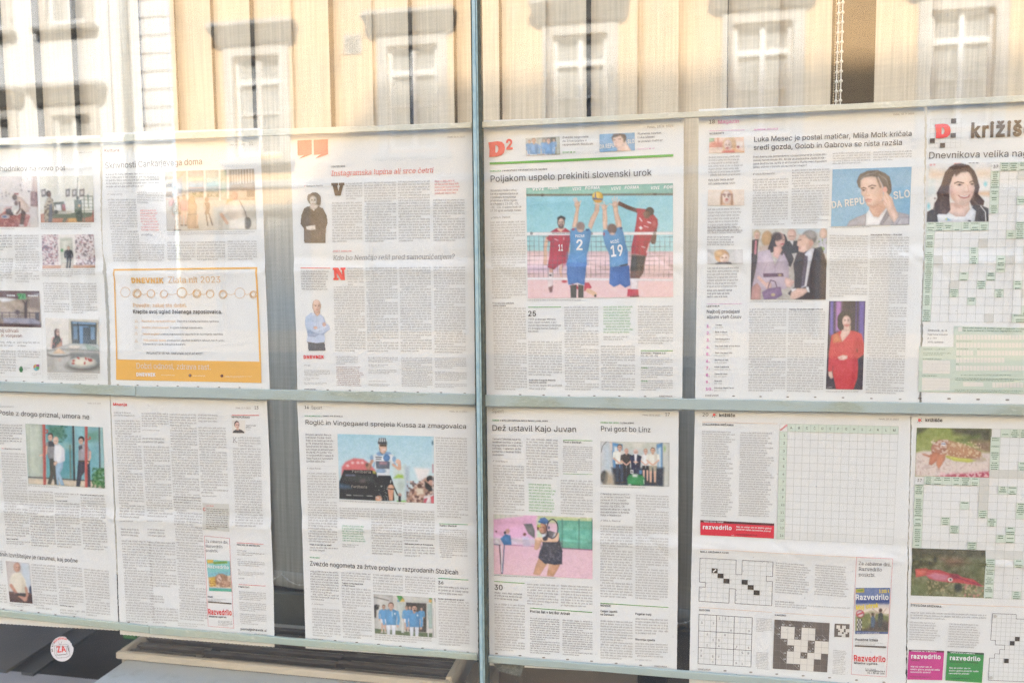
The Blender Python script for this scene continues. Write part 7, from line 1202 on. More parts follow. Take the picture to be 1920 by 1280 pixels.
K.Q([(1270, 707), (1405, 713), (1401, 832), (1266, 826)], 'kgray', 'small_kakuro', .0007); Gs = K.grid((1270, 707), (1405, 713), (1401, 832), (1266, 826), 8, 8, .12, 'gray', {'lbox': wc})
for a in (((1465, 107), (1790, 122)), ((1790, 122), (1735, 1188)), ((1735, 1188), (1420, 1163)), ((1420, 1163), (1465, 107))): K.L(*a[0], *a[1], 2.6, 'rline')
K.T('Za zabavne dni,', 1485, 178, 1770, 190, 32, 'lead', -.004, True); K.T('Razvedrilo', 1485, 230, 1693, 238, 32, 'lead', -.004, True); K.T('poskrbi.', 1485, 281, 1635, 287, 32, 'lead', -.004, True)
K.photo((1460, 387), (1770, 387), (1752, 803), (1455, 803), pic_cover_family, step=1.0); K.T('Razvedrilo', 1460, 492, 1755, 493, 46, 'white', .02, lay=.0013); K.T('3.000 €', 1670, 432, 1762, 430, 28, 'yellow', .03, lay=.0013); K.T('Moj otrok', 1462, 582, 1665, 560, 38, 'yellow', .03, False, .15, lay=.0013); K.B(1470, 782, 1745, 786, 800, c='white', pitch=14)
K.T('Posebna izdaja', 1458, 862, 1660, 868, 22, 'ink', .02); K.B(1458, 872, 1705, 880, 900, pitch=12); K.Q([(1452, 902), (1735, 914), (1734, 930), (1451, 916)], 'kgray', 'dark_band'); K.T('Razvedrilo', 1445, 1044, 1728, 1054, 52, 'red', .022); K.T('Miselne uganke.', 1445, 1070, 1662, 1080, 18, 'ink', .015, True); K.B(1545, 1106, 1725, 1114, 1128, pitch=16); K.T('razvedrilo@dnevnik.si', 1547, 1135, 1722, 1145, 13, 'ink', .015); K.T('01 / 30 82 100', 1565, 1157, 1720, 1165, 14, 'ink', .015)
K.T('DNEVNIK', 42, 1124, 158, 1130, 13, 'gray', .02); K.marks([(285, 1133), (517, 1147), (750, 1163), (987, 1178), (1225, 1195), (1467, 1215), (1713, 1235)], 3.2); K.dots([(45, 1150), (118, 1156), (388, 1165), (712, 1192), (1062, 1210), (1392, 1238)], .8)
# ---- page 21
M = Page('crossword page with a cuttlefish and a red squid photograph', [(1708, 778), (1706, 900), (1703, 1080), (1697, 1340)], [(2160, 790), (2140, 1360)], 0, 0, [(1700, 1046), (2150, 1068)], 22, (0.0014, 0))
Z(1690, 760, 4.739)
minilogo(M, 148, 117, 4.6); M.T('križišče', 212, 140, 362, 142, 27, 'ink', .022); M.photo((137, 195), (805, 205), (785, 640), (120, 630), pic_cuttle, 'colour photograph of a striped cuttlefish on sand', step=1.05)
Z(1690, 1010, 4.739)
M.photo((95, 80), (755, 101), (735, 520), (82, 497), pic_squid, 'colour photograph of a red squid above green weed', step=1.05)
Z(0, 0, 1)
cl = [(8, r, 1, 1) for r in range(1, 5)]+[(c, 0, 1, 1) for c in range(9, 12)]+[(0, r, 1, 1) for r in range(7, 15)]+[(c, 6, 1, 1) for c in range(1, 7)]+[(9, 7, 1, 1), (10, 7, 1, 1), (5, 9, 1, 1), (7, 10, 1, 1), (3, 11, 1, 1), (8, 11, 1, 1), (4, 12, 1, 1), (10, 12, 1, 1), (9, 13, 1, 1), (10, 13, 1, 1), (6, 14, 1, 1), (11, 9, 1, 1), (11, 10, 1, 1), (11, 4, 1, 1)]+[(8, r, 1, 1) for r in range(16, 21)]+[(11, 16, 1, 1), (11, 20, 1, 1)]
cg = [(8, 5, 4, 1), (7, 6, 1, 4), (8, 15, 4, 1)]
pc = {(c, r) for c in range(8) for r in list(range(6))+list(range(15, 21))}
GL = M.grid((1718.9, 801.2), (1930, 804.6), (1914, 1122.5), (1707.3, 1114.9), 12, 21, .45, 'line', {'cgreen': cl, 'cgray': cg}, skip=pc, ext=10)
clues(M, GL, 22, 21, cl, 5); M.letters([('37', GL(.5/22, 6.5/21))], .0042, 'ink', 0, 'puzzle_number')
Z(1690, 1010, 4.739)
M.L(78, 566, 1090, 602, 3, 'oline'); M.T('ŠTEVILČNA KRIŽANKA', 80, 592, 355, 606, 17, 'ink', .015); M.B(80, 638, 756, 664, 708, blx=78, pitch=22); M.B(72, 726, 366, 740, 896, blx=68, pitch=21, rag=.25); M.B(422, 740, 738, 756, 960, blx=412, pitch=21, rag=.2)
M.grid((808, 658), (1234, 674), (1206, 1266), (770, 1250), 10, 15, .45, 'line', {'ink': [(5, 5), (4, 6), (3, 10)]}, thick=1, skip={(5, 0), (6, 0), (7, 0), (8, 0), (9, 0), (0, 6), (0, 7), (1, 7), (2, 7), (0, 8), (1, 8), (0, 9)})
M.dots([(830, 682), (795, 1228)], 3.4, 'hair')
M.Q([(64, 977), (380, 990), (379, 1006), (63, 993)], 'dmag', 'advertisement_band'); M.Q([(63, 993), (379, 1006), (362, 1250), (50, 1243)], 'magenta', 'advertisement'); M.T('VSAKEGA 10. V MESECU', 88, 992, 308, 1001, 9, 'white', .02, lay=.0013); M.T('razvedrilo', 85, 1052, 348, 1061, 36, 'white', .03, lay=.0013); M.T('lahko', 86, 1076, 158, 1078, 14, 'dmag', .015, lay=.0013)
M.Q([(408, 992), (734, 1010), (733, 1027), (407, 1009)], 'dgreen', 'advertisement_band'); M.Q([(407, 1009), (733, 1027), (715, 1275), (390, 1253)], 'adgreen', 'advertisement'); M.T('ZADNJI DAN V MESECU', 436, 1008, 652, 1020, 9, 'white', .02, lay=.0013); M.T('razvedrilo', 430, 1068, 700, 1079, 36, 'white', .03, lay=.0013); M.T('tematske križanke', 430, 1092, 680, 1102, 14, 'dgreen', .015, lay=.0013)
for k_, (x, y) in enumerate(((80, 1132), (424, 1146))):
    for i, (st, w_) in enumerate((('Naj za oster um in', 186), ('bistro glavo poskrbi naša', 258), ('razvedrilo prava!', 176))): M.T(st, x-i*2, y+i*24, x+w_, y+i*24+w_*.03, 13, 'white', .015, False, .15, lay=.0013)
    M.T('razvedrilo@dnevnik.si', x-6, y+88, x+180, y+94, 10, 'dmag' if k_ == 0 else 'dgreen', .015, lay=.0013)
# ------------------------------------------------------------------ glass panes, joint bar, strips, sticker
def glass_mat():
    m = bpy.data.materials.new('window_glass'); m.use_nodes = True; n = m.node_tree.nodes; l = m.node_tree.links; n.clear()
    out = n.new('ShaderNodeOutputMaterial'); mix = n.new('ShaderNodeMixShader'); tr = n.new('ShaderNodeBsdfTransparent'); gl = n.new('ShaderNodeBsdfGlossy')
    tr.inputs[0].default_value = (0.965, 0.975, 0.96, 1); gl.inputs['Roughness'].default_value = 0.0
    geo = n.new('ShaderNodeNewGeometry'); dot = n.new('ShaderNodeVectorMath'); dot.operation = 'DOT_PRODUCT'
    l.new(geo.outputs['Incoming'], dot.inputs[0]); l.new(geo.outputs['Normal'], dot.inputs[1])
    ab = n.new('ShaderNodeMath'); ab.operation = 'ABSOLUTE'; l.new(dot.outputs['Value'], ab.inputs[0])
    su = n.new('ShaderNodeMath'); su.operation = 'SUBTRACT'; su.inputs[0].default_value = 1.0; l.new(ab.outputs[0], su.inputs[1])
    pw = n.new('ShaderNodeMath'); pw.operation = 'POWER'; pw.inputs[1].default_value = 5.0; l.new(su.outputs[0], pw.inputs[0])
    ma = n.new('ShaderNodeMath'); ma.operation = 'MULTIPLY_ADD'; ma.inputs[1].default_value = 0.94; ma.inputs[2].default_value = GLASS_F0; l.new(pw.outputs[0], ma.inputs[0])
    df = n.new('ShaderNodeBsdfDiffuse'); df.inputs[0].default_value = (0.82, 0.80, 0.76, 1); dm = n.new('ShaderNodeMixShader'); tc = n.new('ShaderNodeTexCoord')  # thin dusty film mixed in as a haze that lifts the dark tones
    nz = n.new('ShaderNodeTexNoise'); nz.inputs['Scale'].default_value = 2.3; nz.inputs['Detail'].default_value = 5; nz.inputs['Distortion'].default_value = .5; l.new(tc.outputs['Object'], nz.inputs['Vector'])
    mr = n.new('ShaderNodeMapRange'); mr.inputs[1].default_value = .35; mr.inputs[2].default_value = .68; mr.inputs[3].default_value = .002; mr.inputs[4].default_value = .017; l.new(nz.outputs[0], mr.inputs[0])
    ns = n.new('ShaderNodeTexNoise'); ns.inputs['Scale'].default_value = 170; ns.inputs['Detail'].default_value = 1; l.new(tc.outputs['Object'], ns.inputs['Vector'])
    m2 = n.new('ShaderNodeMapRange'); m2.inputs[1].default_value = .80; m2.inputs[2].default_value = .83; m2.inputs[3].default_value = 0.0; m2.inputs[4].default_value = .2; l.new(ns.outputs[0], m2.inputs[0])
    ad = n.new('ShaderNodeMath'); ad.operation = 'ADD'; l.new(mr.outputs[0], ad.inputs[0]); l.new(m2.outputs[0], ad.inputs[1])
    l.new(ad.outputs[0], dm.inputs[0]); l.new(tr.outputs[0], dm.inputs[1]); l.new(df.outputs[0], dm.inputs[2])
    l.new(ma.outputs[0], mix.inputs[0]); l.new(dm.outputs[0], mix.inputs[1]); l.new(gl.outputs[0], mix.inputs[2]); l.new(mix.outputs[0], out.inputs[0])
    return m
GLASS_F0 = 0.071
mg = glass_mat()
jx0, jx1 = at(885.5, 40, -.004)[0], at(897.5, 40, -.004)[0]
for x0, x1, lb in ((-2.595, jx0+.001, 'left pane of shop window glass covering eight newspaper pages'), (jx1-.001, 1.595, 'right pane of shop window glass right of the teal joint')):
    nx, nz = 24, 18; V = []; F = []
    for j in range(nz+1):
        for i in range(nx+1):
            x = x0+(x1-x0)*i/nx; z = 0.63+2.26*j/nz
            V.append((x, -0.004+0.00012*math.sin(3.1*x+2.2*z+(0 if x0 < -1 else 1.3)), z))
    for j in range(nz):
        for i in range(nx): a = j*(nx+1)+i; F.append((a, a+1, a+nx+2, a+nx+1))
    n0 = len(V); V += [(v[0], 0.0, v[2]) for v in V]
    F += [tuple(n0+i for i in reversed(f_)) for f_ in F]
    ring = [i for i in range(nx+1)]+[j*(nx+1)+nx for j in range(1, nz+1)]+[nz*(nx+1)+i for i in range(nx-1, -1, -1)]+[j*(nx+1) for j in range(nz-1, 0, -1)]
    nf_ = len(F)
    for a, b in zip(ring, ring[1:]+ring[:1]):
        n1 = len(V); V += [V[a], V[n0+a], V[n0+b], V[b]]; F.append((n1, n1+1, n1+2, n1+3))
    o = mesh_obj('glass_pane', np.array(V), F, mg, None, True); tag(o, lb.replace('eight', 'six') if 'left' in lb else lb, 'window glass')
m_teal = mat('weathered_glass_edge', (0.21, 0.305, 0.30), 0.35, 0.4, (60, 0.3, (0.30, 0.38, 0.35)), (200, 0.15, 0.0004)); m_seal = mat('dark_sealant', (0.09, 0.10, 0.075), 0.8, 0.2, (120, 0.4))
jb = empty('window_joint', (jx0, -.008, .63)); tag(jb, 'narrow teal upright joint between the two panes of glass', 'glazing bar')
w_ = jx1-jx0
MB().box(jx0+.001, jx0+w_*.62, -.012, .010, .63, 2.89, .0015).build('bar', m_teal, jb); MB().box(jx0+w_*.62+.0004, jx1-.0012, -.0105, .010, .63, 2.89, .001).build('bar_lip', mat('pale_glass_edge', (0.33, 0.42, 0.37), 0.4, 0.4, (90, 0.35)), jb)
MB().box(jx0-.0016, jx0+.0008, -.0075, .0105, .63, 2.89).box(jx1-.001, jx1+.0022, -.0075, .0105, .63, 2.89).build('sealant', m_seal, jb)
# strips: thin ground-glass rails that clamp the sheets
def strip_mat(name, base, patch, white, thr):
    m = bpy.data.materials.new(name); m.use_nodes = True; n = m.node_tree.nodes; l = m.node_tree.links; b = n['Principled BSDF']; b.inputs['Roughness'].default_value = .42; b.inputs['Specular IOR Level'].default_value = .4
    tc = n.new('ShaderNodeTexCoord'); mp = n.new('ShaderNodeMapping'); mp.inputs['Scale'].default_value = (1, 1, 3.0); l.new(tc.outputs['Object'], mp.inputs[0])
    def nz(sc_, a, b_, dist=0.0):
        t = n.new('ShaderNodeTexNoise'); t.inputs['Scale'].default_value = sc_; t.inputs['Detail'].default_value = 7; t.inputs['Roughness'].default_value = .65; t.inputs['Distortion'].default_value = dist; l.new(mp.outputs[0], t.inputs['Vector'])
        r_ = n.new('ShaderNodeValToRGB'); r_.color_ramp.elements[0].position = a; r_.color_ramp.elements[1].position = b_; l.new(t.outputs[0], r_.inputs[0]); return r_.outputs[0], t.outputs[0]
    f1, _ = nz(6, thr-.04, thr+.06, .3); f2, _ = nz(55, .56, .66, .6); f3, h3 = nz(160, .35, .7)
    def mix(f_, a, c2):
        x = n.new('ShaderNodeMix'); x.data_type = 'RGBA'; l.new(f_, x.inputs[0])
        if isinstance(a, tuple): x.inputs[6].default_value = (*a, 1)
        else: l.new(a, x.inputs[6])
        if isinstance(c2, tuple): x.inputs[7].default_value = (*c2, 1)
        else: l.new(c2, x.inputs[7])
        return x.outputs[2]
    pt = mix(f2, patch, white); pt = mix(f3, pt, tuple(v*.82 for v in patch)); out = mix(f1, base, pt)
    l.new(out, b.inputs['Base Color']); bp = n.new('ShaderNodeBump'); bp.inputs['Strength'].default_value = .3; bp.inputs['Distance'].default_value = .0006; l.new(h3, bp.inputs['Height']); l.new(bp.outputs[0], b.inputs['Normal'])
    return m
m_mid = strip_mat('grey_blue_strip', (0.42, 0.49, 0.47), (0.42, 0.465, 0.385), (0.60, 0.62, 0.53), .54)
m_top = strip_mat('pale_green_strip', (0.62, 0.61, 0.50), (0.67, 0.655, 0.54), (0.84, 0.81, 0.70), .45)
m_bot = strip_mat('worn_green_strip', (0.42, 0.49, 0.41), (0.50, 0.54, 0.43), (0.78, 0.78, 0.66), .47)
m_bot2 = strip_mat('smooth_green_strip', (0.41, 0.48, 0.44), (0.45, 0.50, 0.42), (0.55, 0.57, 0.48), .58)
def strip(x0, t0, b0, x1, t1, b1, m, lb):
    yf, yb = .0022, .0072
    P = [at(x0, t0, yf), at(x1, t1, yf), at(x1, b1, yf), at(x0, b0, yf)]
    n_ = 40; V = []; F = []
    rr = random.Random(x0+t0)
    for i in range(n_+1):
        u = i/n_; a = P[0]*(1-u)+P[1]*u; b = P[3]*(1-u)+P[2]*u; j = .00018*math.sin(u*31+x0)+.00012*rr.uniform(-1, 1)
        for q, e in ((a, j), (b, -j*.6)):
            V.append((q[0], yf+.0006, q[2]+e)); 
        V += [(a[0], yf, a[2]-.0007+j), (b[0], yf, b[2]+.0007-j*.6), (a[0], yb, a[2]+j), (b[0], yb, b[2]-j*.6)]
    for i in range(n_):
        k_ = i*6; q = k_+6
        F += [(k_+2, q+2, q+3, k_+3), (k_, q, q+2, k_+2), (k_+3, q+3, q+1, k_+1), (k_+4, q+4, q, k_), (k_+1, q+1, q+5, k_+5), (k_+5, q+5, q+4, k_+4)]
    F += [(0, 2, 3, 1), (4, 0, 1, 5)]; k_ = n_*6; F += [(k_+1, k_+3, k_+2, k_), (k_+5, k_+1, k_, k_+4)]
    o = mesh_obj('clamping_strip', np.array(V, float), F, m); tag(o, lb, 'strip', 'flat strips clamping the newspaper pages')
strip(-120, 265, 276, 231.5, 257, 266, m_top, 'pale strip along the upper edge of the leftmost culture page')
strip(233, 252, 265, 884, 229.5, 240, m_top, 'pale strip above the orange advertisement page and the quotation mark page')
strip(899, 229, 239.5, 2200, 164.6, 177.6, m_top, 'long pale strip above the upper pages right of the teal joint')
strip(-120, 711, 729, 253.5, 724, 742, m_mid, 'blue grey strip between the two leftmost pages of both rows')
strip(255, 724, 743, 890.5, 739, 759, m_mid, 'blue grey strip under the orange advertisement, ending at the teal joint')
strip(905.5, 740.5, 761.5, 2200, 763.8, 783.6, m_mid, 'long blue grey strip between the rows right of the teal joint')
strip(-120, 1131, 1142, 278.5, 1174, 1187, m_bot, 'worn green strip along the lower edge of the crime news page')
strip(280, 1174, 1188, 894.5, 1226.5, 1237.5, m_bot, 'worn green strip under the red headed Mnenja page and cyclist page')
strip(911, 1229, 1241, 2200, 1330.6, 1347.3, m_bot2, 'green strip under the tennis page and the puzzle pages')
# sticker on the glass
Z(0, 1080, 4)
st = empty('round_sticker', at(116, 1215, -.0001)); tag(st, 'round white torn sticker reading ZA over a drawn television set', 'sticker')
YS = 0.00035
def S_(p, y): q = px(np.asarray(p, float)); w = at(q[..., 0], q[..., 1], y); return w
pts = [(465+86*math.cos(t)*(1 if not 5.15 < t < 6.15 else .93+.05*math.sin(t*23)), 543+93*math.sin(t)*(1 if not 5.15 < t < 6.15 else .90+.06*math.sin(t*31))) for t in np.linspace(0, 6.2832, 64)[:-1]]
a = S_(pts, YS); b = S_(pts, YS+.0002); n_ = len(pts)
mesh_obj('disc', np.concatenate([a, b]), [tuple(range(n_)), tuple(range(2*n_-1, n_-1, -1))]+[(i, i+n_, (i+1) % n_+n_, (i+1) % n_) for i in range(n_)], mat('sticker_white', (0.80, 0.77, 0.79), .4, .3), st)
def stext(s_, x0, y0, x1, y1, cap, c, bold=0, y=-.00005+YS):
    V, F = glyphs(s_, bold); A_, B_ = S_([(x0, y0), (x1, y1)], y); U = S_([(x0, y0-cap)], y)[0]; w = np.linalg.norm(B_-A_); e = (B_-A_)/w; nn = np.array([-e[2], 0, e[0]]); mn = V[:, 0].min()
    P = A_+((V[:, 0]-mn)*w/(V[:, 0].max()-mn))[:, None]*e+(V[:, 1]*np.linalg.norm(U-A_)/CAPH)[:, None]*nn
    return P, F
P, F = stext('ZA', 430, 568, 498, 562, 42, 'red', .03); mesh_obj('lettering', P-np.array([0, .0001, 0]), F, ink('red'), st)
VV = []; FF = []
for txt, t0, t1, cc in (('NA RTV', 2.95, 3.75, 'ink'), ('REFERENDUM', 3.85, 5.1, 'red')):
    VV = []; FF = []
    for i, ch in enumerate(txt):
        if ch == ' ': continue
        t = t0+(t1-t0)*i/(len(txt)-1); V, F = glyphs(ch, .02); k_ = 13/CAPH; V = (V-[(V[:, 0].min()+V[:, 0].max())/2, 0])*k_; ca, sa = math.cos(t+1.5708), math.sin(t+1.5708)
        X = 465+68*math.cos(t)+V[:, 0]*ca+V[:, 1]*sa; Y = 543+73*math.sin(t)+V[:, 0]*sa-V[:, 1]*ca; base = sum(len(v) for v in VV); VV.append(S_(np.stack([X, Y], -1), YS-.0002)); FF += [tuple(q+base for q in f_) for f_ in F]
    mesh_obj('rim_lettering', np.concatenate(VV), FF, ink(cc), st)
Q = []
def sl(p, w=2.2):
    for (x0, y0), (x1, y1) in zip(p[:-1], p[1:]):
        l_ = math.hypot(x1-x0, y1-y0); nx, ny = -(y1-y0)/l_*w/2, (x1-x0)/l_*w/2; Q.append([(x0+nx, y0+ny), (x1+nx, y1+ny), (x1-nx, y1-ny), (x0-nx, y0-ny)])
sl([(408, 520), (412, 585), (430, 612), (500, 605), (524, 590), (515, 520), (500, 508), (420, 516), (408, 520)]); sl([(422, 528), (425, 580), (438, 590), (494, 584), (502, 574), (497, 522), (422, 528)]); sl([(415, 590), (510, 580)]); sl([(450, 512), (438, 490)]); sl([(455, 512), (462, 488)]); sl([(506, 520), (516, 560)], 5)
P = S_(np.array(Q), YS-.0003).reshape(-1, 3); mesh_obj('television_drawing', P, np.arange(len(P)).reshape(-1, 4), ink('lead'), st)
# window frame outside the picture
fr = MB(); fr.box(-2.6, 1.6, -.018, .05, .57, .628, .004).box(-2.6, 1.6, -.018, .05, 2.892, 2.95, .004).box(-2.66, -2.6, -.018, .05, .57, 2.95, .004).box(1.6, 1.66, -.018, .05, .57, 2.95, .004)
o = fr.build('window_frame', mat('frame_paint', (0.36, 0.37, 0.36), .5, .4)); tag(o, 'grey painted frame round the whole shop window', 'window frame')

# ------------------------------------------------------------------ vertical blind
YB = 0.40; PHI = math.radians(17); SW = 0.089
def fabric():
    m = bpy.data.materials.new('slub_fabric'); m.use_nodes = True; n = m.node_tree.nodes; l = m.node_tree.links; b = n['Principled BSDF']; b.inputs['Roughness'].default_value = .95; b.inputs['Specular IOR Level'].default_value = .1
    tc = n.new('ShaderNodeTexCoord')
    def wv(sx, sz, sc_, lo, hi):
        mp = n.new('ShaderNodeMapping'); mp.inputs['Scale'].default_value = (sx, sx, sz); l.new(tc.outputs['Object'], mp.inputs[0]); oi = n.new('ShaderNodeObjectInfo'); ad = n.new('ShaderNodeVectorMath'); l.new(mp.outputs[0], ad.inputs[0])
        cx = n.new('ShaderNodeCombineXYZ'); mu = n.new('ShaderNodeMath'); mu.operation = 'MULTIPLY'; mu.inputs[1].default_value = 57.0; l.new(oi.outputs['Random'], mu.inputs[0])
        for q in (0, 1, 2): l.new(mu.outputs[0], cx.inputs[q])
        l.new(cx.outputs[0], ad.inputs[1]); t = n.new('ShaderNodeTexNoise'); t.inputs['Scale'].default_value = sc_; t.inputs['Detail'].default_value = 3; l.new(ad.outputs[0], t.inputs['Vector'])
        r_ = n.new('ShaderNodeMapRange'); r_.inputs[1].default_value = .3; r_.inputs[2].default_value = .7; r_.inputs[3].default_value = lo; r_.inputs[4].default_value = hi; l.new(t.outputs[0], r_.inputs[0]); return r_.outputs[0]
    a = wv(260, 6, 1, .84, 1.1); c2 = wv(14, 300, 1, .95, 1.03)
    mu = n.new('ShaderNodeMath'); mu.operation = 'MULTIPLY'; l.new(a, mu.inputs[0]); l.new(c2, mu.inputs[1])
    mx = n.new('ShaderNodeVectorMath'); mx.operation = 'SCALE'; mx.inputs[0].default_value = (0.62, 0.565, 0.46); l.new(mu.outputs[0], mx.inputs['Scale']); l.new(mx.outputs[0], b.inputs['Base Color'])
    bp = n.new('ShaderNodeBump'); bp.inputs['Strength'].default_value = .25; bp.inputs['Distance'].default_value = .0006; l.new(mu.outputs[0], bp.inputs['Height']); l.new(bp.outputs[0], b.inputs['Normal'])
    return m
m_fab = fabric(); m_bead = mat('white_plastic', (0.78, 0.76, 0.70), .35, .5)
bl = empty('vertical_blind', (-1.4, YB, 2.6)); tag(bl, 'beige fabric vertical blind hanging inside behind all newspaper pages', 'blind')
MB().box(-1.9, 1.2, YB-.04, YB+.02, 2.60, 2.65, .004).build('headrail', m_bead, bl)
ed = [-190, -128, -62, 6, 71, 132, 197, 261, 331, 400, 471, 543, 617, 694, 770, 852, 936, 1020, 1104, 1189, 1278, 1368, 1461, None, 1646, 1738, 1834, 1930, 2026, 2125]
def slat_mesh(zb):
    V = []; F = []; n_ = 8; m_ = 34; c, s_ = math.cos(PHI), math.sin(PHI)
    for j in range(m_+1):
        z = zb+(2.6-zb)*j/m_
        for i in range(n_+1):
            u = i/n_; bow = .0012*math.sin(math.pi*u)+.0006*math.sin(z*5+u*3)
            V.append((u*SW*c-bow*s_, -u*SW*s_-bow*c, z))
    for j in range(m_):
        for i in range(n_): a = j*(n_+1)+i; F.append((a, a+1, a+n_+2, a+n_+1))
    n0 = len(V); V += [(v[0]+.0006*s_, v[1]+.0006*c, v[2]) for v in V[:n0]]; F += [tuple(n0+k_ for k_ in reversed(f_)) for f_ in F[:]]
    # weighted hem pocket
    h0 = len(V)
    for z in (zb, zb+.001, zb+.034, zb+.035):
        for i in range(n_+1):
            u = i/n_; t = .0012 if zb < z < zb+.035 else .0003; bow = .0012*math.sin(math.pi*u)+.0006*math.sin(z*5+u*3)+t; V.append((u*SW*c-bow*s_, -u*SW*s_-bow*c, z))
    for j in range(3):
        for i in range(n_): a = h0+j*(n_+1)+i; F.append((a, a+1, a+n_+2, a+n_+1))
    return np.array(V), F
first = {}
xs_ = []
for i, e in enumerate(ed):
    if e is None: xs_.append(None); continue
    x = float(at(e, 0, YB)[0]); left = e < 895; zb = .957 if left else .934; key = left
    if key not in first:
        V, F = slat_mesh(zb); me = bpy.data.meshes.new('slat'); me.from_pydata([tuple(v) for v in V], [], F); me.polygons.foreach_set('use_smooth', np.ones(len(me.polygons), bool)); me.materials.append(m_fab); first[key] = me
    o = bpy.data.objects.new('slat', first[key]); col.objects.link(o); o.parent = bl; o.location = (x+1.4, random.uniform(-.004, .004), -2.6); o.rotation_euler = (random.uniform(-.002, .002), random.uniform(-.003, .003), (.16 if e < 560 else (.13 if e < 895 else .12))+random.uniform(-.015, .015)); xs_.append((x, zb))
# bead chains joining the slat feet
mb = MB()
for p, q in zip(xs_[:-1], xs_[1:]):
    if p is None or q is None or abs(p[1]-q[1]) > .01: continue
    a = (p[0]+.045, YB-.036, p[1]+.04); b = (q[0]+.045, YB-.036, q[1]+.04); pts = []
    for k_ in range(13):
        u = k_/12; pts.append((a[0]*(1-u)+b[0]*u, YB-.036-.006*math.sin(math.pi*u), a[2]-.018*math.sin(math.pi*u)))
    mb.tube(pts, .0006, 5)
    for k_ in range(0, 13, 2): mb.ball(pts[k_], .0021, 6, 4)
mb.build('foot_chain', m_bead, bl, True)
# control chains in the gap
mb = MB(); ms = MB()
def chain(xt, xb, y, sp, r_, mb_, core=.0011):
    T_, B_ = at(xt, 0, y), at(xb, 190, y); dx = (B_[0]-T_[0])/(B_[2]-T_[2]); z = 2.58; n_ = 0; f_ = lambda z: T_[0]+(z-T_[2])*dx
    mb_.tube([(f_(2.58), y, 2.58), (f_(1.8), y+.001, 1.8), (f_(1.3), y, 1.3), (f_(1.02), y, 1.02)], core, 6)
    while z > 1.02: mb_.ball((f_(z), y, z), r_, 8, 6); z -= sp
chain(1573.2, 1567.5, YB-.05, .0165, .0029, mb); chain(1580.5, 1575.8, YB-.055, .0165, .0029, mb); mb.build('control_chain', m_bead, bl, True)
chain(1568.5, 1562.5, YB-.01, .0045, .0013, ms, .0004); chain(1576, 1571.5, YB-.012, .0045, .0013, ms, .0004); ms.build('control_chain', mat('brass_bead', (0.55, 0.47, 0.33), .4, .5), bl, True)

# ------------------------------------------------------------------ convector cabinet with its grille, sill and the dark display floor
YC = 0.085
c0 = at(216, 1224, YC); ZT = float(c0[2]); XL = float(c0[0]); XR = float(onz(855, 1235, ZT)[0]); YR = float(onz(545, 1165, ZT)[1])+.004
print('convector', XL, XR, ZT, YC, YR)
m_hous = mat('cream_enamel', (0.60, 0.545, 0.455), .45, .4, (9, 0.12)); m_sl = mat('dark_anodised', (0.155, 0.137, 0.116), .5, .25, (25, 0.35, (0.11, 0.098, 0.083)))
cv = empty('convector_heater', (XL, YC, .5)); tag(cv, 'cream convector cabinet with a dark slatted grille behind the glass at the bottom', 'heater')
MB().box(XL, XR+.012, YC, YC+.0115, ZT-.011, ZT+.002, .002).box(XL, XL+.010, YC+.012, YR, ZT-.011, ZT+.002, .002).box(XR+.002, XR+.0125, YC+.012, YR, ZT-.30, ZT+.006, .002).box(XL, XR+.0125, YR+.0005, YR+.010, ZT-.30, ZT-.012, .002).box(XL+.002, XL+.0085, YC+.014, YR, .3, ZT-.0115).build('cabinet', m_hous, cv)
MB().box(XL+.012, XR, YC+.014, YR-.002, ZT-.16, ZT-.145).build('duct', mat('duct_black', (0.006, 0.005, 0.005), .8, .1), cv)
NS = 6; dep = (YR-YC-.014); sp_ = dep/NS; breaks = [XL+.0115, XL+(XR-XL)*.235, XL+(XR-XL)*.66, XR]
for r_ in range(NS):
    for s_ in range(3):
        a, b = breaks[s_]+.001, breaks[s_+1]-.001; y = YC+.0145+r_*sp_; tz = ZT-.004-(.0035 if s_ == 1 else 0)
        V = [(a, y, tz), (b, y, tz), (b, y+sp_*.44, tz), (a, y+sp_*.44, tz), (a, y+sp_*.34, tz-.012), (b, y+sp_*.34, tz-.012), (b, y+sp_*.5, tz-.012), (a, y+sp_*.5, tz-.012)]
        MB().raw(V, [(0, 1, 2, 3), (7, 6, 5, 4), (4, 5, 1, 0), (3, 2, 6, 7), (0, 3, 7, 4), (5, 6, 2, 1)]).build('grille_slat', m_sl, cv)
MB().box(breaks[1]-.004, breaks[1]+.004, YC+.014, YR, ZT-.03, ZT-.02).box(breaks[2]-.004, breaks[2]+.004, YC+.014, YR, ZT-.03, ZT-.02).build('grille_bearer', m_sl, cv)
zs = ZT-.012; q0 = onz(226, 1241, zs); q1 = onz(190, 1284, zs)
o = MB().box(float(q0[0])+.003, XR+.02, .004, YC+.004, zs-.04, zs, .001).build('heater_shelf', mat('pale_grey_laminate', (0.50, 0.52, 0.50), .4, .4, (14, 0.25, (0.42, 0.43, 0.40), .6, .7)))
tag(o, 'pale grey shelf board in front of the heater, just under its cream edge', 'shelf')
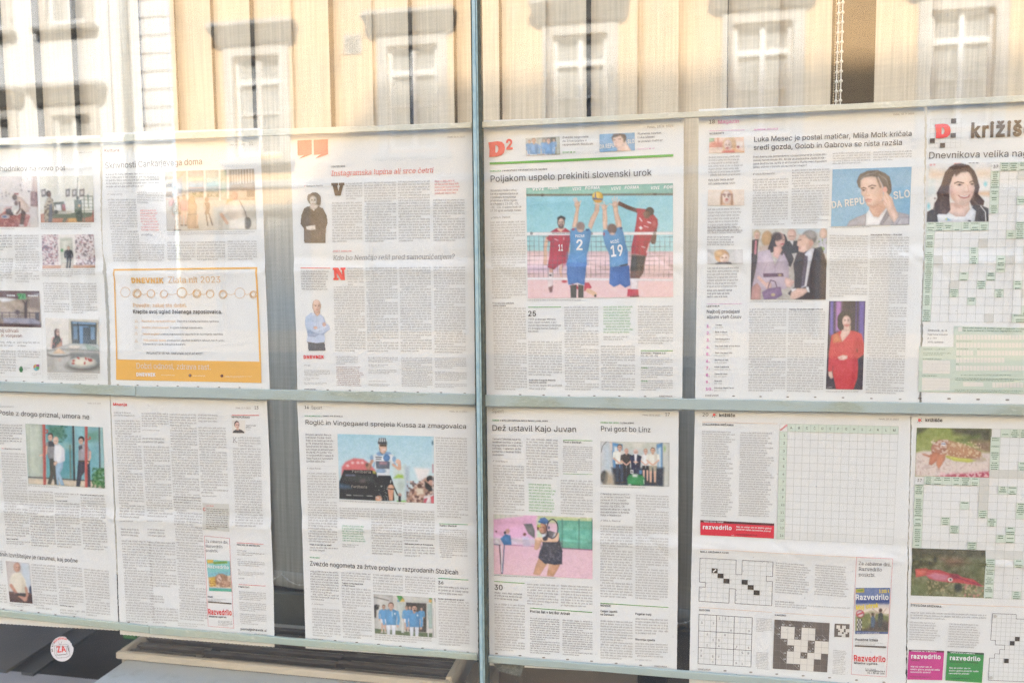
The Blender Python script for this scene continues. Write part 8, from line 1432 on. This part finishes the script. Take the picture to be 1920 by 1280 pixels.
# dark display floor left of the heater
ZD = .80
P = [onz(x, y, ZD) for x, y in ((0, 1254.5), (200, 1283))]
yb_ = float(P[0][1]); print('floor', P, q0, q1)
o = MB().box(-2.55, 1.55, yb_, .275, ZD-.02, ZD, 0).box(-2.55, XL-.002, .2751, 1.6, ZD-.02, ZD, 0).build('display_floor', mat('black_lino', (0.022, 0.020, 0.019), .35, .4, (40, .3))); tag(o, kind='structure')
o = MB().box(-2.55, XL-.05, .004, yb_-.0005, ZD-.05, ZD+.001, .002).build('window_sill', mat('lilac_grey_sill', (0.36, 0.35, 0.36), .5, .3, (10, .08))); tag(o, kind='structure')
zb_ = ZD+.004
def board(name, pts, z, m, lb, th=.006):  # flat grey shapes put in for pale reflections over the black floor
    P = [onz(x, y, z) for x, y in pts]; V = [tuple(p) for p in P]+[(p[0], p[1], p[2]-th) for p in P]; n_ = len(pts)
    o = MB().raw(V, [tuple(range(n_)), tuple(range(2*n_-1, n_-1, -1))]+[(i, i+n_, (i+1) % n_+n_, (i+1) % n_) for i in range(n_)]).build(name, m); tag(o, lb, 'reflection'); return o
m_gb = mat('grey_reflection', (0.105, 0.10, 0.095), .6, .3, (9, .15)); m_gb2 = mat('dark_grey_reflection', (0.06, 0.062, 0.062), .5, .3)
board('grey_reflection', [(-60, 1150), (150, 1168), (12, 1256), (-60, 1250)], zb_+.003, m_gb, 'broad grey shape standing in for a reflection left on the black display floor')
board('reflection_streak', [(163, 1170), (192, 1172), (62, 1262), (40, 1259)], zb_+.003, m_gb2, 'thin dark grey shape standing in for a reflection near the round sticker')
gp = onz(244, 1192, ZD+.004); o = MB().box(float(gp[0])-.012, float(gp[0])+.022, float(gp[1])-.01, float(gp[1])+.03, ZD+.001, ZD+.10, .002).build('green_box', mat('green_card', (0.05, 0.20, 0.045), .6, .3)); tag(o, 'small green box standing beside the heater under the pages', 'box')
# behind the grille and to the right of the heater
o = MB().box(XL+.06, XR+.3, YR+.10, YR+.115, .5, ZT+.012, .002).build('added_back_panel', mat('grey_green_panel', (0.17, 0.165, 0.125), .6, .2, (12, .15))); tag(o, 'grey green panel added behind the heater grille in place of the dim floor', 'panel')  # panel added because the dim floor behind would come out too dark
o = MB().box(XL, 1.2, .262, .274, .45, ZT-.10, .002).build('floor_riser', mat('riser', (0.05, .045, .038), .7, .2)); tag(o, kind='structure')
o = MB().box(XR+.03, XR+.075, .03, .19, .80, ZT-.01, .002).build('beige_post', mat('beige_paint', (0.20, 0.18, 0.15), .6, .2)); tag(o, 'short beige post right beside the heater cabinet', 'post')
xa, xb = float(at(935, 1260, .2)[0]), float(at(1195, 1270, .2)[0])
o = MB().box(xa, xb, .2, .215, .801, float(at(1000, 1232, .2)[2])+.03, .002).build('brown_panel', mat('brown_card', (0.16, 0.14, 0.12), .6, .2, (7, .12))); tag(o, 'brown grey panel under the tennis page behind the green strip', 'panel')
xa, xb = float(at(1250, 1260, .24)[0]), float(at(1700, 1270, .24)[0])
o = MB().box(xa, xb+.3, .235, .25, .801, float(at(1300, 1180, .24)[2]), .002).build('dark_panel', mat('dark_card', (0.052, 0.047, 0.037), .6, .2, (7, .12))); tag(o, 'dark brown panel under the puzzle page below the blind', 'panel')
vt = [at(925, 1243, .012), at(985, 1245, .012), at(975, 1268, .012), at(932, 1256, .012)]  # thin flat piece for a frosted dusty patch
o = MB().raw([tuple(p) for p in vt]+[(p[0], p[1]+.0006, p[2]) for p in vt], [(0, 1, 2, 3), (7, 6, 5, 4), (0, 4, 5, 1), (1, 5, 6, 2), (2, 6, 7, 3), (3, 7, 4, 0)]).build('dusty_patch', mat('frosted_dust', (0.17, 0.18, 0.155), .7, .3, (300, .4))); tag(o, 'frosted dusty patch under the green strip beside the teal joint', 'patch')
